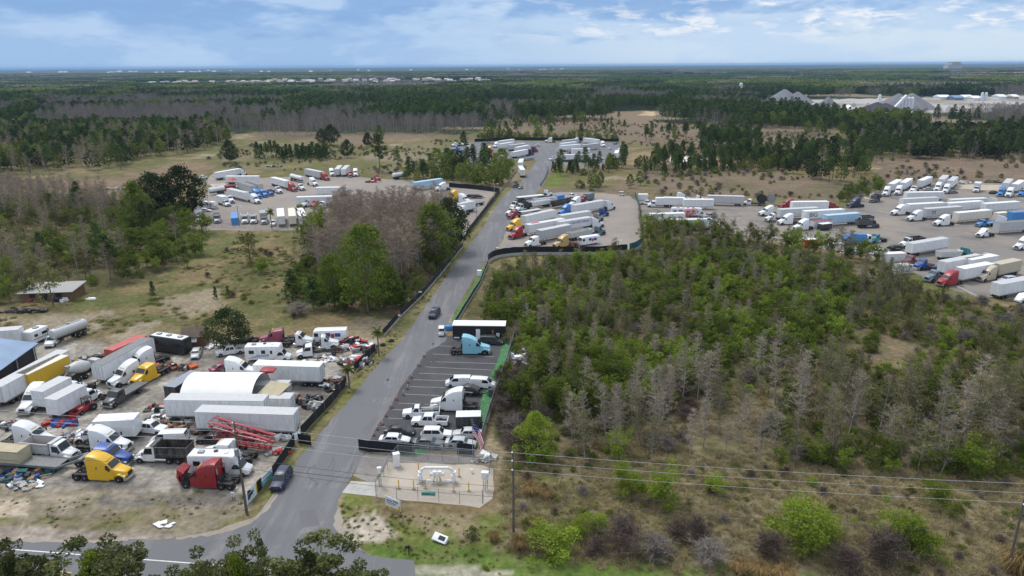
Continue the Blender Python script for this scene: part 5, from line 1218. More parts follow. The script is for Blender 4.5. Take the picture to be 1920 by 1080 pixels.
def wallstrip(mb, pts, z0, z1, w, sag=0., seed=1):
    rr = random.Random(seed)
    n = len(pts); nn = []
    for i in range(n):
        a = pts[max(0, i - 1)]; c = pts[min(n - 1, i + 1)]; d = Vector((c[0] - a[0], c[1] - a[1])).normalized(); nn.append(Vector((-d.y, d.x)) * w / 2)
    rings = []
    for (x, y), q in zip(pts, nn):
        zz = z1 - rr.random() * sag; jx = (rr.random() - .5) * sag * .6
        rings.append([(x - q.x, y - q.y, z0), (x + q.x, y + q.y, z0), (x + q.x + jx, y + q.y, zz), (x - q.x + jx, y - q.y, zz)])
    return mb.loft(rings)
def resample(pts, step):
    out = [pts[0]]
    for a, c in zip(pts, pts[1:]):
        d = math.dist(a, c); n = max(1, round(d / step))
        out += [(a[0] + (c[0] - a[0]) * i / n, a[1] + (c[1] - a[1]) * i / n) for i in range(1, n + 1)]
    return out
def fence(label, px, h, fab, step=3., z0=0., name='fence', cat='fence', post='galv', base=None, smoothk=0, group=None, panel='screen_panel', rail=False):
    pts = GP(*px)
    if smoothk: pts = rounded(pts, smoothk)
    pts = resample(pts, step); ox, oy = pts[0]
    loc = [(x - ox, y - oy) for x, y in pts]
    t = thing(name, label, cat, (ox, oy, 0), 0, group)
    wallstrip(MB(fab), loc, z0 + .06, z0 + h, .03, .16 if 'fabric' in fab else .0, int(abs(ox) * 10)).build(panel, t, 0)
    pp = loc if len(loc) <= 100 else loc[::2]
    for k, (x, y) in enumerate(pp):
        q = MB(post).cyl((0, 0, 0), (0, 0, z0 + h + .08), .04, .04, 6).build('post', t, 30, None, (x, y + .05, 0))
    if rail: MB(post).tube([(x, y, z0 + h) for x, y in loc], .018, 5).build('rail', t)
    if base: wallstrip(MB('concrete'), loc, 0, base, .22).build('wall', t, 0)
    return t
fence('black screened fence along the left roadside from the banners to the yard gate', [(466, 945), (515, 892), (553, 834)], 1.9, 'fabric_black')
fence('black screened fence along the salvage yard, between the gate and the first palm', [(565, 819), (592, 789), (625, 754), (650, 721)], 1.9, 'fabric_black')
fence('black screened fence beside the two roadside palms', [(664, 698), (704, 658)], 1.8, 'fabric_black')
fence('black screened fence along the road beside the bare tree grove', [(718, 632), (750, 595), (792, 555), (822, 520), (868, 463)], 1.8, 'fabric_black', base=.35)
fence('black screened fence at the corner of the west lot', [(875, 443), (905, 404), (937, 362)], 2.2, 'fabric_black', 4.)
fence('dark screened back fence of the fenced corner in the west lot', [(842, 351), (890, 355), (936, 361)], 2.2, 'fabric_black', 4.)
fence('black gate panel swung open at the salvage yard entrance', [(560, 832), (584, 836)], 1.9, 'fabric_black', 1.5, name='gate', cat='gate')
fence('long black gate across the parking lot entrance, left part', [(673, 844), (690, 848), (777, 851)], 2.0, 'fabric_black', 2., name='gate', cat='gate')
fence('short black gate panel below the flag', [(857, 852), (890, 854)], 2.0, 'fabric_black', 1.5, name='gate', cat='gate')
fence('open chain link fence between the two black gates', [(777, 851), (857, 852)], 1.9, 'chainlink', 2.4, name='chain_link_fence', cat='fence', panel='mesh_panel', rail=True)
fence('grey screened fence along the right side of the parking lot', [(967, 628), (948, 690), (929, 745), (914, 790), (899, 842)], 1.8, 'galv', 3., base=.5)
fence('low black fence on the green strip right of the road', [(851, 613), (874, 575), (900, 533), (915, 496)], 1.3, 'fabric_black', 3., base=.4)
fence('curved black fence on a concrete wall around the gravel lot', [(915, 494), (922, 488), (935, 483), (956, 480), (985, 478), (1050, 478), (1120, 478), (1176, 474)], 2.0, 'fabric_black', 3., .8, base=.9, smoothk=2)
fence('teal screened corner of the curved gravel lot fence', [(1180, 473.5), (1194, 469), (1203, 462)], 2.2, 'fabric_teal', 2., .8, base=.9, smoothk=1)
fence('tall teal screened fence between the gravel lot and the large lot', [(1203, 461), (1201, 430), (1197, 385), (1190, 366)], 2.2, 'fabric_teal', 4.)
fence('thin wire fence at the back of the gravel lot', [(1020, 362), (1090, 358), (1150, 360), (1188, 366)], 1.6, 'chainlink', 5., name='chain_link_fence', panel='mesh_panel')
fence('black fence across the end of the road', [(890, 266), (960, 263), (1100, 264), (1160, 266)], 2.4, 'fabric_black', 8.)
fence('yellowish fence at the right edge of the far right lot', [(1164, 267), (1172, 305)], 2., 'tan_cloth', 8.)
fence('thin chain link fence at the near edge of the west lot', [(395, 427), (440, 429), (500, 431), (560, 433)], 2., 'chainlink', 4., name='chain_link_fence', panel='mesh_panel')
fence('grey guard fence left of the road below the far trailers', [(938, 361), (955, 340), (968, 322)], 1.2, 'galv', 5.)
fence('pale guard fence right of the road near the green bank', [(1012, 350), (1022, 335), (1027, 322), (1026, 312)], 1.2, 'galv', 5.)
# chain link round the pump yard
PY = dict(step=2.6, name='chain_link_fence', cat='fence', panel='mesh_panel', rail=True)
fence('chain link fence on the front side of the pump yard', [(705, 931), (744, 936), (784, 938), (823, 941), (862, 945), (905, 945)], 2., 'chainlink', **PY)
fence('chain link fence on the left side of the pump yard', [(705, 929), (727, 880), (746, 858)], 2., 'chainlink', **PY)
fence('chain link fence on the back side of the pump yard', [(748, 857), (830, 864), (920, 870)], 2., 'chainlink', **PY)
fence('chain link fence on the right side of the pump yard', [(921, 871), (914, 905), (906, 943)], 2., 'chainlink', **PY)
def lowwall(label, px, h, w, cat='wall', name='concrete_wall', mat='concrete'):
    pts = resample(GP(*px), 3.); ox, oy = pts[0]
    o = wallstrip(MB(mat), [(x - ox, y - oy) for x, y in pts], 0, h, w).build(name, None, 0, None, (ox, oy, 0)); return tag(o, label, cat)
lowwall('low concrete wall beside the orange box container', [(1537, 449), (1560, 461), (1582, 473)], 1.0, .35)
lowwall('low concrete kerb wall between the right yard and the trees', [(1795, 540), (1846, 566)], .5, .35)
lowwall('white concrete barrier by the trees in front of the large lot', [(1355, 440), (1384, 443)], .9, .5)
lowwall('second concrete barrier right of the first by the trees', [(1388, 443), (1402, 445)], .8, .5)
# green netting strips on the ground
sheet('green_netting', ragged(GP((944, 640), (962, 640), (952, 672), (937, 711), (926, 745), (912, 782), (897, 838), (880, 842), (893, 800), (900, 765), (904, 741), (918, 708), (936, 668)), 1.2, .12, 21), .03, 'turf')
sheet('green_netting', ragged(GP((908, 497), (915, 495), (904, 520), (880, 562), (857, 604), (846, 602), (870, 566), (898, 519)), 2, .15, 22), .03, 'turf')
sheet('green_netting', ragged(GP((750, 848), (800, 838), (806, 846), (790, 853), (752, 853)), 1., .2, 23), .03, 'turf')
sheet('sand_bank', ragged(GP((1610, 368), (1625, 362), (1650, 364), (1648, 372), (1612, 374)), 3, .8, 24), .03, 'sand')
sheet('sand_bank', ragged(GP((1785, 347), (1830, 346), (1930, 348), (1930, 358), (1860, 357), (1790, 354)), 4, 1., 25), .03, 'sand')
sheet('sand_bank', ragged(GP((395, 345), (422, 344), (424, 356), (400, 352)), 3, .8, 26), .03, 'sand')

# ------------------------------------------------------------------ buildings and big yard things
def axis_thing(name, label, cat, xa, ya, xb, yb):
    a, b_ = G(xa, ya), G(xb, yb); h = math.atan2(b_[1] - a[1], b_[0] - a[0])
    return thing(name, label, cat, ((a[0] + b_[0]) / 2, (a[1] + b_[1]) / 2, 0), h), math.dist(a, b_)
# arched tent on side containers' top height
t, L = axis_thing('arched_tent', 'white arched fabric tent beside the black open container', 'tent', 362, 752, 492, 753)
cv = MB('tarp'); n = 14; hw = 4.6
def arch(x, k=1.): return [(x, hw * k * math.cos(q), 1.6 + 3.4 * k * math.sin(q)) for q in np.linspace(0, math.pi, n)]
outer = [arch(x) for x in np.linspace(-L / 2, L / 2, 9)]; inner = [arch(x, .985) for x in np.linspace(-L / 2, L / 2, 9)]
for A_, fl in ((outer, 0), (inner, 1)):
    vs = [p for r in A_ for p in r]; fs = [(j * n + i, j * n + i + 1, (j + 1) * n + i + 1, (j + 1) * n + i) for j in range(8) for i in range(n - 1)]
    cv.add(vs, fs)
cv.build('cover', t, 60)
fr = MB('galv')
for x in np.linspace(-L / 2 + .05, L / 2 - .05, 6): fr.tube(arch(x, .97), .05, 6)
fr.build('frame', t)
for s in (-1, 1): MB('panel').box(-L / 2, L / 2, s * 4.45 - .06, s * 4.45 + .06, 0, 1.6).build('side_wall', t, 0, COL['w'])
# tan awning
t = thing('awning', 'tan cloth awning at the right end of the white tent', 'awning', (*G(512, 762), 0), R(-6))
aw = MB('tan_cloth'); aw.add([(-2.2, -1.6, 2.7), (1.6, -2.0, 2.5), (2.6, 2.4, 3.3), (-1.2, 2.6, 3.6), (0.2, .3, 2.75)], [(0, 1, 4), (1, 2, 4), (2, 3, 4), (3, 0, 4)]); aw.build('cloth', t, 80)
for q in ((-2.2, -1.6, 2.7), (1.6, -2.0, 2.5), (2.6, 2.4, 3.3), (-1.2, 2.6, 3.6)): MB('galv').cyl((q[0], q[1], 0), q, .05).build('pole', t)
# blue roofed building at the left edge
a, b_ = G(72, 680), G(0, 735); d = Vector((b_[0] - a[0], b_[1] - a[1])).normalized(); h = math.atan2(d.y, d.x)
t = thing('workshop_building', 'blue grey metal roofed open shed at the left edge', 'building', (*a, 0), h)
MB('black').box(0, 34, -14, -.4, 0, 3.7).build('wall', t, 0)
q = MB('metal_roof').prism([(-.0, 3.9), (.35, 3.75), (.4, 3.9), (-6.8, 5.3), (-14.4, 3.9), (-14.4, 3.75), (-6.8, 5.15)], -.8, 35).build('roof', t, 0)
rf = q; rf.data.transform(Matrix(((0, 1, 0, 0), (1, 0, 0, 0), (0, 0, 1, 0), (0, 0, 0, 1)))); rf.data.flip_normals()
for i in range(6): MB('galv').box(i * 6.5, i * 6.5 + .2, -.2, 0, 0, 3.74).build('post', t, 0)
# brown shed
t = thing('shed', 'brown shingled shed with white awning beside the oak tree', 'shed', (*G(368, 645), 0), R(8))
MB('board').box(-2.2, 2.2, -1.9, 1.9, 0, 2.5).build('wall', t, 0)
q = MB('shingle').prism([(-2.6, 2.45), (0, 3.9), (2.6, 2.45), (2.5, 2.35), (0, 3.75), (-2.5, 2.35)], -2.4, 2.4).build('roof', t, 0)
q.data.transform(Matrix(((0, 1, 0, 0), (1, 0, 0, 0), (0, 0, 1, 0), (0, 0, 0, 1)))); q.data.flip_normals()
MB('whitepaint').hexa([(-1.4, -2.9, 1.5), (1.0, -2.9, 1.5), (1.0, -1.9, 2.2), (-1.4, -1.9, 2.2), (-1.4, -2.9, 1.55), (1.0, -2.9, 1.55), (1.0, -1.9, 2.25), (-1.4, -1.9, 2.25)]).build('awning', t, 0)
MB('wood').box(-2.2, 2.2, -3.0, -1.9, 0, .25).build('porch', t, 0)
# ruined house under trees
t = thing('ruined_house', 'derelict low dark house with pale flat roof under a tree', 'house', (*G(102, 556), 0), R(4))
MB('board').box(-6, 6, -3.5, 3.5, 0, 2.1).build('wall', t, 0)
MB('roofskin').hexa([(-6.6, -4.2, 2.1), (6.8, -4.0, 2.2), (6.6, 4.0, 2.5), (-6.4, 4.0, 2.4), (-6.6, -4.2, 2.25), (6.8, -4.0, 2.35), (6.6, 4.0, 2.9), (-6.4, 4.0, 2.8)]).build('roof', t, 0, (.26, .26, .25))
for x in (-4, -1, 2.4): MB('black').box(x, x + 1.4, -3.52, -3.48, .2 if x == -1 else .9, 2.1).build('window' if x != -1 else 'doorway', t, 0)
# black office container
t, L = axis_thing('office_container', 'long black office container with white roof and white door', 'office container', 849, 631, 950, 632); L = 11.3
ob = MB('black')
n = 80
ob.loft([[(-L / 2 + L * i / n, -1.5 - (.03 if (i // 2) % 2 else 0), .2), (-L / 2 + L * i / n, 1.5, .2), (-L / 2 + L * i / n, 1.5, 3.05), (-L / 2 + L * i / n, -1.5 - (.03 if (i // 2) % 2 else 0), 3.05)] for i in range(n + 1)])
ob.build('wall', t, 0); MB('whitepaint').box(-L / 2 - .05, L / 2 + .05, -1.6, 1.6, 3.05, 3.2).build('roof', t, 0)
dd = MB('whitepaint').box(-.65, .25, -1.60, -1.53, .25, 2.35).build('door', t, 0); MB('black').box(.1, .16, -1.64, -1.60, 1.2, 1.3).build('handle', dd, 0)
MB('whitepaint').box(3.7, 4.4, -1.60, -1.53, .4, 1.5).build('panel', t, 0); MB('whitepaint').box(-5.4, -4.2, -1.60, -1.53, .25, .5).build('lettering_strip', t, 0)
MB('grey_metal').box(-.9, .5, -2.6, -1.6, 0, .22).build('step', t, 0); MB('concrete').box(-L / 2 + .3, -L / 2 + .7, -1.2, 1.2, 0, .2).box(L / 2 - .7, L / 2 - .3, -1.2, 1.2, 0, .2).build('block', t, 0)
MB('board').box(2.8, 3.2, -2.3, -1.9, 0, 2.2).build('gas_bottle_rack', t, 0)
# crate on the flatbed
a = G(14, 873.5); f0, f1 = G(-55, 868), G(126, 882)
h = math.atan2(f1[1] - f0[1], f1[0] - f0[0])
t = thing('cargo_crate', 'large beige crate lying on the grey flatbed trailer', 'crate', (a[0], a[1], 1.27), h)
MB('tan_cloth').box(-3.6, 3.3, -1.2, 1.2, 0, 1.9).build('body', t, 0); MB('wood').box(-3.6, 3.3, -1.22, -1.2, .45, .55).box(-3.6, 3.3, -1.22, -1.2, 1.82, 1.9).build('batten', t, 0)
# car hood on trailer roof
a = G(503, 695, 4.15); MBh = MB('paint').loft([ring(x, w_, w_ * .95, 0, z_, .08) for x, w_, z_ in ((-1.3, .9, .35), (-.6, 1.05, .5), (.4, 1.1, .45), (1.2, .9, .25))])
tag(MBh.build('car_hood', None, 40, COL['R'], (a[0] + 0, a[1], 4.09)), 'red car hood lying on the white trailer roof', 'car hood')
# red umbrella of the west lot
t = thing('parasol', 'red parasol on a pole above the red waste container', 'parasol', (*G(438, 357), 0)); MB('galv').cyl((0, 0, 0), (0, 0, 5.6), .06).build('pole', t)
MB('red_ink').cyl((0, 0, 5.0), (0, 0, 6.0), 2.4, .3, 10).build('canopy', t, 20)
# cable reels on the flatbed truck
for (px_, lab, mk) in ((1427, 'dark cable reel on the flat truck, left of a pair', 'chassis'), (1444, 'pale cable reel on the flat truck, right of a pair', 'grey_metal')):
    x_, y_ = G(px_, 385); t = thing('cable_reel', lab, 'cable reel', (x_, y_, 2.9), R(5), 'cable reels on the flat truck')
    for s in (-1, 1): MB(mk).cyl((0, s * .9, 0), (0, s * 1.0, 0), 1.75, 1.75, 20).build('flange', t)
    MB('black').cyl((0, -.9, 0), (0, .9, 0), .9, .9, 14).build('drum', t)

# ------------------------------------------------------------------ scrap
def scrap(label, px, py, rx, ry, n, pal, hz=.8, seed=1, cat='scrap heap', name='scrap_heap', zk=1.):
    rr = random.Random(seed); mb = MB('black')
    for i in range(n):
        q, rad = rr.uniform(0, 6.28), rr.random() ** .6; x, y = rx * rad * math.cos(q), ry * rad * math.sin(q)
        s = [rr.uniform(.25, 1.1), rr.uniform(.2, .7), rr.uniform(.05, .45) * zk]; z = rr.uniform(0, hz) * (1 - rad * .7) + .1
        m3 = Matrix.Rotation(rr.uniform(0, 6.28), 3, 'Z') @ Matrix.Rotation(rr.uniform(-.5, .5), 3, 'X'); k = rr.choice(pal)
        if rr.random() < .2: mb.cyl(Vector((x, y, z)) - m3 @ Vector((s[0], 0, 0)), Vector((x, y, z)) + m3 @ Vector((s[0], 0, 0)), s[2] * .6, None, 7, k); continue
        p = [m3 @ Vector((a * s[0] * rr.uniform(.6, 1), b2 * s[1] * rr.uniform(.6, 1), c * s[2])) + Vector((x, y, max(z, s[2]))) for a, b2, c in ((-1, -1, -1), (1, -1, -1), (1, 1, -1), (-1, 1, -1), (-1, -1, 1), (1, -1, 1), (1, 1, 1), (-1, 1, 1))]
        mb.hexa(p, k)
    return tag(mb.build(name, None, 30, None, (*G(px, py), 0)), label, cat)
P1 = ['whitepaint', 'red_ink', 'black', 'grey_metal', 'chassis']; P2 = ['black', 'chassis', 'rust', 'grey_metal']; P3 = ['whitepaint', 'concrete', 'whitepaint', 'grey_metal', 'wood']; P4 = ['blue_ink', 'black', 'grey_metal', 'wood', 'fabric_teal', 'rust']
scrap('heap of red and white wrecked car panels behind the fence', 666, 645, 2.6, 1.6, 40, ['red_ink', 'red_ink', 'whitepaint', 'black'], 1.6, 2)
scrap('dark scrap heap with engines next to the red panels', 682, 655, 2.6, 2.0, 40, P1, 1.1, 3)
scrap('white and red bumper heap along the inside of the road fence', 668, 680, 3.0, 2.2, 46, ['whitepaint', 'whitepaint', 'red_ink', 'grey_metal', 'black'], 1.0, 4)
scrap('pale rubble spread in the back of the salvage yard', 618, 672, 5.0, 2.4, 40, P3, .15, 5, 'scrap heap', 'scrap_heap', .4)
scrap('tyres and metal scrap at the end of the white trailer', 625, 722, 2.4, 3.0, 40, P2 + ['whitepaint'], .8, 6)
scrap('black tyres and scrap below the awning by the road fence', 565, 752, 3.2, 1.6, 34, P2, .5, 7)
scrap('grey scrap car shell beside the road fence', 588, 764, 1.8, 1.0, 20, ['grey_metal', 'concrete', 'black'], .8, 8)
scrap('row of dark engines and scrap frames in the middle of the yard', 318, 690, 5.5, 1.6, 60, P2 + ['orange'], .9, 9)
scrap('scrap steel behind the yellow trailer', 140, 685, 2.6, 1.8, 36, P2 + ['yellowpaint'], 1.4, 10)
scrap('scrap and tyres between the red container and the grey mixer', 182, 675, 3.0, 1.5, 34, P2, .9, 11)
scrap('blue and green bins and boards below the flatbed trailer', 42, 893, 4.4, 1.8, 50, P4, .8, 12)
scrap('grey rubble in front of the flatbed trailer at the yard edge', 50, 910, 4.2, 1.2, 40, P3 + ['black'], .15, 13, 'scrap heap', 'scrap_heap', .4)
scrap('scrap engine parts left of the long white trailers', 303, 792, 2.2, 1.8, 34, P2 + ['wood', 'whitepaint'], 1.0, 14)
scrap('rusty parts under the black car trailer end', 330, 803, 2.0, 1.0, 22, ['rust', 'wood', 'black'], .5, 15)
scrap('pallets and rusty pieces behind the white sleeper trucks', 128, 824, 3.2, 1.6, 30, ['rust', 'whitepaint', 'grey_metal', 'wood'], .7, 16)
scrap('red and blue drums behind the small white box truck', 118, 795, 2.6, .9, 22, ['red_ink', 'blue_ink', 'blue_ink'], .6, 17)
scrap('rusty truck frame beside the tan sleeper truck', 1074, 461, 2.4, 1.2, 30, ['rust', 'chassis', 'rust'], 1.1, 18)
scrap('white and black scrap heap beside the blue refuse truck', 1598, 474, 4.5, 2.6, 60, ['whitepaint', 'black', 'concrete', 'grey_metal'], 1.4, 19)
scrap('scrap left of the blue refuse truck', 1563, 458, 3.0, 1.4, 30, ['whitepaint', 'black', 'grey_metal'], .9, 20)
scrap('white rubble heap behind the far row of trucks', 1803, 344, 4.5, 1.6, 40, ['whitepaint', 'concrete'], 1.2, 21)
scrap('heap of cut logs behind the far row of trucks', 1868, 342, 7, 2.0, 60, ['wood', 'polewood', 'wood'], 1.4, 22, 'log heap', 'log_heap')
scrap('wrecked parts between the truck wrecks and the white container', 1735, 505, 4., 2., 40, P2 + ['blue_ink'], 1.2, 23)
for i_, (l_, px_, py_, rx_, ry_, n_, pal_, h_) in enumerate((('dark parts pile between the yellow and dark roofed trailers', 158, 728, 2.2, 1.0, 26, P2, .6), ('engine parts in front of the dark rollback truck', 190, 745, 1.6, .9, 18, P2 + ['wood'], .5), ('loose truck parts along the drive in front of the black container', 300, 768, 2.4, 1.0, 22, P1, .5),
    ('stacked pallets and parts left of the white pump yard side trailers', 352, 795, 1.6, 1.0, 20, ['wood', 'black', 'grey_metal'], .8), ('dark engine heap behind the white work van', 372, 812, 1.4, .8, 20, P2, .8), ('red metal pieces near the yard gate', 520, 848, 2.0, .7, 16, ['red_ink', 'grey_metal', 'rust'], .4), ('white panel boards by the yard gate', 540, 822, 1.6, .8, 10, ['whitepaint', 'concrete'], .2),
    ('truck frames and axles behind the maroon semi truck', 470, 640, 4., 1.2, 36, P2 + ['rust'], .9), ('scrap row at the fence behind the day cab trucks', 640, 655, 2.5, 1.6, 36, P1 + ['rust'], .8), ('car parts between the motorhome and the long trailer', 575, 688, 4., 1.2, 40, P3 + P2, .4), ('orange and rust scrap beside the white leaning cab', 300, 675, 1.6, .9, 20, ['orange', 'rust', 'black'], .8),
    ('junk under the red container edge', 262, 668, 2.0, .9, 20, P2, .5), ('pale junk and boards behind the black bus', 405, 652, 2.2, .8, 20, P3, .5), ('bumper and wheel scraps beside the white sleeper at the left', 20, 800, 2.5, 1.2, 26, P2 + ['whitepaint'], .5))):
    scrap(l_, px_, py_, rx_, ry_, n_, pal_, h_, 60 + i_)
scrap('rubble and bags beside the flag pole', 912, 861, 1.1, .7, 14, ['concrete', 'whitepaint'], .6, 24)
scrap('white rubble beside the parking lot fence', 975, 672, 1.6, 4.0, 46, ['concrete', 'whitepaint', 'grey_metal'], .3, 25)
scrap('red and white junk behind the bare trees', 700, 342, 4., 1.2, 26, ['red_ink', 'whitepaint', 'rust'], 1., 26)
scrap('scattered junk among bushes at the left', 62, 352, 9., 2.0, 40, ['whitepaint', 'grey_metal', 'rust', 'red_ink'], 1.2, 27)
scrap('white tanks and junk left of the big oak', 215, 355, 8., 2.0, 30, ['whitepaint', 'concrete', 'grey_metal'], 1.5, 28)
scrap('blue wreck and junk in front of the derelict house', 112, 565, 2.6, 1.0, 26, ['blue_ink', 'black', 'whitepaint'], .8, 29)
scrap('dark brush pile in the left field', 42, 585, 6.0, .9, 60, ['chassis', 'polewood', 'chassis'], .7, 30, 'brush pile', 'brush_pile')
scrap('dark brush and stumps behind the west lot', 515, 313, 5., 1.6, 46, ['chassis', 'polewood', 'grey_metal'], 1., 31, 'brush pile', 'brush_pile')
for k, (px_, py_, l_) in enumerate(((718, 648, 'black tyre leaning near the roadside palm'), (734, 640, 'pair of dark tyres on the road verge by the fence'), (572, 750, 'single tyre lying right of the awning'), (60, 905, 'black tyre lying at the yard edge'))):
    x_, y_ = G(px_, py_); q = MB('tyre'); r_ = .55
    q.loft([[(x * .0 + (r_ + dr) * math.cos(a2), (r_ + dr) * math.sin(a2), .18 + dz) for dr, dz in ((-.2, -.14), (.05, -.16), (.08, 0), (.05, .16), (-.2, .14))] for a2 in np.linspace(0, 6.283, 15)], cap=False)
    o_ = tag(q.build('tyre', None, 40, None, (x_, y_, 0)), l_, 'tyre')
for k, (px_, py_, w_, l_) in enumerate(((170, 561, 2.6, 'white overturned boat hull in the grass beside the derelict house'), (127, 608, 1.0, 'small white scrap lying in the dry field'))):
    x_, y_ = G(px_, py_); tag(MB('whitepaint').loft([ring(x, a_, a_ * .7, 0, z_, .08) for x, a_, z_ in ((-w_ / 2, .2, .15), (-w_ * .2, w_ * .2, .4), (w_ * .3, w_ * .22, .45), (w_ / 2, w_ * .15, .3))]).build('discarded_hull', None, 40, None, (x_, y_, 0)), l_, 'scrap')
x_, y_ = G(57, 565); tag(body([(-.9, .5, .4, 0, .5), (-.2, .6, .5, 0, .8), (.6, .5, .4, 0, .6)]).build('red_drum_scrap', None, 40, COL['R'], (x_, y_, 0)), 'small red wreck left of the derelict house', 'scrap')
scrap('torn white sheet lying on the verge beside the highway', 308, 985, 1.0, .5, 6, ['whitepaint'], .02, 33, 'sheet', 'plastic_sheet', .12)

# ------------------------------------------------------------------ pump yard
cx, cy = G(820, 905)
t = thing('backflow_pipe', 'white looped water pipe with valves in the fenced pump yard', 'pipe', (cx, cy, 0), R(-1))
q = MB('whitepaint'); hw = 2.35
q.tube([(-hw, 0, 0), (-hw, 0, 1.75), (-hw + .25, 0, 2.15), (-hw + .7, 0, 2.4), (hw - .7, 0, 2.4), (hw - .25, 0, 2.15), (hw, 0, 1.75), (hw, 0, 0)], .2, 10); q.build('loop_pipe', t, 50)
for s in (-1, 1):
    vb = MB('whitepaint')
    for z in (.35, .75, 1.15, 1.7): vb.cyl((s * hw, 0, z), (s * hw, 0, z + .12), .36, .36, 12)
    vb.cyl((s * hw, 0, .45), (s * hw, 0, .75), .3, .3, 12); vb.cyl((s * hw, -.55, 1.0), (s * hw, .55, 1.0), .16, .16, 10); vb.cyl((s * hw, -.6, 1.0), (s * hw, -.55, 1.0), .34, .34, 12); vb.build('valve', t, 40)
MB('whitepaint').tube([(-hw, 0, .35), (-.9, 0, .35)], .12, 8).tube([(hw, 0, .35), (.9, 0, .35)], .12, 8).build('cross_pipe', t, 50)
dv = MB('whitepaint').cyl((-1.0, .1, 1.3), (1.0, .1, 1.3), .26, .26, 12); dv.cyl((-1.0, .1, 1.3), (-.9, .1, 1.3), .38, .38, 12).cyl((.9, .1, 1.3), (1.0, .1, 1.3), .38, .38, 12).cyl((-.35, .1, 1.3), (-.35, .1, 1.75), .24, .3, 12).cyl((.35, .1, 1.3), (.35, .1, 1.75), .24, .3, 12).cyl((0, .1, .9), (0, .1, 1.3), .3, .26, 12); dv.build('check_valve', t, 40)
MB('grey_metal').bar((-.6, .1, 0), (-.3, .1, 1.1), .1, .1).bar((.6, .1, 0), (.3, .1, 1.1), .1, .1).bar((0, -.4, 0), (0, .1, 1.0), .1, .1).build('stand', t)
MB('concrete').box(-hw - .5, -hw + .5, -.5, .5, .012, .12).box(hw - .5, hw + .5, -.5, .5, .012, .12).box(-.9, .9, -.5, .6, .012, .1).build('footing', t, 0)
BOL = [(785, 884, 'at the back left of the pipe loop'), (861, 894, 'right of the pipe loop, at the back'), (748, 917, 'at the front left of the pump yard'), (776, 918, 'second along the front of the pump yard'), (798, 916, 'by the left leg of the pipe loop'),
       (825, 910, 'in front of the middle valve'), (851, 922, 'by the right leg of the pipe loop'), (879, 921, 'at the front right of the pump yard')]
for px_, py_, w_ in BOL:
    t = thing('bollard', 'yellow steel bollard ' + w_, 'bollard', (*G(px_, py_), .012), 0, 'bollards in the pump yard')
    MB('yellowpaint').cyl((0, 0, 0), (0, 0, 1.45), .085, .085, 10).cyl((0, 0, 1.45), (0, 0, 1.5), .085, .03, 10).build('post', t); MB('old_drive').cyl((0, 0, 0), (0, 0, .03), .3, .3, 12).build('base', t)
def cabinet(label, px_, py_, w, d_, z0, z1, rz=0, post=True):
    t = thing('electric_cabinet', label, 'electric cabinet', (*G(px_, py_), .01), R(rz))
    MB('whitepaint').box(-w / 2, w / 2, -d_ / 2, d_ / 2, z0, z1).box(-w / 2 - .04, w / 2 + .04, -d_ / 2 - .06, d_ / 2 + .03, z1, z1 + .05).build('box', t, 0); MB('grey_metal').box(w / 2 - .1, w / 2 - .06, -d_ / 2 - .03, -d_ / 2, (z0 + z1) / 2 - .1, (z0 + z1) / 2 + .1).build('handle', t, 0)
    if z0 > .1: MB('galv').cyl((-w * .3, 0, 0), (-w * .3, 0, z0), .05).cyl((w * .3, 0, 0), (w * .3, 0, z0), .05).build('post', t)
    else: MB('concrete').box(-w / 2 - .1, w / 2 + .1, -d_ / 2 - .1, d_ / 2 + .1, 0, .08).build('base', t, 0)
cabinet('tall white electric cabinet behind the left pump yard fence', 744, 874, .9, .7, .05, 2.1, 20)
cabinet('small white meter box on posts left of the pump yard', 713, 911, .5, .35, 2.0, 2.9, 10)
cabinet('white control cabinet on posts inside the right pump yard fence', 910, 916, .9, .6, 1.6, 2.6, -5)
x_, y_ = G(885, 887); tag(MB('whitepaint').cyl((0, 0, 0), (0, 0, .6), .16, .2, 10).cyl((0, 0, .6), (0, 0, .75), .1, .05, 8).build('vent_pipe', None, 40, None, (x_, y_, .012)), 'short white vent pipe at the back right of the pump yard', 'vent pipe')
t = thing('fence_sign', 'green notice hung on the front chain link fence of the pump yard', 'sign', (*G(804, 939), 0), R(-3)); MB('banner_teal').box(-.95, .95, -.10, -.06, .85, 1.4).build('board', t, 0); MB('black').box(-.8, .2, -.112, -.1, 1.15, 1.22).box(-.8, .6, -.112, -.1, 1.0, 1.05).build('lettering', t, 0)
# roadside signs and banners
def board(name, label, a_px, b_px, z0, z1, mat, posts=True, art=(), cat='sign'):
    a, c = G(*a_px), G(*b_px); L = math.dist(a, c); t = thing(name, label, cat, (*a, 0), math.atan2(c[1] - a[1], c[0] - a[0]))
    MB(mat).box(0, L, -.03, .03, z0, z1).build('board', t, 0)
    for i, (u0, u1, v0, v1, mk) in enumerate(art): MB(mk).box(u0 * L, u1 * L, -.045, -.03, z0 + (z1 - z0) * v0, z0 + (z1 - z0) * v1).build('marking', t, 0)
    if posts:
        for x in (.1, L - .1): MB('wood').box(x - .05, x + .05, .03, .13, 0, z1).build('post', t, 0)
board('roadside_sign', 'white information sign with yellow corner in front of the pump yard', (724, 953), (752, 965), .45, 2.0, 'banner', True, [(.08, .45, .62, .72, 'blue_ink'), (.08, .72, .45, .52, 'blue_ink'), (.08, .6, .3, .36, 'grey_metal'), (.5, .85, .62, .82, 'grey_metal'), (.0, 1., .0, .1, 'yellowpaint'), (.85, 1., .1, .45, 'yellowpaint')])
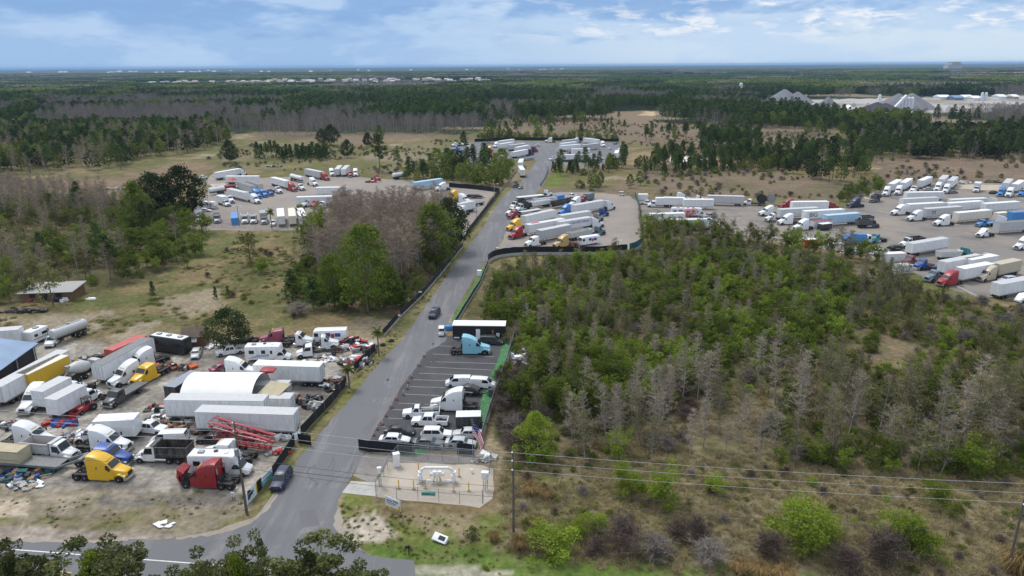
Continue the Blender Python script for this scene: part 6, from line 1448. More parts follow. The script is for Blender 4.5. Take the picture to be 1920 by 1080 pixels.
board('banner', 'white banner with yellow edge at the front end of the roadside fence', (463.5, 947.5), (483, 926.5), .12, 1.85, 'banner', False, [(.1, .7, .65, .78, 'grey_metal'), (.1, .6, .4, .5, 'blue_ink'), (.1, .75, .2, .26, 'grey_metal'), (.9, 1., .0, 1., 'yellowpaint')])
board('banner', 'teal and white banner on the roadside fence beside the estate car', (492.5, 916.5), (512, 896.5), .2, 1.85, 'banner', False, [(.0, 1., .0, .55, 'banner_teal'), (.1, .5, .25, .4, 'banner'), (.55, .9, .1, .2, 'banner'), (.1, .8, .7, .8, 'grey_metal')])
t = thing('road_sign', 'small red and white sign on the fence beside the left verge', 'sign', (*G(749, 601), 0)); MB('galv').cyl((0, 0, 0), (0, 0, 2.2), .04).build('post', t); MB('whitepaint').box(-.3, .3, -.06, -.03, 1.1, 2.1).build('board', t, 0); MB('red_ink').box(-.3, .3, -.075, -.06, 1.55, 2.1).build('marking', t, 0)
board('yard_sign', 'small white notice lying at the utility pole', (434, 936), (441, 937), .5, 1.1, 'whitepaint', True, [(.2, .8, .3, .4, 'black'), (.2, .7, .6, .7, 'black')])
t = thing('marker_stake', 'pale stake on the grass near the corner', 'stake', (*G(756, 988), 0)); MB('wood').box(-.06, .06, -.04, .04, 0, 1.5).build('post', t, 0)
t = thing('mailbox', 'black mailbox on a post by the driveway corner', 'mailbox', (*G(767, 1040), 0)); MB('black').box(-.06, .06, -.06, .06, 0, 1.35).build('post', t, 0); MB('black').loft([ring(x, .14, .12, .95, 1.28, .1) for x in (-.45, .15)]).build('box', t, 40)
t = thing('bathtub', 'white tub tipped over on the grass corner', 'tub', (*G(826, 1014), .25), R(-25)); t.rotation_euler = (R(28), R(6), R(-25)); t.scale = (.85, .85, .85)
tb = MB('whitepaint').loft([ring(-1.1, .5, .62, -.2, .45, .06), ring(1.1, .5, .62, -.2, .45, .06)]); tb.build('shell', t, 40); MB('black').box(-.2, .85, -.3, .35, .45, .47).build('opening', t, 0)
t = thing('utility_box', 'pale utility box on the green strip right of the road', 'utility box', (*G(899, 517), 0)); MB('tarp').box(-.6, .6, -.5, .5, 0, 1.6).build('box', t, 0); MB('grey_metal').box(-.4, -.3, -.53, -.5, .7, .9).build('handle', t, 0)
t = thing('portable_tank', 'blue covered tank left of the black office container', 'tank', (*G(842, 618), 0)); body([(-.9, .6, .5, .1, .8), (-.5, .7, .6, .1, 1.1, .2), (.6, .7, .6, .1, 1.0, .2), (.9, .6, .5, .1, .7)]).build('body', t, 40, COL['b'])
t = thing('waste_bin', 'dark green waste bin on the netting behind the parking lot', 'bin', (*G(921, 742), 0)); MB('fabric_teal').box(-.5, .5, -.4, .4, .1, 1.2).build('body', t, 0); MB('black').box(-.54, .54, -.44, .44, 1.2, 1.27).build('lid', t, 0)
DEL = [(795, 669, 'beside the oil stain'), (787, 687, 'at the third stall line'), (772, 709, 'at the fifth stall line'), (765, 718, 'close to the fifth stall'), (764, 730, 'next to the sixth stall'), (757, 741, 'left of the white sleeper hood'), (744, 750, 'between sleeper and work pickup'),
       (735, 765, 'left of the work pickup'), (724, 781, 'left of the crew pickup'), (717, 797, 'left of the black car'), (708, 806, 'behind the black car'), (701, 817, 'left of the white car at the gate')]
for px_, py_, w_ in DEL:
    t = thing('delineator_post', 'orange and white delineator post ' + w_, 'delineator', (*G(px_, py_), .016), 0, 'delineator posts along the parking lot')
    MB('orange').cyl((0, 0, .08), (0, 0, 1.1), .10, .07, 8).build('post', t); MB('whitepaint').cyl((0, 0, .55), (0, 0, .7), .095, .09, 8).cyl((0, 0, .82), (0, 0, .95), .087, .082, 8).build('band', t); MB('black').cyl((0, 0, 0), (0, 0, .08), .3, .26, 10).build('base', t)
scr = [(783, 676), (776, 683), (765, 690), (727, 712)]
def stain(px_, py_, rx, ry, seed):
    rr = random.Random(seed); x_, y_ = G(px_, py_); pts = [(x_ + rx * math.cos(a2) * rr.uniform(.5, 1.2), y_ + ry * math.sin(a2) * rr.uniform(.5, 1.2)) for a2 in np.linspace(0, 6.283, 22)[:-1]]
    return sheet('oil_stain', pts, .0285, 'oilmark')
pm('oilmark', (.028, .027, .028), .6, .3, 2.)
for i, (px_, py_, rx, ry) in enumerate(((800, 681, .7, 1.6), (814, 676, .9, 1.0), (818, 672, .5, .6), (727, 712, .35, .5), (812, 645, .3, .7), (950, 468, 3.2, 1.6), (905, 492, .8, .4))): stain(px_, py_, rx, ry, i)
# big flag
fx, fy = G(887, 866); hz = top_z(887, 866, 787)
t = thing('flag_pole', 'tall thin flag pole behind the pump yard', 'flag pole', (fx, fy, 0)); MB('galv').cyl((0, 0, 0), (0, 0, hz), .06, .035, 8).build('pole', t); MB('yellowpaint').cyl((0, 0, hz), (0, 0, hz + .12), .07, .02, 8).build('ball', t); MB('concrete').cyl((0, 0, 0), (0, 0, .15), .35, .35, 12).build('base', t)
nu, nv = 40, 26; V_, K_ = [], []
for i in range(nu + 1):
    for j in range(nv + 1):
        u, v = i / nu, j / nv
        V_.append((.06 + 1.75 * u ** .8 * (1 - .35 * v * u) + .1 * math.sin(7 * v + 4 * u) * u, -.5 * u + .22 * math.sin(9 * v + 3 * u) * u, hz - .15 - 2.5 * v - 3.1 * u * (1 - .25 * v) - .15 * math.sin(5 * v) * u))
Fs = [(i * (nv + 1) + j, i * (nv + 1) + j + 1, (i + 1) * (nv + 1) + j + 1, (i + 1) * (nv + 1) + j) for i in range(nu) for j in range(nv)]
mats = []
for i in range(nu):
    for j in range(nv):
        if i < 16 and j < 14: mats.append(3 if (i % 3 == 1 and j % 2 == 1 and (i // 3 + j // 2) % 2 == 0) else 2)
        else: mats.append((j // 2) % 2)
pm('flag_red', (.50, .02, .035), .8, .05); pm('flag_white', (.72, .72, .74), .8, .04); pm('flag_blue', (.025, .035, .16), .8, .05)
me = bpy.data.meshes.new('flag'); me.from_pydata(V_, [], Fs)
for k in ('flag_red', 'flag_white', 'flag_blue', 'flag_white'): me.materials.append(M[k])
me.polygons.foreach_set('material_index', mats); me.shade_smooth()
tag(obj('flag', me, None, None, (fx, fy, 0)), 'large American flag drooping from the pole', 'flag')

# ------------------------------------------------------------------ poles and wires
def upole(label, px_, py_, ty, lean=(0, 0), double=False, transformer=False):
    x_, y_ = G(px_, py_); h = top_z(px_, py_, ty); t = thing('utility_pole', label, 'utility pole', (x_, y_, 0)); t.rotation_euler = (lean[0], lean[1], 0)
    MB('polewood').cyl((0, 0, 0), (0, 0, h), .16, .11, 8).build('pole', t)
    if double: MB('polewood').cyl((.35, -.5, 0), (.1, -.2, h * .62), .15, .12, 8).build('brace_pole', t)
    for z in (h - .1, h - 1.25, h - 2.5): MB('whitepaint').cyl((-.12, -.14, z), (-.12, -.34, z), .09, .06, 8).build('insulator', t)
    if transformer: MB('grey_metal').cyl((.0, -.4, h - 4.6), (0, -.4, h - 3.7), .3, .3, 12).cyl((0, -.4, h - 3.7), (0, -.4, h - 3.6), .3, .15, 12).build('transformer', t)
    return (x_, y_, h)
p0 = upole('wooden utility pole with transformer beside the red truck', 462, 962, 790, double=True, transformer=True)
p1 = upole('thin wooden utility pole at the right of the pump yard', 963, 1000, 845)
p2 = upole('leaning greenish utility pole at the right frame edge', 1888, 1076, 903, (R(2), R(-2)))
pw = Vector((p1[0] - p0[0], p1[1] - p0[1])); pL = (p0[0] - pw.x, p0[1] - pw.y, p0[2]); pR = (p2[0] + 55, p2[1] - 8, p2[2])
def cat_(a, c, sag, n=12):
    return [(a[0] + (c[0] - a[0]) * i / n, a[1] + (c[1] - a[1]) * i / n - .3, a[2] + (c[2] - a[2]) * i / n - sag * 4 * (i / n) * (1 - i / n)) for i in range(n + 1)]
pm('wire', (.45, .46, .48), .5, .1, 1., .3); pm('wire_dark', (.05, .05, .055), .6, .1)
for dz, lab, mk, r_ in ((.1, 'topmost pale power line strung between the utility poles', 'wire', .020), (1.25, 'second pale power line strung between the utility poles', 'wire', .018), (2.5, 'third pale power line strung between the utility poles', 'wire', .018), (4.9, 'thin dark cable below the three power lines', 'wire_dark', .022), (6.4, 'lowest dark cable strung between the utility poles', 'wire_dark', .022)):
    pts = []
    for a, c in ((pL, p0), (p0, p1), (p1, p2), (p2, pR)):
        A2, B2 = (a[0], a[1], a[2] - dz), (c[0], c[1], c[2] - dz); pts += cat_(A2, B2, .35 if dz < 3 else .5)[:-1]
    pts.append((pR[0], pR[1] - .3, pR[2] - dz))
    tag(MB(mk).tube(pts, r_, 4).build('power_line', None, 0), lab, 'power line', 'power lines between the utility poles')
def lamp(label, px_, py_, ty, arm=1.5, two=False):
    x_, y_ = G(px_, py_); h = top_z(px_, py_, ty); t = thing('lamp_post', label, 'lamp post', (x_, y_, 0)); MB('grey_metal').cyl((0, 0, 0), (0, 0, h), .14, .09, 8).build('pole', t)
    for s in ((-1, 1) if two else (1,)): MB('grey_metal').bar((0, 0, h - .1), (s * arm, 0, h), .1, .1).build('arm', t); MB('whitepaint').box(s * arm - .4, s * arm + .4, -.2, .2, h - .02, h + .14).build('lamp_head', t, 0)
lamp('tall lamp post beside the fenced corner of the west lot', 927, 377, 345); lamp('two headed lamp post at the near edge of the west lot', 449, 424, 387, 1.2, True); lamp('thin lamp post at the back of the fenced corner', 769, 337, 306)
lamp('thin lamp post by the curved fence, left end', 929, 479, 465, .6); lamp('thin lamp post by the curved fence, right end', 1159, 470, 451, .6); lamp('lamp post leaning from the bushes beside the road fence', 777, 560, 548, 1.5); lamp('pale lamp post in the fenced corner near the road', 894, 413, 385, .8)

# ------------------------------------------------------------------ lettering on two trailers and a van
def lettering(label_on, txt, size, x, z, mat, side=-1):
    for o_ in bpy.data.objects:
        if o_.get('label') == label_on:
            cu = bpy.data.curves.new('lettering', 'FONT'); cu.body = txt; cu.size = size; cu.extrude = .012; cu.align_x = 'CENTER'; cu.materials.append(M[mat])
            tmp = bpy.data.objects.new('tmp', cu); C.objects.link(tmp); bpy.context.view_layer.update()
            me = bpy.data.meshes.new_from_object(tmp.evaluated_get(bpy.context.evaluated_depsgraph_get())); bpy.data.objects.remove(tmp)
            q = obj('lettering', me, o_, None, (x, side * 1.31, z)); q.rotation_euler = (R(90), 0, 0 if side < 0 else R(180)); return
lettering('white trailer with big blue lettering in the gravel lot', 'Carroll Fulmer', 1.45, 1.6, 2.75, 'blue_ink')
lettering('white trailer with dark blue letter on its side', 'K', 2.2, -6.0, 1.8, 'blue_ink')
lettering('white trailer with black lettering on its side', 'BIG', 2.3, 5.0, 1.9, 'black', 1)
lettering('grey trailer with dark logo coupled to the front middle truck', 'M', 2.3, 5.0, 1.8, 'blue_ink', 1)
for o_ in list(bpy.data.objects):
    if o_.get('label') == 'white trailer coupled to the red sleeper truck':
        MB('red_ink').prism([(2.6, 4.09), (6.0, 4.09), (4.6, 4.12)], -.9, .2).build('roof_marking', o_, 0)

# ------------------------------------------------------------------ far works: gravel heaps, silos, plant, houses
def heap(name, label, px_, py_, hwpx, ty, mat, seed=1, peaks=((0, 1),)):
    x_, y_ = G(px_, py_); h = top_z(px_, py_, ty); rad = hwpx * math.hypot(x_, y_) / FOC; rr = random.Random(seed); n = 40; V_ = []; F_ = []
    g = 44; xs_ = np.linspace(-rad * 1.1, rad * 1.1, g); X_, Y_ = np.meshgrid(xs_, xs_); Z_ = np.zeros_like(X_)
    for ox, kh in peaks: Z_ = np.maximum(Z_, h * kh - np.hypot(X_ - ox * rad, Y_) * h * kh / (rad * kh * .9))
    Z_ = Z_ * (1 + .12 * (fbm(X_ + 99, Y_ + seed * 50, rad * .4, 3, seed) - .5)) - .5
    V_ = np.stack([X_.ravel(), Y_.ravel(), Z_.ravel()], 1); ii = (np.arange(g - 1)[:, None] * g + np.arange(g - 1)[None]).ravel()
    o_ = obj(name, npmesh(name, V_, np.stack([ii, ii + 1, ii + g + 1, ii + g], 1), [M[mat]], None, True), None, None, (x_, y_, 0)); return tag(o_, label, 'heap')
heap('gravel_heap', 'large grey gravel heap with two peaks at the distant works', 1478, 192, 41, 166, 'gravel', 1, ((-.2, 1), (.35, .82)))
heap('gravel_heap', 'grey gravel heap behind the white silos', 1695, 204, 46, 172, 'gravel', 2, ((-.25, .98), (.2, 1.)))
heap('coal_heap', 'dark heap in front of the white silos', 1648, 208, 46, 188, 'coal', 3, ((-.1, .9), (.2, .8)))
heap('gravel_heap', 'low grey gravel heap between the two large ones', 1552, 196, 18, 180, 'gravel', 4)
heap('sand_heap', 'white sand heap left of the dark heap', 1590, 203, 16, 195, 'whitepaint', 5)
x_, y_ = G(1698, 208)
t = thing('silo_group', 'row of white silos with a conveyor at the distant works', 'silos', (x_, y_, 0)); hs = top_z(1698, 208, 184); k_ = math.hypot(x_, y_) / FOC
for i in range(4): MB('silo').cyl((-8 * k_ + i * 5.4 * k_, 0, 3), (-8 * k_ + i * 5.4 * k_, 0, hs), 2.6 * k_, 2.6 * k_, 16).cyl((-8 * k_ + i * 5.4 * k_, 0, hs), (-8 * k_ + i * 5.4 * k_, 0, hs + 1.5), 2.6 * k_, .4, 16).build('silo', t)
MB('grey_metal').box(-10 * k_, 12 * k_, -2, 2, 0, 3).build('base', t, 0); MB('silo').bar((-24 * k_, -4, 1), (-2 * k_, 0, hs + 3), 3, 3).build('conveyor', t)
def tower(label, px_, py_, wpx, ty, name='plant_tower', n=12, cat='tower'):
    x_, y_ = G(px_, py_); h = top_z(px_, py_, ty); w = wpx * math.hypot(x_, y_) / FOC / 2; t = thing(name, label, cat, (x_, y_, 0))
    MB('silo').box(-w, w, -w, w, 0, h * .55).build('base', t, 0); MB('silo').cyl((0, 0, h * .55), (0, 0, h * .92), w * .8, w * .8, n).cyl((0, 0, h * .92), (0, 0, h), w * .8, w * .2, n).build('silo', t)
tower('white plant tower rising from the trees left of the gravel heaps', 1388, 176, 7, 155); tower('white tower left of the silo row', 1648, 192, 6, 177); tower('left of twin white silos far right', 1840, 189, 5, 173); tower('right of twin white silos far right', 1847, 189, 5, 173)
def shed_b(label, px_, py_, wpx, hpx, mat, roofm, name='warehouse', depth=20, cat='warehouse', group=None, rz=0.):
    x_, y_ = G(px_, py_); k = math.hypot(x_, y_) / FOC; w = wpx * k; h = max(4., hpx * k); t = thing(name, label, cat, (x_, y_, 0), rz, group)
    MB(mat).box(-w / 2, w / 2, 0, depth, 0, h).build('wall', t, 0)
    q = MB(roofm).prism([(-1, h), (depth / 2, h + depth * .16), (depth + 1, h)], -w / 2 - 1, w / 2 + 1).build('roof', t, 0); q.data.transform(Matrix(((0, 1, 0, 0), (1, 0, 0, 0), (0, 0, 1, 0), (0, 0, 0, 1)))); q.data.flip_normals()
for px_, py_, w_, h_, mk, l_ in ((1772, 187, 16, 4, 'whitepaint', 'white shed left of the blue one at the far works'), (1798, 188, 14, 3.4, 'metal_roof', 'blue grey shed at the far works'), (1816, 187, 14, 3, 'whitepaint', 'white shed right of the blue one at the far works'), (1832, 189, 12, 2.6, 'whitepaint', 'low white shed beside the twin silos'), (1880, 186, 10, 2., 'whitepaint', 'low white building at the far right edge of the works'), (1905, 186, 8, 2., 'concrete', 'low grey building at the far right edge of the works')):
    shed_b(l_, px_, py_, w_, h_, mk, 'whitepaint' if mk != 'metal_roof' else 'metal_roof')
x_, y_ = G(1790, 131.5); k = math.hypot(x_, y_) / FOC; t = thing('hotel_building', 'pale stepped tower block on the horizon at the right', 'building', (x_, y_, 0))
pm('pale_stone', (.48, .43, .42), .8, .08, .01)
MB('pale_stone').box(-11 * k, 11 * k, 0, 60, 0, 8.5 * k).build('wall', t, 0); MB('pale_stone').box(-6 * k, 7 * k, -4, 50, 8.5 * k, 11.5 * k).build('tower', t, 0); MB('pale_stone').box(-6.5 * k, 7.5 * k, -6, 55, 11.5 * k, 12 * k).build('roof', t, 0)
rh = random.Random(5)
HW = []
for i, (mk, c_) in enumerate((('house_cream', (.55, .48, .40)), ('house_white', (.66, .65, .62)), ('house_tan', (.45, .37, .30)), ('house_grey', (.40, .40, .41)))): pm(mk, c_, .8, .05, .05); HW.append(mk)
RW = []
for mk, c_ in (('roof_grey', (.20, .20, .21)), ('roof_tan', (.33, .28, .24)), ('roof_pale', (.46, .44, .42))): pm(mk, c_, .8, .05, .05); RW.append(mk)
hp = {}
for i, w_ in enumerate(HW):
    for j, r_ in enumerate(RW):
        wl = MB(w_).box(-8, 8, 0, 12, 0, 5.5).mesh('wall', 0); rf_ = MB(r_).prism([(-1, 5.5), (6, 9.4), (13, 5.5)], -8.6, 8.6); rf_.v = [(y, x, z) for x, y, z in rf_.v]; hp[i, j] = (wl, rf_.mesh('roof', 0))
HC = ('cream', 'white', 'tan', 'grey'); RC = ('grey', 'tan', 'pale')
n = 0
for px_, y0_, y1_, cnt in ((300, 157, 160, 10), (380, 155, 160, 12), (460, 153, 159, 12), (540, 151.5, 158, 14), (620, 151, 158, 14), (690, 150.5, 157, 12), (780, 150.5, 155, 10), (850, 150.5, 153.5, 10), (890, 152, 155, 8)):
    for q in range(cnt):
        i, j = rh.randrange(4), rh.randrange(3); x_, y_ = G(px_ + rh.uniform(-48, 48), rh.uniform(y0_, y1_)); t = thing('suburban_house', 'distant %s house with %s roof in the housing estate beyond the forest' % (HC[i], RC[j]), 'house', (x_, y_, 0), rh.uniform(-.5, .5), 'distant %s houses with %s roofs' % (HC[i], RC[j]))
        s_ = rh.uniform(.9, 1.3); t.scale = (s_, s_, s_); obj('wall', hp[i, j][0], t); obj('roof', hp[i, j][1], t)
for q in range(44):
    px_ = rh.choice((rh.uniform(0, 420), rh.uniform(200, 900), rh.uniform(820, 1060))); py_ = rh.uniform(131.2, 134.5) - (px_ - 0) / 1920 * 11 + 5.2
    w_ = rh.uniform(2, 7)
    shed_b('small pale building on the wooded horizon', px_, py_, w_, rh.uniform(.9, 1.7), rh.choice(('whitepaint', 'house_white', 'house_cream')), 'roof_pale', 'distant_building', 60, 'building', 'pale buildings on the horizon')
# ------------------------------------------------------------------ vegetation
def leafmat(name, c0, c1, trans=.25, rv=.35):
    m, b, o = newmat(name)
    at = b.n('ShaderNodeAttribute', attribute_name='tint'); oi = b.n('ShaderNodeObjectInfo')
    c = b.mix(at.outputs['Fac'], c0, c1)
    c = b.mix(1., c, b.ramp(oi.outputs['Random'], [(0., 1 - rv), (.5, 1.), (1., 1 + rv)]), 'MULTIPLY')
    d = b.n('ShaderNodeBsdfDiffuse', ins={0: c}); t_ = b.n('ShaderNodeBsdfTranslucent', ins={0: c})
    x_ = b.n('ShaderNodeMixShader', ins={0: trans, 1: d.outputs[0], 2: t_.outputs[0]}); b.link(x_.outputs[0], o.inputs[0]); return m
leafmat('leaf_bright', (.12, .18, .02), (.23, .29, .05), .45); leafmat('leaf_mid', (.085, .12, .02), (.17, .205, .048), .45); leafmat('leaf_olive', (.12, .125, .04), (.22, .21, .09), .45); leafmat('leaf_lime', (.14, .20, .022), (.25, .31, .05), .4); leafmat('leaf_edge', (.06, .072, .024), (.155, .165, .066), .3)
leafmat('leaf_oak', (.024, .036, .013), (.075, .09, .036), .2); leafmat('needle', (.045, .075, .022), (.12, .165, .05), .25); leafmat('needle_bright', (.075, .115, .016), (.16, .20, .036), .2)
leafmat('twig_far', (.15, .13, .115), (.27, .24, .21), .05, .2); leafmat('twig', (.20, .168, .13), (.37, .32, .26), .05, .2); leafmat('twig_brown', (.215, .172, .128), (.36, .295, .23), .05, .2); leafmat('twig_purple', (.085, .064, .056), (.165, .128, .112), .05, .2)
leafmat('straw', (.24, .155, .06), (.38, .27, .13), .15, .2); leafmat('drygrass', (.20, .165, .085), (.38, .32, .18), .2, .3); leafmat('grass', (.09, .13, .025), (.17, .19, .055), .3, .3)
pm('bark', (.13, .105, .085), .9, .3, 2.); pm('bark_pale', (.30, .275, .25), .9, .25, 2.); pm('bark_dark', (.055, .045, .037), .9, .3, 2.)
rg = np.random.default_rng(11)
class Foliage:
    def __init__(s): s.q = []; s.t = []
    def leaves(s, c, size, tint, flat=0., ratio=.55):
        c = np.asarray(c, float); n = len(c)
        a = rg.normal(size=(n, 3)); a[:, 2] *= (1 - flat); a /= np.linalg.norm(a, axis=1)[:, None]
        b2 = rg.normal(size=(n, 3)); b2[:, 2] *= (1 - flat); b2 -= a * (a * b2).sum(1)[:, None]; b2 /= np.linalg.norm(b2, axis=1)[:, None] + 1e-9
        sz = (np.asarray(size) * rg.uniform(.7, 1.3, n))[:, None]
        s.q.append(np.stack([c - a * sz, c - b2 * sz * ratio, c + a * sz, c + b2 * sz * ratio], 1)); s.t.append(np.broadcast_to(tint, n).astype(float) + rg.normal(0, .12, n)); return s
    def sticks(s, p0, p1, w0, w1, tint=.5):
        p0, p1 = np.asarray(p0, float), np.asarray(p1, float); n = len(p0); d = p1 - p0
        r_ = rg.normal(size=(n, 3)); nn = np.cross(d, r_); nn /= np.linalg.norm(nn, axis=1)[:, None] + 1e-9
        w0 = np.broadcast_to(w0, n)[:, None] / 2; w1 = np.broadcast_to(w1, n)[:, None] / 2
        s.q.append(np.stack([p0 - nn * w0, p1 - nn * w1, p1 + nn * w1, p0 + nn * w0], 1)); s.t.append(np.broadcast_to(tint, n).astype(float) + rg.normal(0, .18, n)); return s
    def arrays(s):
        Q = np.concatenate(s.q); return Q.reshape(-1, 3), np.arange(len(Q) * 4).reshape(-1, 4), np.clip(np.concatenate(s.t), 0, 1)
def tubeq(pts, rads, n=6):
    pts = np.asarray(pts, float); V_ = []
    for p, r_ in zip(pts, rads):
        for k in range(n): V_.append((p[0] + r_ * math.cos(2 * math.pi * k / n), p[1] + r_ * math.sin(2 * math.pi * k / n), p[2]))
    F_ = [(j * n + k, j * n + (k + 1) % n, (j + 1) * n + (k + 1) % n, (j + 1) * n + k) for j in range(len(pts) - 1) for k in range(n)]
    return np.array(V_), np.array(F_)
def limbs(H, z0, z1, nb, ln, r0, bend=.3):
    """trunk with limbs as one quad array"""
    k = 6; zs = np.linspace(0, H * .97, k); off = np.cumsum(rg.normal(0, bend * H * .02, (k, 2)), 0); off[0] = 0
    V_, F_ = tubeq([(off[i, 0], off[i, 1], zs[i]) for i in range(k)], [r0 * (1 - .85 * zs[i] / H) for i in range(k)]); VV, FF = [V_], [F_]; o = len(V_)
    for i in range(nb):
        z = z0 + (z1 - z0) * (i + rg.random()) / nb; a = rg.uniform(0, 6.28); l = ln * rg.uniform(.6, 1.1) * (1 - .5 * (z - z0) / max(.1, z1 - z0)); j = np.interp(z, zs, np.arange(k)); bx = np.interp(j, np.arange(k), off[:, 0]); by = np.interp(j, np.arange(k), off[:, 1])
        V2, F2 = tubeq([(bx, by, z), (bx + math.cos(a) * l * .5, by + math.sin(a) * l * .5, z + l * .32), (bx + math.cos(a) * l, by + math.sin(a) * l, z + l * .55)], [r0 * .42, r0 * .28, r0 * .1], 4); VV.append(V2); FF.append(F2 + o); o += len(V2)
    return np.concatenate(VV), np.concatenate(FF)
def clumpy(fo, H, W, zb, ncl, nl, ls, rc, top=1., seed=0, flat=.2, prof=None, egg=.8, lobes=0):
    LB = [(math.cos(k * 2.4 + rg.random()) * rg.uniform(.3, 1.1), math.sin(k * 2.4 + rg.random()) * rg.uniform(.3, 1.1), min(.88, .18 + .7 * (k + rg.random()) / max(lobes, 1))) for k in range(lobes)]
    for i in range(ncl):
        t_ = (i + rg.random()) / ncl; z = zb + (H - zb) * t_; w = (prof(t_) if prof else math.sin(math.pi * min(1, .12 + t_ ** egg * .86))) * W / 2
        a = i * 2.4 + rg.uniform(-.6, .6); r_ = w * math.sqrt(rg.uniform(.15, 1)) * .92; c = np.array([r_ * math.cos(a), r_ * math.sin(a), z])
        if lobes: lb = LB[i % lobes]; c = np.array([lb[0] * W * .30, lb[1] * W * .30, zb + (H - zb) * lb[2]]) + rg.normal(size=3) * np.array([W * .13, W * .13, (H - zb) * .13]); c[2] = max(c[2], zb * .6)
        rr = rc * rg.uniform(.65, 1.25)
        d = rg.normal(size=(nl, 3)); d /= np.linalg.norm(d, axis=1)[:, None]; d *= rr * rg.uniform(.35, 1, (nl, 1)) ** .6; d[:, 2] *= .75
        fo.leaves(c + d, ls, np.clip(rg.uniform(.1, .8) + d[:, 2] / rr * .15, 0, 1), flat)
PROTO = {}
def mkproto(kind, crown, trunk, cm, tm):
    """crown and trunk meshes for single trees, and both in one mesh for far woods"""
    V_, F_, T_ = crown.arrays(); c_ = npmesh('crown', V_, F_, [M[cm]], {'tint': ('FLOAT', 'FACE', T_.astype(np.float32))})
    t_ = None
    if trunk is not None:
        t_ = npmesh('trunk', trunk[0], trunk[1], [M[tm]], {'tint': ('FLOAT', 'FACE', np.full(len(trunk[1]), .5, np.float32))}, True)
        V2 = np.concatenate([V_, trunk[0]]); F2 = np.concatenate([F_, trunk[1] + len(V_)]); T2 = np.concatenate([T_, np.full(len(trunk[1]), .5)]).astype(np.float32)
        j_ = npmesh(kind, V2, F2, [M[cm], M[tm]], {'tint': ('FLOAT', 'FACE', T2)}); mi = np.zeros(len(F2), np.int32); mi[len(F_):] = 1; j_.polygons.foreach_set('material_index', mi)
    else: j_ = c_
    PROTO.setdefault(kind, []).append((c_, t_, j_))
NOM = {}
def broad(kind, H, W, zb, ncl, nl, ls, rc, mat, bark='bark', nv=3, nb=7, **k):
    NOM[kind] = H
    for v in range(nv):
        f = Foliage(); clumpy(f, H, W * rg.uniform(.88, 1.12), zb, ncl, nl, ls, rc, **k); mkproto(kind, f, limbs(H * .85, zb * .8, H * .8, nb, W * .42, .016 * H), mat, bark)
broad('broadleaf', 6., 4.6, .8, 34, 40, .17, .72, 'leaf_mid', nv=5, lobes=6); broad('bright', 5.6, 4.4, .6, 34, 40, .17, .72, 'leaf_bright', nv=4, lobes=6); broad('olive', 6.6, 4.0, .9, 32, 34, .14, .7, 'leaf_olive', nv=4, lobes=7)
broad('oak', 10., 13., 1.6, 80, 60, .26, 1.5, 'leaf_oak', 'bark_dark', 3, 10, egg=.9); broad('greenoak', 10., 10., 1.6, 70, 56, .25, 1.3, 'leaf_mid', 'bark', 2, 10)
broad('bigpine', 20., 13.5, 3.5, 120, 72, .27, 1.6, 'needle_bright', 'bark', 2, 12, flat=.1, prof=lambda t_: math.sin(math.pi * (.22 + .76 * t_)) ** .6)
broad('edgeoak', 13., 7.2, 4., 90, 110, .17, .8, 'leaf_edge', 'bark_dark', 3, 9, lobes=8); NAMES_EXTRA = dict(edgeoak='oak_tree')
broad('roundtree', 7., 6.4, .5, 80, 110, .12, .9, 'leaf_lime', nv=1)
NOM['pine'] = 14.
for v in range(4):
    f = Foliage(); zb = rg.uniform(5.5, 8.)
    clumpy(f, 14., 5.2, zb, 26, 46, .27, .95, flat=.25, prof=lambda t_: (1 - t_) ** .6 * .9 + .12); mkproto('pine', f, limbs(13.2, zb, 12.5, 9, 2.1, .17), 'needle', 'bark')
NOM['youngpine'] = 5.
for v in range(2):
    f = Foliage(); clumpy(f, 5., 2.6, .4, 22, 30, .2, .5, flat=.1, prof=lambda t_: (1 - t_) * .95 + .08); mkproto('youngpine', f, limbs(4.6, .5, 4, 4, .8, .07), 'needle', 'bark')
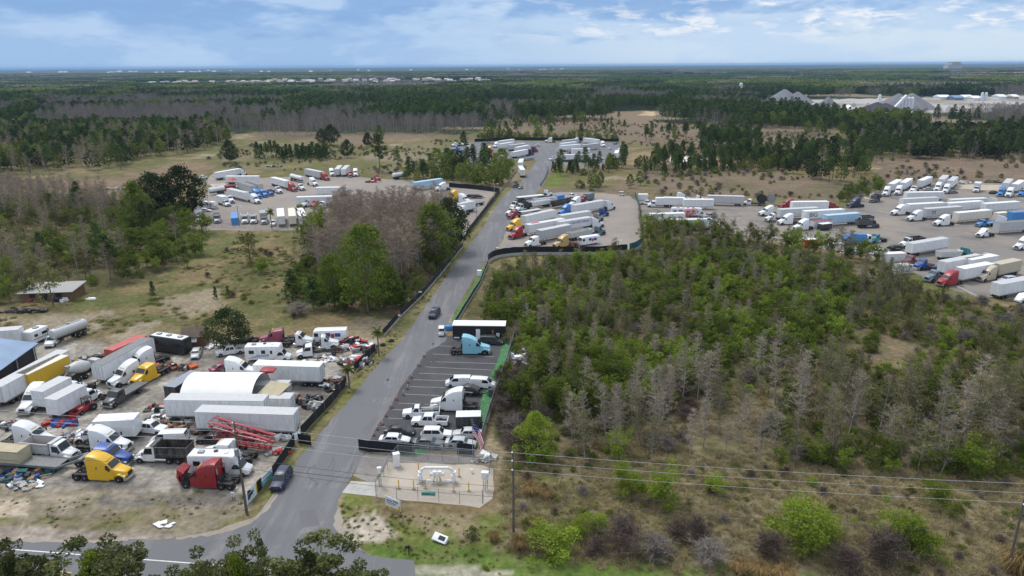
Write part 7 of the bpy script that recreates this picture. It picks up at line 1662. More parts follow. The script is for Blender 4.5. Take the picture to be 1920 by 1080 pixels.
def bare(kind, H, W, zb, nb, ntw, mat, bark, nv=3, buds=0, bmat=None, w=.045, lean=0.):
    NOM[kind] = H
    for v in range(nv):
        f = Foliage(); P0, P1 = [], []; ex_, wk_, zb_ = rg.uniform(.3, .9), rg.uniform(.75, 1.3), zb * rg.uniform(.5, 1.25)
        for i in range(nb):
            t_ = (i + rg.random()) / nb; z = zb_ + (H - zb_) * t_; l = wk_ * W / 2 * ((1 - t_) ** ex_ if ex_ < .75 else math.sin(math.pi * (.15 + .8 * t_))) * rg.uniform(.35, 1.25) + .25; a = i * 2.4 + rg.uniform(-.7, .7)
            s_ = np.array([0, 0, z]); e_ = s_ + np.array([math.cos(a) * l, math.sin(a) * l, l * rg.uniform(.25, .8)]); P0.append(s_); P1.append(e_)
            for q in range(ntw):
                u = rg.uniform(.2, 1.); m_ = s_ + (e_ - s_) * u; d = rg.normal(size=3); d[2] = abs(d[2]) * .7; d /= np.linalg.norm(d); P0.append(m_); P1.append(m_ + d * rg.uniform(.3, .8) * (.5 + W / 6))
        P0, P1 = np.array(P0), np.array(P1); f.sticks(P0, P1, w * 1.5, w * .6, .45)
        nt_ = limbs(H, zb, H * .8, 5, W * .4, .012 * H, .35)
        if buds:
            g_ = Foliage(); V_, F_, T_ = None, None, None
            k = rg.integers(0, len(P1), buds); g_.leaves(P1[k] + rg.normal(0, .12, (buds, 3)), .10, rg.uniform(.1, .9, buds))
            # buds and twigs share the crown mesh, with a material each
            Va, Fa, Ta = f.arrays(); Vb, Fb, Tb = g_.arrays()
            me = npmesh('crown', np.concatenate([Va, Vb]), np.concatenate([Fa, Fb + len(Va)]), [M[mat], M[bmat]], {'tint': ('FLOAT', 'FACE', np.concatenate([Ta, Tb]).astype(np.float32))})
            mi = np.zeros(len(Fa) + len(Fb), np.int32); mi[len(Fa):] = 1; me.polygons.foreach_set('material_index', mi)
            t_ = npmesh('trunk', nt_[0], nt_[1], [M[bark]], None, True)
            V2 = np.concatenate([Va, Vb, nt_[0]]); F2 = np.concatenate([Fa, Fb + len(Va), nt_[1] + len(Va) + len(Vb)]); T2 = np.concatenate([Ta, Tb, np.full(len(nt_[1]), .5)]).astype(np.float32)
            j_ = npmesh(kind, V2, F2, [M[mat], M[bmat], M[bark]], {'tint': ('FLOAT', 'FACE', T2)}); mi = np.concatenate([np.zeros(len(Fa)), np.ones(len(Fb)), np.full(len(nt_[1]), 2)]).astype(np.int32); j_.polygons.foreach_set('material_index', mi)
            PROTO.setdefault(kind, []).append((me, t_, j_))
        else: mkproto(kind, f, nt_, mat, bark)
bare('bare', 10., 3.6, 2.8, 38, 18, 'twig', 'bark_pale', 6, w=.034); bare('budding', 10., 3.6, 2.2, 36, 16, 'twig', 'bark_pale', 5, 1500, 'leaf_olive', w=.03); bare('tallbare', 15., 5.5, 5., 40, 18, 'twig_brown', 'bark_pale', 4, w=.042)
bare('snag', 9., 3.0, 3., 12, 4, 'twig', 'bark_pale', 2, w=.07)
bare('brownshrub', 2.4, 3.6, .1, 54, 30, 'twig_purple', 'bark_dark', 3, w=.022); bare('greyshrub', 2.2, 3.2, .1, 50, 28, 'twig_far', 'bark', 3, w=.022)
NOM['shrub'] = 2.4; NOM['brightshrub'] = 2.6; NOM['straw'] = 1.5
for v in range(3):
    f = Foliage(); clumpy(f, 2.4, 3.0, .1, 22, 40, .13, .6, egg=.9); mkproto('shrub', f, limbs(2., .2, 1.6, 4, .8, .04), 'leaf_mid', 'bark')
    f = Foliage(); clumpy(f, 2.6, 3.4, .1, 44, 80, .075, .5, egg=.9, lobes=8); mkproto('brightshrub', f, limbs(2., .2, 1.6, 4, .8, .04), 'leaf_lime', 'bark')
for v in range(2):
    f = Foliage(); n = 800; a = rg.uniform(0, 6.28, n); r_ = rg.uniform(0, .5, n); b0 = np.stack([r_ * np.cos(a), r_ * np.sin(a), np.zeros(n)], 1); l = rg.uniform(.5, 1.5, n); e_ = b0 + np.stack([np.cos(a) * l * rg.uniform(0, .5, n), np.sin(a) * l * rg.uniform(0, .5, n), l], 1); f.sticks(b0, e_, .035, .02, .5)
    dr = e_ + np.stack([np.cos(a) * .3, np.sin(a) * .3, -.25 * np.ones(n)], 1); f.sticks(e_, dr, .035, .012, .6); mkproto('straw', f, None, 'straw', None)
NOM['palm'] = 7.
for v in range(2):
    f = Foliage()
    for i in range(30):
        a = i * 2.4; el_ = rg.uniform(-.5, 1.2); l = rg.uniform(1.5, 2.1); p = np.array([0, 0, 6.2]); d = np.array([math.cos(a) * math.cos(el_), math.sin(a) * math.cos(el_), math.sin(el_)])
        for s_ in range(5):
            q = p + d * l / 5; f.sticks([p], [q], .08, .06, .4); sd_ = np.cross(d, [0, 0, 1]); sd_ /= np.linalg.norm(sd_) + 1e-6
            for sg in (-1, 1): k = 3; f.sticks([p + (q - p) * j / k for j in range(k)], [p + (q - p) * j / k + sd_ * sg * .55 * (1 - s_ * .12) + d * .25 - np.array([0, 0, .12]) for j in range(k)], .12, .04, rg.uniform(.2, .8))
            p = q; d = d + np.array([0, 0, -.22]); d /= np.linalg.norm(d)
    zs = np.linspace(0, 6.2, 8); mkproto('palm', f, tubeq([(.05 * math.sin(z), .04 * z * .3, z) for z in zs], [.2 - .006 * z for z in zs], 8), 'leaf_mid', 'bark')
# coarser ones for woods far away
def farproto(kind, H, W, zb, n, ls, mat, prof, trunkmat='bark', r0=.2):
    NOM[kind] = H
    for v in range(4):
        f = Foliage(); t_ = rg.random(n); z = zb + (H - zb) * t_; w = prof(t_) * W / 2 * rg.uniform(.85, 1.15); a = rg.uniform(0, 6.28, n); k = np.round(a * 1.1 + z * .8)
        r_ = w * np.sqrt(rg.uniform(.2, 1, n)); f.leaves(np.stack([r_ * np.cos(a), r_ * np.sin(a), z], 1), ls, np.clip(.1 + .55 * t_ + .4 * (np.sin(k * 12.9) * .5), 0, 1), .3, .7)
        zs = np.linspace(0, H * .8, 3); mkproto(kind, f, tubeq([(0, 0, q) for q in zs], [r0, r0 * .7, r0 * .3], 4), mat, trunkmat)
farproto('farpine', 15., 6.4, 5., 190, .62, 'needle', lambda t_: (1 - t_) ** .55 * .95 + .1); farproto('faroak', 12., 9., 2., 220, .75, 'leaf_oak', lambda t_: np.sin(np.pi * np.minimum(1, .2 + t_ * .8)) ** .6)
farproto('fargreen', 11., 7., 2., 200, .65, 'leaf_mid', lambda t_: np.sin(np.pi * np.minimum(1, .2 + t_ * .8)) ** .6)
NOM['farbare'] = 13.
for v in range(3):
    f = Foliage(); n = 260; t_ = rg.random(n); z = 3 + 10 * t_; w = (np.sin(np.pi * np.minimum(1, .25 + t_ * .73)) ** .7) * 2.6; a = rg.uniform(0, 6.28, n); r_ = w * np.sqrt(rg.uniform(0, 1, n)); p = np.stack([r_ * np.cos(a), r_ * np.sin(a), z], 1)
    f.sticks(p, p + np.stack([np.cos(a) * .5, np.sin(a) * .5, rg.uniform(.4, 1.4, n)], 1), .13, .08, .5); zs = np.linspace(0, 11, 4); mkproto('farbare', f, tubeq([(0, 0, q) for q in zs], [.2, .16, .12, .05], 4), 'twig_far', 'bark_pale')

NAMES = dict(broadleaf='broadleaf_tree', bright='broadleaf_tree', olive='broadleaf_tree', oak='oak_tree', greenoak='oak_tree', bigpine='pine_tree', roundtree='broadleaf_tree', pine='pine_tree', youngpine='young_pine_tree', bare='bare_tree', budding='budding_tree',
             tallbare='bare_tree', edgeoak='oak_tree', snag='dead_tree', brownshrub='bare_shrub', greyshrub='bare_shrub', shrub='shrub', brightshrub='shrub', straw='tall_grass_clump', palm='palm_tree', farpine='pine_tree', faroak='oak_tree', fargreen='broadleaf_tree', farbare='bare_tree')
TINTS = dict()
def plant(kind, x, y, h, label, group=None, wide=1., v=None, tilt=0.):
    vs = PROTO[kind]; c_, t_, j_ = vs[rnd.randrange(len(vs)) if v is None else v % len(vs)]
    nm = NAMES[kind]; s_ = h / NOM[kind]; tr_ = thing(nm, label, nm.replace('_', ' '), (x, y, 0), rnd.uniform(0, 6.28), group)
    if tilt: tr_.rotation_euler = (rnd.uniform(-tilt, tilt), rnd.uniform(-tilt, tilt), tr_.rotation_euler[2])
    tr_.scale = (s_ * wide, s_ * wide, s_); obj('crown' if 'shrub' not in kind and kind != 'straw' else 'foliage', c_, tr_)
    if t_ is not None and kind not in ('shrub', 'brightshrub', 'brownshrub', 'greyshrub'): obj('trunk', t_, tr_)
    return tr_
def scatter(name, kinds, pts, hs, label, wid=1., idx=None):
    """one stuff object: instances on points by geometry nodes"""
    protos = [(k, v) for k in kinds for v in range(len(PROTO[k]))]; cn = 'kit_' + name
    col_ = bpy.data.collections.new(cn)
    for i, (k, v) in enumerate(protos):
        o_ = bpy.data.objects.new('%s_%03d_%s' % (name, i, k), PROTO[k][v][2]); col_.objects.link(o_)
    n = len(pts); pts = np.asarray(pts, np.float32)
    if idx is None: idx = rg.integers(0, len(protos), n)
    nomh = np.array([NOM[k] for k, v in protos]); s_ = np.asarray(hs) / nomh[idx]
    me = bpy.data.meshes.new(name); me.vertices.add(n); P3 = np.zeros((n, 3), np.float32); P3[:, :2] = pts[:, :2]; me.vertices.foreach_set('co', P3.ravel())
    for nm, typ, arr in (('pick', 'INT', idx.astype(np.int32)), ('turn', 'FLOAT_VECTOR', np.stack([rg.normal(0, .03, n), rg.normal(0, .03, n), rg.uniform(0, 6.28, n)], 1).astype(np.float32)), ('size', 'FLOAT_VECTOR', np.stack([s_ * wid, s_ * wid, s_], 1).astype(np.float32))):
        a = me.attributes.new(nm, typ, 'POINT'); a.data.foreach_set('value' if typ == 'INT' else 'vector', arr.ravel())
    g = bpy.data.node_groups.new(name, 'GeometryNodeTree'); g.interface.new_socket('Geometry', in_out='INPUT', socket_type='NodeSocketGeometry'); g.interface.new_socket('Geometry', in_out='OUTPUT', socket_type='NodeSocketGeometry')
    b = NB(g); gi = b.n('NodeGroupInput'); go = b.n('NodeGroupOutput'); ci = b.n('GeometryNodeCollectionInfo', ins={'Collection': col_, 'Separate Children': True, 'Reset Children': True})
    def at(nm, dt): return b.n('GeometryNodeInputNamedAttribute', data_type=dt, ins={'Name': nm}).outputs['Attribute']
    er = b.n('FunctionNodeEulerToRotation', ins={0: at('turn', 'FLOAT_VECTOR')})
    ip = b.n('GeometryNodeInstanceOnPoints', ins={'Points': gi.outputs[0], 'Instance': ci.outputs[0], 'Pick Instance': True, 'Instance Index': at('pick', 'INT'), 'Rotation': er.outputs[0], 'Scale': at('size', 'FLOAT_VECTOR')})
    b.link(ip.outputs[0], go.inputs[0])
    o_ = obj(name, me); md = o_.modifiers.new('scatter', 'NODES'); md.node_group = g
    return tag(o_, label, None, None, 'stuff')
def spots(px, spacing, seed=1, world=False, keep=None, exclude=()):
    P = px if world else GP(*px); xs = [p[0] for p in P]; ys = [p[1] for p in P]; r_ = np.random.default_rng(seed)
    gx, gy = np.meshgrid(np.arange(min(xs), max(xs), spacing), np.arange(min(ys), max(ys), spacing)); x = gx.ravel() + r_.uniform(-.48, .48, gx.size) * spacing; y = gy.ravel() + r_.uniform(-.48, .48, gx.size) * spacing
    m = inpoly(x, y, P)
    for e in exclude: m &= ~inpoly(x, y, e)
    m &= np.abs(x) < .78 * np.maximum(y, 30) + 12
    x, y = x[m], y[m]
    if keep is not None: k = keep(x, y); x, y = x[k], y[k]
    return x, y
WOODS = []   # (kind, x, y, h, region phrase)
def wood(region, px, spacing, kinds, seed=1, hs=None, dens=None, exclude=()):
    x, y = spots(px, spacing, seed, exclude=exclude); r_ = np.random.default_rng(seed + 5); f = fbm(x + 500, y + 300, 24., 3, seed)
    ks = list(kinds); w = np.array([kinds[k] for k in ks], float)
    for i in range(len(x)):
        if dens is not None and f[i] < dens: continue
        ww = w * np.exp(2.2 * np.sin(np.arange(len(ks)) * 2.1 + f[i] * 14)); k = ks[r_.choice(len(ks), p=ww / ww.sum())]
        lo, hi = (hs or {}).get(k, (NOM[k] * .7, NOM[k] * 1.1)); WOODS.append((k, x[i], y[i], r_.uniform(lo, hi), region))
RW = 'in the woodland right of the road'
wood(RW, [(890, 585), (945, 515), (1010, 500), (1205, 476), (1330, 454), (1420, 468), (1520, 492), (1600, 510), (1600, 640), (1400, 690), (1240, 660), (1100, 680), (1000, 690), (975, 640), (955, 605)], 3.1, dict(broadleaf=2.4, bright=3.0, olive=2.2, budding=1.2, bare=.6, shrub=1.2, greyshrub=.4), 3, dict(broadleaf=(3, 6), bright=(2.6, 5.5), olive=(3.5, 6.2), budding=(4.5, 7.5), bare=(5, 8), shrub=(1.5, 3.2)), dens=.27)
wood(RW, [(1600, 510), (1700, 530), (1740, 558), (1870, 588), (2050, 616), (2050, 800), (1480, 700), (1440, 640), (1600, 600)], 3.2, dict(budding=2.4, olive=2.6, bare=.8, broadleaf=1.2, bright=1.5, shrub=1.4, brownshrub=.7, greyshrub=.5), 4, dict(broadleaf=(3, 5.5), bright=(2.5, 4.5), olive=(3.5, 6), budding=(4.5, 8), bare=(4.5, 8), shrub=(1.5, 3)), dens=.38)
wood(RW, [(985, 690), (1100, 680), (1240, 660), (1380, 690), (1240, 770), (1160, 790), (1080, 800), (990, 800), (960, 760)], 3.1, dict(broadleaf=2.6, bright=2.6, olive=1.6, budding=.8, bare=.6, shrub=.8), 5, dict(broadleaf=(4, 7), bright=(3.5, 6.2), olive=(4, 6.5), bare=(6, 9), budding=(6, 9)), dens=.26)
wood(RW, [(1150, 790), (1240, 745), (1300, 720), (1330, 760), (1290, 800), (1220, 850), (1170, 862), (1080, 868), (1060, 830)], 3.0, dict(bare=3, budding=1.4, brownshrub=.8, broadleaf=.3, greyshrub=.4), 6, dict(bare=(6.5, 11), budding=(6, 9.5)), dens=.3)
wood(RW, [(1480, 700), (2050, 800), (2050, 900), (1760, 892), (1560, 876), (1490, 870), (1440, 800), (1440, 740)], 3.5, dict(budding=2.6, bare=1.5, broadleaf=1.5, olive=2.0, shrub=1.5, bright=.4, snag=.15, brownshrub=.4), 7, dict(bare=(7, 12), budding=(6.5, 11), broadleaf=(3, 6.5), olive=(4, 8), bright=(3, 5)), dens=.33)
wood(RW, [(1230, 800), (1330, 740), (1440, 690), (1490, 870), (1300, 880), (1200, 866)], 4.6, dict(bare=1.2, budding=.8, brownshrub=1., greyshrub=1., shrub=.4), 28, dict(bare=(6, 10), budding=(5, 9)), dens=.45)
wood(RW, [(1480, 850), (2050, 880), (2050, 905), (1760, 897), (1500, 880)], 2.8, dict(shrub=2, broadleaf=1.5, bright=.7), 8, dict(shrub=(2, 3.5), broadleaf=(3, 5), bright=(2.5, 4)))
wood(RW, [(935, 700), (1000, 690), (990, 790), (950, 845), (930, 800)], 2.6, dict(shrub=2, brownshrub=2, broadleaf=.5), 9, dict(broadleaf=(3, 5)), dens=.3)
GV = 'in the grove left of the road'
wood(GV, [(585, 470), (650, 425), (830, 420), (862, 445), (818, 505), (760, 545), (640, 540), (575, 520)], 3.2, dict(tallbare=1), 10, dict(tallbare=(11, 16)))
wood(GV, [(545, 560), (560, 500), (600, 500), (700, 545), (790, 530), (845, 470), (866, 450), (812, 525), (745, 592), (640, 592)], 3.4, dict(broadleaf=2, shrub=2, olive=.6, youngpine=.3), 11, dict(broadleaf=(4, 7), youngpine=(4, 6.5)))
LW = 'in the left woods beside the dry field'
wood(LW, [(-120, 400), (60, 385), (220, 395), (330, 410), (395, 440), (370, 500), (250, 530), (140, 545), (0, 570), (-120, 580)], 4.6, dict(broadleaf=2.2, bright=.8, olive=1.6, pine=.3, shrub=1.4, tallbare=1.6), 12, dict(broadleaf=(4.5, 9), bright=(4, 7.5), olive=(5, 8.5), pine=(9, 13), tallbare=(8, 12.5)), dens=.28)
wood(LW, [(-200, 380), (0, 365), (150, 372), (330, 400), (300, 420), (150, 420), (0, 420), (-200, 440)], 3.8, dict(tallbare=4, olive=.4, brownshrub=.3), 13, dict(tallbare=(8, 12.5), olive=(5, 8)))
LF = 'in the wood behind the left field'
wood(LF, [(-400, 350), (-100, 335), (235, 318), (260, 300), (380, 285), (440, 262), (430, 250), (150, 250), (-400, 260)], 7.5, dict(tallbare=3, fargreen=2.0, pine=1.6, faroak=1.0, budding=.4), 14, dict(tallbare=(11, 16), fargreen=(9, 15), pine=(13, 18), faroak=(9, 13)))
ML = 'beside the middle lots'
wood(ML, [(745, 335), (800, 322), (860, 312), (930, 308), (968, 318), (950, 345), (920, 358), (850, 342), (780, 345)], 5.5, dict(fargreen=2, olive=1.5, broadleaf=1, budding=1, pine=.9), 15, dict(fargreen=(6, 11), olive=(5, 8), broadleaf=(4, 7), budding=(6, 9), pine=(9, 15)))
wood(ML, [(1035, 318), (1110, 318), (1170, 306), (1200, 325), (1290, 330), (1400, 322), (1500, 320), (1495, 300), (1400, 296), (1310, 300), (1200, 312), (1100, 330), (1040, 330)], 4.6, dict(pine=2.4, fargreen=2, youngpine=1, shrub=.8), 16, dict(pine=(8, 14), fargreen=(5, 9), youngpine=(4, 7), shrub=(2, 4)))
wood(ML, [(1310, 275), (1420, 272), (1425, 290), (1315, 292)], 6.0, dict(pine=3), 17, dict(pine=(11, 16)))
wood(ML, [(1420, 296), (1500, 285), (1640, 280), (1920, 270), (2050, 280), (2050, 298), (1780, 300), (1660, 300), (1640, 330), (1560, 350), (1480, 325)], 7.5, dict(pine=3, faroak=1.2, fargreen=1., tallbare=.25), 18, dict(pine=(9, 15), faroak=(7, 11), fargreen=(6, 10)), dens=.36)
wood(ML, [(1570, 247), (2250, 247), (2250, 297), (1690, 299), (1590, 270)], 8., dict(pine=2.4, faroak=2, fargreen=1.5, farbare=.6), 29, dict(pine=(9, 15), faroak=(8, 12), fargreen=(7, 11), farbare=(9, 13)), dens=.28)
wood(ML, [(1560, 372), (1600, 350), (1650, 340), (1660, 358), (1625, 372), (1580, 388)], 4.5, dict(shrub=2, fargreen=1, broadleaf=2, greyshrub=1), 19, dict(shrub=(2, 4), broadleaf=(3, 6), fargreen=(3, 5)))
wood(ML, [(1190, 262), (1320, 250), (1560, 238), (1640, 238), (1640, 248), (1300, 262), (1200, 274)], 10., dict(pine=2, fargreen=.7), 20, dict(pine=(9, 14)), dens=.52)
wood(ML, [(890, 258), (930, 255), (1160, 258), (1160, 264), (1000, 262), (900, 264)], 6., dict(fargreen=1.5, shrub=1, pine=.3), 21, dict(fargreen=(4, 9), shrub=(2, 4)))
wood(ML, [(470, 293), (615, 290), (615, 300), (475, 300)], 5., dict(youngpine=2, pine=1), 22, dict(youngpine=(6, 9), pine=(8, 11)))
wood(ML, [(940, 222), (1160, 224), (1190, 240), (1150, 258), (960, 252)], 16., dict(pine=1.2, shrub=2, fargreen=.4), 23, dict(pine=(6, 12)), dens=.5)
wood(ML, [(1640, 300), (1920, 305), (1920, 340), (1820, 338), (1650, 335)], 12., dict(shrub=1.5, youngpine=1), 24, dict(shrub=(1.5, 4), youngpine=(3, 6)), dens=.52)
wood(ML, [(1060, 352), (1180, 340), (1212, 350), (1200, 368), (1100, 358)], 5.5, dict(shrub=2, fargreen=.8, brownshrub=1), 25, dict(shrub=(2, 4), fargreen=(4, 8)), dens=.35)
wood(ML, [(1200, 432), (1330, 436), (1340, 450), (1215, 470), (1205, 455)], 4., dict(broadleaf=2, bright=1, olive=1), 26, dict(broadleaf=(4, 7.5), bright=(4, 7)))
wood(ML, [(1330, 440), (1500, 464), (1640, 492), (1660, 505), (1500, 476), (1340, 452)], 3.6, dict(broadleaf=2, bright=1, olive=1, budding=.6), 27, dict(broadleaf=(4, 7), bright=(4, 7)))
def lab(k, reg):
    d = dict(broadleaf='leafy green tree', bright='fresh bright green tree', olive='thin olive green tree', oak='broad dark oak', greenoak='broad green oak', pine='pine with bare lower trunk', youngpine='young cone shaped pine', bare='bare pale grey tree', budding='slender grey tree with sparse olive buds',
             tallbare='tall bare brown tree', snag='dead pale tree with few limbs', brownshrub='leafless purple brown shrub', greyshrub='leafless grey shrub', shrub='green shrub', brightshrub='bright green shrub', farbare='bare grey tree', farpine='pine', faroak='dark round oak', fargreen='rounded green tree')[k]
    return d + ' ' + reg
bucket = {}
for k, x, y, h, reg in WOODS: bucket.setdefault(NAMES[k], []).append((h / math.hypot(x, y), k, x, y, h, reg))
rest = []
LIM = dict(broadleaf_tree=290, bare_tree=285, budding_tree=250, pine_tree=270, shrub=230, bare_shrub=150)
for nm, L_ in bucket.items():
    L_.sort(reverse=True); lim = LIM.get(nm, 250)
    for s_, k, x, y, h, reg in L_[:lim]: plant(k, x, y, h, lab(k, reg), lab(k, reg) + ' (each alike)', rnd.uniform(.8, 1.25), None, .10 if 'bare' in k or k in ('budding', 'snag') else .05)
    rest += L_[lim:]
if rest:
    ks = sorted({r_[1] for r_ in rest}); ofs = {}; c = 0
    for k in ks: ofs[k] = c; c += len(PROTO[k])
    scatter('woodland', ks, [(r_[2], r_[3]) for r_ in rest], [r_[4] for r_ in rest], 'mass of mixed young trees deep in the woods', 1., np.array([ofs[r_[1]] + rnd.randrange(len(PROTO[r_[1]])) for r_ in rest]))
print('WOODS', {k: len(v) for k, v in bucket.items()}, 'rest', len(rest))
# single trees that stand out
def tree(kind, px, py, ty, label, wide=1., v=None):
    x, y = G(px, py); return plant(kind, x, y, top_z(px, py, ty) * 1.02, label, None, wide, v)
tree('bigpine', 690, 588, 428, 'tall bright green pine in front of the bare grove left of the road', 1.0, 0)
tree('bigpine', 628, 575, 480, 'lower bright pine left of the tallest one', 1.0, 1); tree('bigpine', 735, 578, 500, 'lower bright pine right of the tallest one', .85, 1)
tree('bright', 592, 500, 392, 'tall bright green tree at the left edge of the bare grove', .8); tree('greenoak', 815, 500, 390, 'dark green oak at the right end of the bare grove', 1.0); tree('oak', 842, 470, 378, 'darkest oak beside the fenced corner', .75)
tree('youngpine', 548, 560, 506, 'cone shaped pine left of the bright pines', 1.2); tree('youngpine', 588, 580, 518, 'second cone shaped pine left of the bright pines', 1.3)
tree('oak', 432, 655, 583, 'round dark oak beside the brown shed', .98); tree('oak', 345, 408, 318, 'wide dark oak at the left end of the west lot', .95); tree('oak', 292, 412, 330, 'grey green oak left of the wide dark oak', .9); tree('greenoak', 262, 440, 345, 'leafy oak below the grey green oak', .7)
tree('oak', 432, 304, 265, 'round dark bush like oak alone in the left field', .75); tree('oak', 652, 296, 264, 'round dark oak left of the thin pine', .72); tree('oak', 622, 272, 236, 'dark oak at the far edge of the left field', .8); tree('oak', 604, 272, 243, 'second dark oak at the far edge of the left field', .7); tree('greenoak', 712, 268, 236, 'green oak right of the pair at the field edge', .6)
tree('oak', 690, 275, 250, 'low dark oak between the field edge oaks', .8)
tree('pine', 711, 322, 253, 'tall thin pine with bare trunk beside the west lot', 1.3); tree('pine', 746, 325, 282, 'shorter pine right of the tall thin pine', .9); tree('pine', 870, 300, 248, 'pine with light crown at the far left lot', 1.0)
tree('fargreen', 820, 330, 280, 'dense green tree in front of the far left lot', 1.1); tree('fargreen', 848, 332, 284, 'second dense green tree in front of the far left lot', 1.1); tree('fargreen', 942, 345, 280, 'dense tree beside the road below the far lot', 1.0); tree('bright', 893, 350, 318, 'narrow bright green tree above the fenced corner', .8)
tree('fargreen', 915, 268, 232, 'dark green tree behind the far left lot', 1.2)
tree('pine', 228, 520, 436, 'leaning pine with long bare trunk at the left field edge', 1.3).rotation_euler = (0, R(-14), 1.); tree('palm', 510, 430, 394, 'palm at the near fence of the west lot', .9); tree('palm', 711, 668, 618, 'tall palm beside the road fence', .9, 0); tree('palm', 655, 728, 688, 'short palm at the gap of the road fence', 1.3, 1)
tree('youngpine', 287, 552, 528, 'small lone pine in the left field', 1.); tree('youngpine', 405, 560, 538, 'small pine in the dry field right of the lone one', .9); tree('youngpine', 428, 556, 536, 'other small pine in the dry field', .9); tree('brightshrub', 495, 512, 484, 'lone yellow green bush in the dry field', 1.); tree('olive', 470, 492, 430, 'thin grey green tree in the dry field', 1.2)
tree('olive', 100, 572, 490, 'grey green tree in front of the derelict house', 1.1)
tree('roundtree', 1004, 862, 778, 'rounded bright green tree near the pump yard pole', .95); tree('bright', 1160, 866, 812, 'small bright green tree below the pale bare trees', .95); tree('bare', 1293, 858, 770, 'lone pale bare tree standing in the brown clearing', 1.0); tree('bare', 1384, 855, 760, 'thin bare tree right of the lone pale one', .8); tree('bare', 1420, 876, 775, 'thin bare tree at the right of the clearing', .8)
tree('bright', 1463, 885, 838, 'small yellow green tree at the woodland foot', .8); tree('bright', 1815, 900, 828, 'bright rounded tree at the right woodland foot', 1.2); tree('snag', 1700, 880, 838, 'fallen pale dead tree with twisted limbs', 1.4); tree('bright', 1125, 520, 478, 'bright tree below the curved fence', 1.1); tree('bright', 975, 600, 548, 'light green bushy tree behind the black office container', 1.6); tree('bright', 930, 605, 565, 'light green bush left of the bushy tree behind the office', 1.6); tree('bright', 1030, 610, 568, 'light green tree right of the bushy tree behind the office', 1.3)
# shrubs of the right foreground
for k, px_, py_, ty_, w_, l_ in (('brightshrub', 1036, 1036, 984, 1.35, 'rounded bright green bush right of the thin utility pole'), ('brightshrub', 1082, 1006, 972, 1., 'bright bush behind the rounded one'), ('brightshrub', 1118, 995, 965, 1.3, 'bright bush left of the purple shrubs'), ('brightshrub', 1180, 932, 878, .95, 'thin bright bush under the power lines, left of three'), ('brightshrub', 1242, 945, 882, .85, 'thin bright bush under the power lines, middle of three'), ('brightshrub', 1339, 926, 888, .9, 'thin bright bush under the power lines, right of three'),
                                ('brightshrub', 1500, 1030, 948, 1.15, 'widest bright bush in the right foreground'), ('brightshrub', 1545, 1015, 965, 1., 'bright bush joined to the right of the widest one'), ('brightshrub', 1690, 1030, 962, 1., 'bright bush near the leaning pole, upper'), ('brightshrub', 1712, 1040, 985, 1., 'bright bush near the leaning pole, lower'), ('brightshrub', 1756, 955, 905, .8, 'narrow bright bush at the woodland foot on the right'),
                                ('brownshrub', 1165, 1030, 984, 1.15, 'large purple brown shrub right of the bright bushes'), ('brownshrub', 1120, 1040, 1014, 1.1, 'low purple brown shrub below the bright bushes'), ('brownshrub', 1305, 1016, 980, 1.1, 'purple brown shrub in the middle of the right foreground'), ('brownshrub', 1270, 1010, 985, 1.2, 'small purple brown shrub next to the middle one'), ('brownshrub', 1655, 1060, 1010, 1.15, 'purple brown shrub left of the leaning pole bushes'), ('brownshrub', 1590, 1075, 1040, 1.3, 'purple brown shrub at the lower right frame edge'), ('brownshrub', 1440, 1045, 1010, 1.2, 'purple brown shrub left of the widest bright bush'), ('greyshrub', 1230, 1045, 1015, 1.6, 'pale grey shrub along the mown strip'), ('greyshrub', 1330, 1055, 1025, 1.6, 'pale grey shrub right of the first along the mown strip'),
                                ('straw', 974, 1030, 1007, 0.99, 'golden grass clump at the foot of the thin pole'), ('straw', 926, 1014, 997, 0.87, 'golden grass clump left of the thin pole'), ('straw', 1000, 985, 971, 1.12, 'golden grass clump behind the rounded bush'), ('straw', 1385, 1072, 1049, 1.12, 'golden grass clump at the mown strip, left'), ('straw', 1425, 1080, 1057, 1.12, 'golden grass clump at the mown strip, middle'), ('straw', 1470, 1090, 1065, 1.12, 'golden grass clump at the mown strip, right'), ('straw', 995, 925, 907, 1.36, 'rusty grass clump right of the pump yard'), ('straw', 1025, 935, 917, 0.99, 'rusty grass clump next to the pump yard one'), ('straw', 1905, 1075, 1036, 0.99, 'golden grass at the right frame corner'),
                                ('shrub', 885, 1008, 990, 1.1, 'dark green low bush beside the white tub'), ('brownshrub', 985, 855, 815, 1.3, 'grey brown shrub between fence and bright round tree'), ('greyshrub', 960, 820, 790, 1.3, 'grey shrub beside the parking lot fence'), ('brownshrub', 700, 555, 538, 1.5, 'bare brown bush at the grove foot'), ('greyshrub', 560, 590, 572, 1.8, 'pale grey bush in the field near the grove')):
    tree(k, px_, py_, ty_, l_, w_)
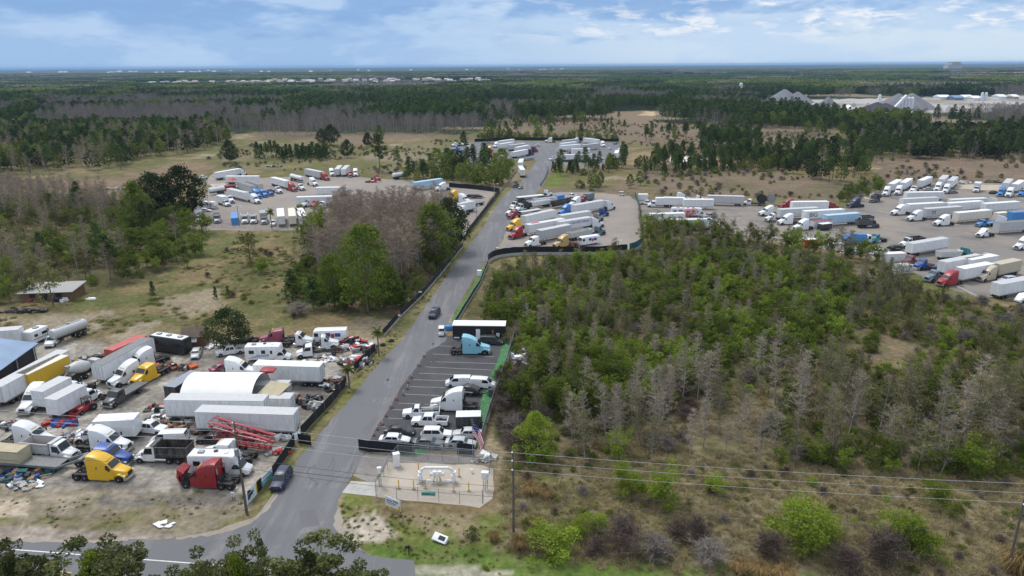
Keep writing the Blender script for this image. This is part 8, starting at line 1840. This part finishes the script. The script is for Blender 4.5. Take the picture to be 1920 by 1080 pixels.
# crowns along the bottom frame edge
for k, px_, ty_, H_, w_, l_ in (('edgeoak', 22, 1034, 13., 1., 'dark oak crown at the lower left corner'), ('edgeoak', 62, 1069, 12., .8, 'dark oak crown right of the corner one'), ('edgeoak', 178, 1020, 13.5, 1.1, 'dark oak crown over the highway, left'), ('roundtree', 170, 1046, 12.6, .50, 'bright green crown in front of the left highway oak'), ('edgeoak', 390, 1046, 12.5, 1., 'grey green oak crown in the middle of the lower edge'), ('roundtree', 440, 1054, 12.3, .42, 'bright green crown in the middle of the lower edge'), ('edgeoak', 478, 1040, 12.5, .7, 'slim oak crown right of the bright middle crown'),
                            ('edgeoak', 590, 1036, 12.5, 1.35, 'wide oak crown at the lower edge before the junction'), ('edgeoak', 655, 1064, 12., 1.1, 'low oak crown right of the wide one'), ('edgeoak', 320, 1076, 12., 1., 'low oak crown left of the middle ones'), ('edgeoak', 540, 1066, 12., 1.1, 'low oak crown left of the wide one')):
    x, y = G(px_, ty_, H_); plant(k, x, y, H_, l_, None, w_)
# ------------------------------------------------------------------ ground cover
NOM['tuft'] = .6; NOM['greentuft'] = .4
for nm, mt in (('tuft', 'drygrass'), ('greentuft', 'grass')):
    for v in range(3):
        f = Foliage(); n = 90; a = rg.uniform(0, 6.28, n); r_ = rg.uniform(0, .45, n); b0 = np.stack([r_ * np.cos(a), r_ * np.sin(a), np.zeros(n)], 1); l = rg.uniform(.2, .6, n) * NOM[nm] / .6; f.sticks(b0, b0 + np.stack([rg.normal(0, .22, n), rg.normal(0, .22, n), l], 1), .035, .012, rg.uniform(0, 1)); mkproto(nm, f, None, mt, None)
x, y = spots([(945, 858), (1100, 866), (1230, 800), (1330, 770), (1430, 720), (1480, 860), (1760, 895), (2050, 905), (2050, 1150), (1480, 1100), (960, 1050), (940, 960)], .95, 40, keep=lambda a, c: fbm(a, c, 7., 3, 3) > .26)
scatter('dry_grass', ['tuft'], np.stack([x, y], 1), rg.uniform(.25, .75, len(x)), 'dry brown grass tufts of the right foreground', 1.5)
x, y = spots([(640, 930), (720, 965), (950, 960), (960, 1080), (780, 1062), (690, 1030), (640, 990)], .8, 41, keep=lambda a, c: fbm(a, c, 3., 3, 5) > .52)
x2, y2 = spots([(950, 880), (1300, 930), (1300, 1000), (1000, 1060), (950, 1040)], 1.0, 42, keep=lambda a, c: fbm(a, c, 5., 3, 6) > .55)
x3, y3 = spots([(0, 940), (460, 930), (470, 955), (300, 1000), (0, 985)], 1.0, 43, keep=lambda a, c: fbm(a, c, 4., 3, 7) > .52)
x4, y4 = spots([(500, 925), (560, 845), (640, 755), (720, 670), (800, 570), (850, 505), (840, 500), (745, 592), (690, 672), (600, 785), (520, 895)], .8, 44, keep=lambda a, c: fbm(a, c, 4., 3, 8) > .48)
X_ = np.concatenate([x, x2, x3, x4]); Y_ = np.concatenate([y, y2, y3, y4]); scatter('verge_grass', ['greentuft', 'tuft'], np.stack([X_, Y_], 1), rg.uniform(.10, .28, len(X_)), 'patchy low grass on the verges', 1.2)
x, y = spots([(890, 590), (945, 515), (1205, 472), (1330, 446), (1520, 484), (1740, 552), (2050, 610), (2050, 900), (1500, 875), (1440, 740), (1230, 790), (1170, 862), (960, 862), (935, 800), (985, 690)], 2.3, 45, keep=lambda a, c: fbm(a, c, 9., 3, 9) > .36)
scatter('undergrowth', ['shrub', 'shrub', 'brightshrub', 'greyshrub', 'tuft'], np.stack([x, y], 1), rg.uniform(.7, 2.0, len(x)), 'low scrub covering the woodland floor', 1.1)
x, y = spots([(-300, 560), (0, 555), (300, 520), (480, 440), (560, 440), (560, 560), (700, 600), (560, 620), (360, 630), (0, 620)], 2.2, 46, keep=lambda a, c: fbm(a, c, 8., 3, 10) > .52)
scatter('field_grass', ['tuft', 'greentuft', 'tuft'], np.stack([x, y], 1), rg.uniform(.3, .8, len(x)), 'dry grass tufts of the left field', 1.6)
x, y = spots([(-300, 560), (200, 540), (500, 430), (870, 445), (745, 595), (500, 600), (380, 520), (0, 570)], 5.5, 47, keep=lambda a, c: fbm(a, c, 20., 3, 12) > .58)
scatter('field_scrub', ['shrub', 'brownshrub', 'greyshrub'], np.stack([x, y], 1), rg.uniform(.6, 1.6, len(x)), 'scattered scrub in the left field', 1.1)
x, y = spots([(945, 862), (1480, 872), (2050, 905), (2050, 1100), (1400, 1060), (960, 1040)], 3.2, 48, keep=lambda a, c: fbm(a, c, 10., 3, 14) > .5)
scatter('foreground_scrub', ['shrub', 'shrub', 'brownshrub', 'greyshrub', 'brightshrub'], np.stack([x, y], 1), rg.uniform(.35, 1.1, len(x)), 'low green and grey scrub among the dry grass', 1.3)
x, y = spots([(380, 300), (470, 272), (700, 275), (860, 262), (850, 310), (760, 330), (620, 322), (420, 318)], 6., 49, keep=lambda a, c: fbm(a, c, 30., 3, 15) > .5)
x2, y2 = spots([(900, 258), (960, 222), (1160, 224), (1340, 232), (1560, 242), (1560, 262), (1380, 300), (1190, 272)], 8., 52, keep=lambda a, c: fbm(a, c, 40., 3, 16) > .5)
x3, y3 = spots([(1190, 318), (1400, 318), (1640, 340), (1640, 300), (1800, 290), (2200, 300), (2200, 350), (1900, 346), (1660, 340), (1560, 376), (1210, 366)], 6., 53, keep=lambda a, c: fbm(a, c, 30., 3, 17) > .5)
x, y = np.concatenate([x, x2, x3]), np.concatenate([y, y2, y3])
scatter('meadow_scrub', ['shrub', 'brownshrub', 'greyshrub', 'shrub'], np.stack([x, y], 1), rg.uniform(.6, 1.8, len(x)), 'scrub dotted over the far meadows', 1.5)
# ------------------------------------------------------------------ far forest
CLEAR = [GP(*p) for p in ([(1415, 192), (1440, 186), (1600, 182), (1760, 180), (2300, 180), (2300, 214), (1900, 216), (1760, 226), (1600, 224), (1540, 214), (1420, 206)], [(1225, 145), (1225, 139.6), (1510, 138.5), (1510, 144)], [(1735, 142), (1735, 136.5), (2000, 134), (2000, 141)],
                           [(250, 161), (250, 154), (480, 150), (700, 149), (930, 150), (930, 157), (720, 160), (480, 162)], [(1190, 207), (1300, 210), (1300, 218), (1200, 218)], [(620, 200), (700, 200), (690, 203), (630, 203)])]
OPENF = lambda a, c: fbm(a, c, 150., 3, 77) < .645
x, y = spots([(-1600, 640), (-215, 640), (-210, 612), (-40, 612), (0, 740), (120, 770), (200, 660), (300, 640), (360, 700), (520, 650), (1600, 640), (1600, 1500), (-1600, 1500)], 9.0, 50, True, OPENF, exclude=CLEAR)
f1 = fbm(x, y, 160., 5, 31); f2 = fbm(x + 900, y, 90., 4, 33) + np.where((x < -250) & (y < 1100), 0.12, 0)
ks = ['farpine', 'faroak', 'fargreen', 'farbare']; base_ = {'farpine': 0, 'faroak': 4, 'fargreen': 8, 'farbare': 12}
kk = np.where(f2 > .60, 12, np.where(f1 > .55, 0, np.where(f1 > .42, 8, 4))); front = (y < 700) & (x < -15) & (x > -270); kk = np.where(front, 12, kk); kk = np.where((y > 700) & (x > -260) & (x < 330) & (kk == 4), 0, kk)
idx = kk + np.where(kk == 12, rg.integers(0, 3, len(x)), rg.integers(0, 4, len(x))); hh = np.where(kk == 12, rg.uniform(11, 16, len(x)), np.where(kk == 0, rg.uniform(13, 19, len(x)), rg.uniform(8, 14, len(x))))
scatter('pine_forest', ks, np.stack([x, y], 1), hh, 'dense dark pine forest beyond the lots', 1.15, idx)
NOM['canopy'] = 12.
for mt, v in (('needle', 0), ('leaf_oak', 1), ('leaf_mid', 2), ('twig_far', 3)):
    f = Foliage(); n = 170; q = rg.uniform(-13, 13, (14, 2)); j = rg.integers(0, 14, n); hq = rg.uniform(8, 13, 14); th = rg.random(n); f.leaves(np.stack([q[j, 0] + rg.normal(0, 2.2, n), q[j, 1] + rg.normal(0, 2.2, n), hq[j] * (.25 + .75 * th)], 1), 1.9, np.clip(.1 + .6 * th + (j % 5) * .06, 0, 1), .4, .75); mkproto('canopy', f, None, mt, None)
x, y = spots([(-5500, 1500), (5500, 1500), (5500, 6500), (-5500, 6500)], 24., 51, True, lambda a, c: (fbm(a, c, 150., 3, 77) < .645) | (c > 2600), exclude=CLEAR)
f1 = fbm(x, y, 420., 3, 41); f2 = fbm(x, y + 999, 300., 3, 43); idx = np.where(f2 > .62, 3, np.where(f1 > .52, 0, np.where(f1 > .42, 1, 2)))
scatter('distant_forest', ['canopy'], np.stack([x, y], 1), rg.uniform(9, 14, len(x)), 'distant forest fading toward the horizon', 1.1, idx)
# last kilometres: one canopy relief
us2 = np.linspace(-.95, .95, 420); ys2 = np.geomspace(6300, 30000, 120); Y2, U2 = np.meshgrid(ys2, us2, indexing='ij'); X2 = U2 * Y2
Z2 = 3 + 13 * fbm(X2.ravel(), Y2.ravel(), 260., 3, 61).reshape(X2.shape) + 22 * np.clip(fbm(X2.ravel(), Y2.ravel(), 5200., 2, 66).reshape(X2.shape) - .5, 0, 1) * np.clip((X2 + 2000) / 9000, 0, 1); Z2[0] = 0; Z2[-1] = 0
nr, nc = X2.shape; ii = (np.arange(nr - 1)[:, None] * nc + np.arange(nc - 1)[None]).ravel()
groundmat('canopy_far', [(1, 0, 1, (.030, .045, .020)), (300, .45, .6, (.045, .055, .028)), (900, .5, .62, (.055, .05, .035))])
tag(obj('horizon_forest', npmesh('horizon_forest', np.stack([X2.ravel(), Y2.ravel(), Z2.ravel()], 1), np.stack([ii, ii + 1, ii + nc + 1, ii + nc], 1), [M['canopy_far']])), 'dark forest along the horizon', None, None, 'stuff')
# ------------------------------------------------------------------ haze
HZ = 4.6e-5
m, b, o = newmat('haze')
pv = b.n('ShaderNodeVolumePrincipled', ins={'Color': (.32, .55, .86, 1), 'Density': HZ, 'Anisotropy': .0}); b.link(pv.outputs[0], o.inputs[1])
hz_ = MB('haze').box(-72000, 72000, -900, 40500, -1.5, 75).build('haze', None, 0); tag(hz_, 'thin blue haze over the far country', None, None, 'stuff')
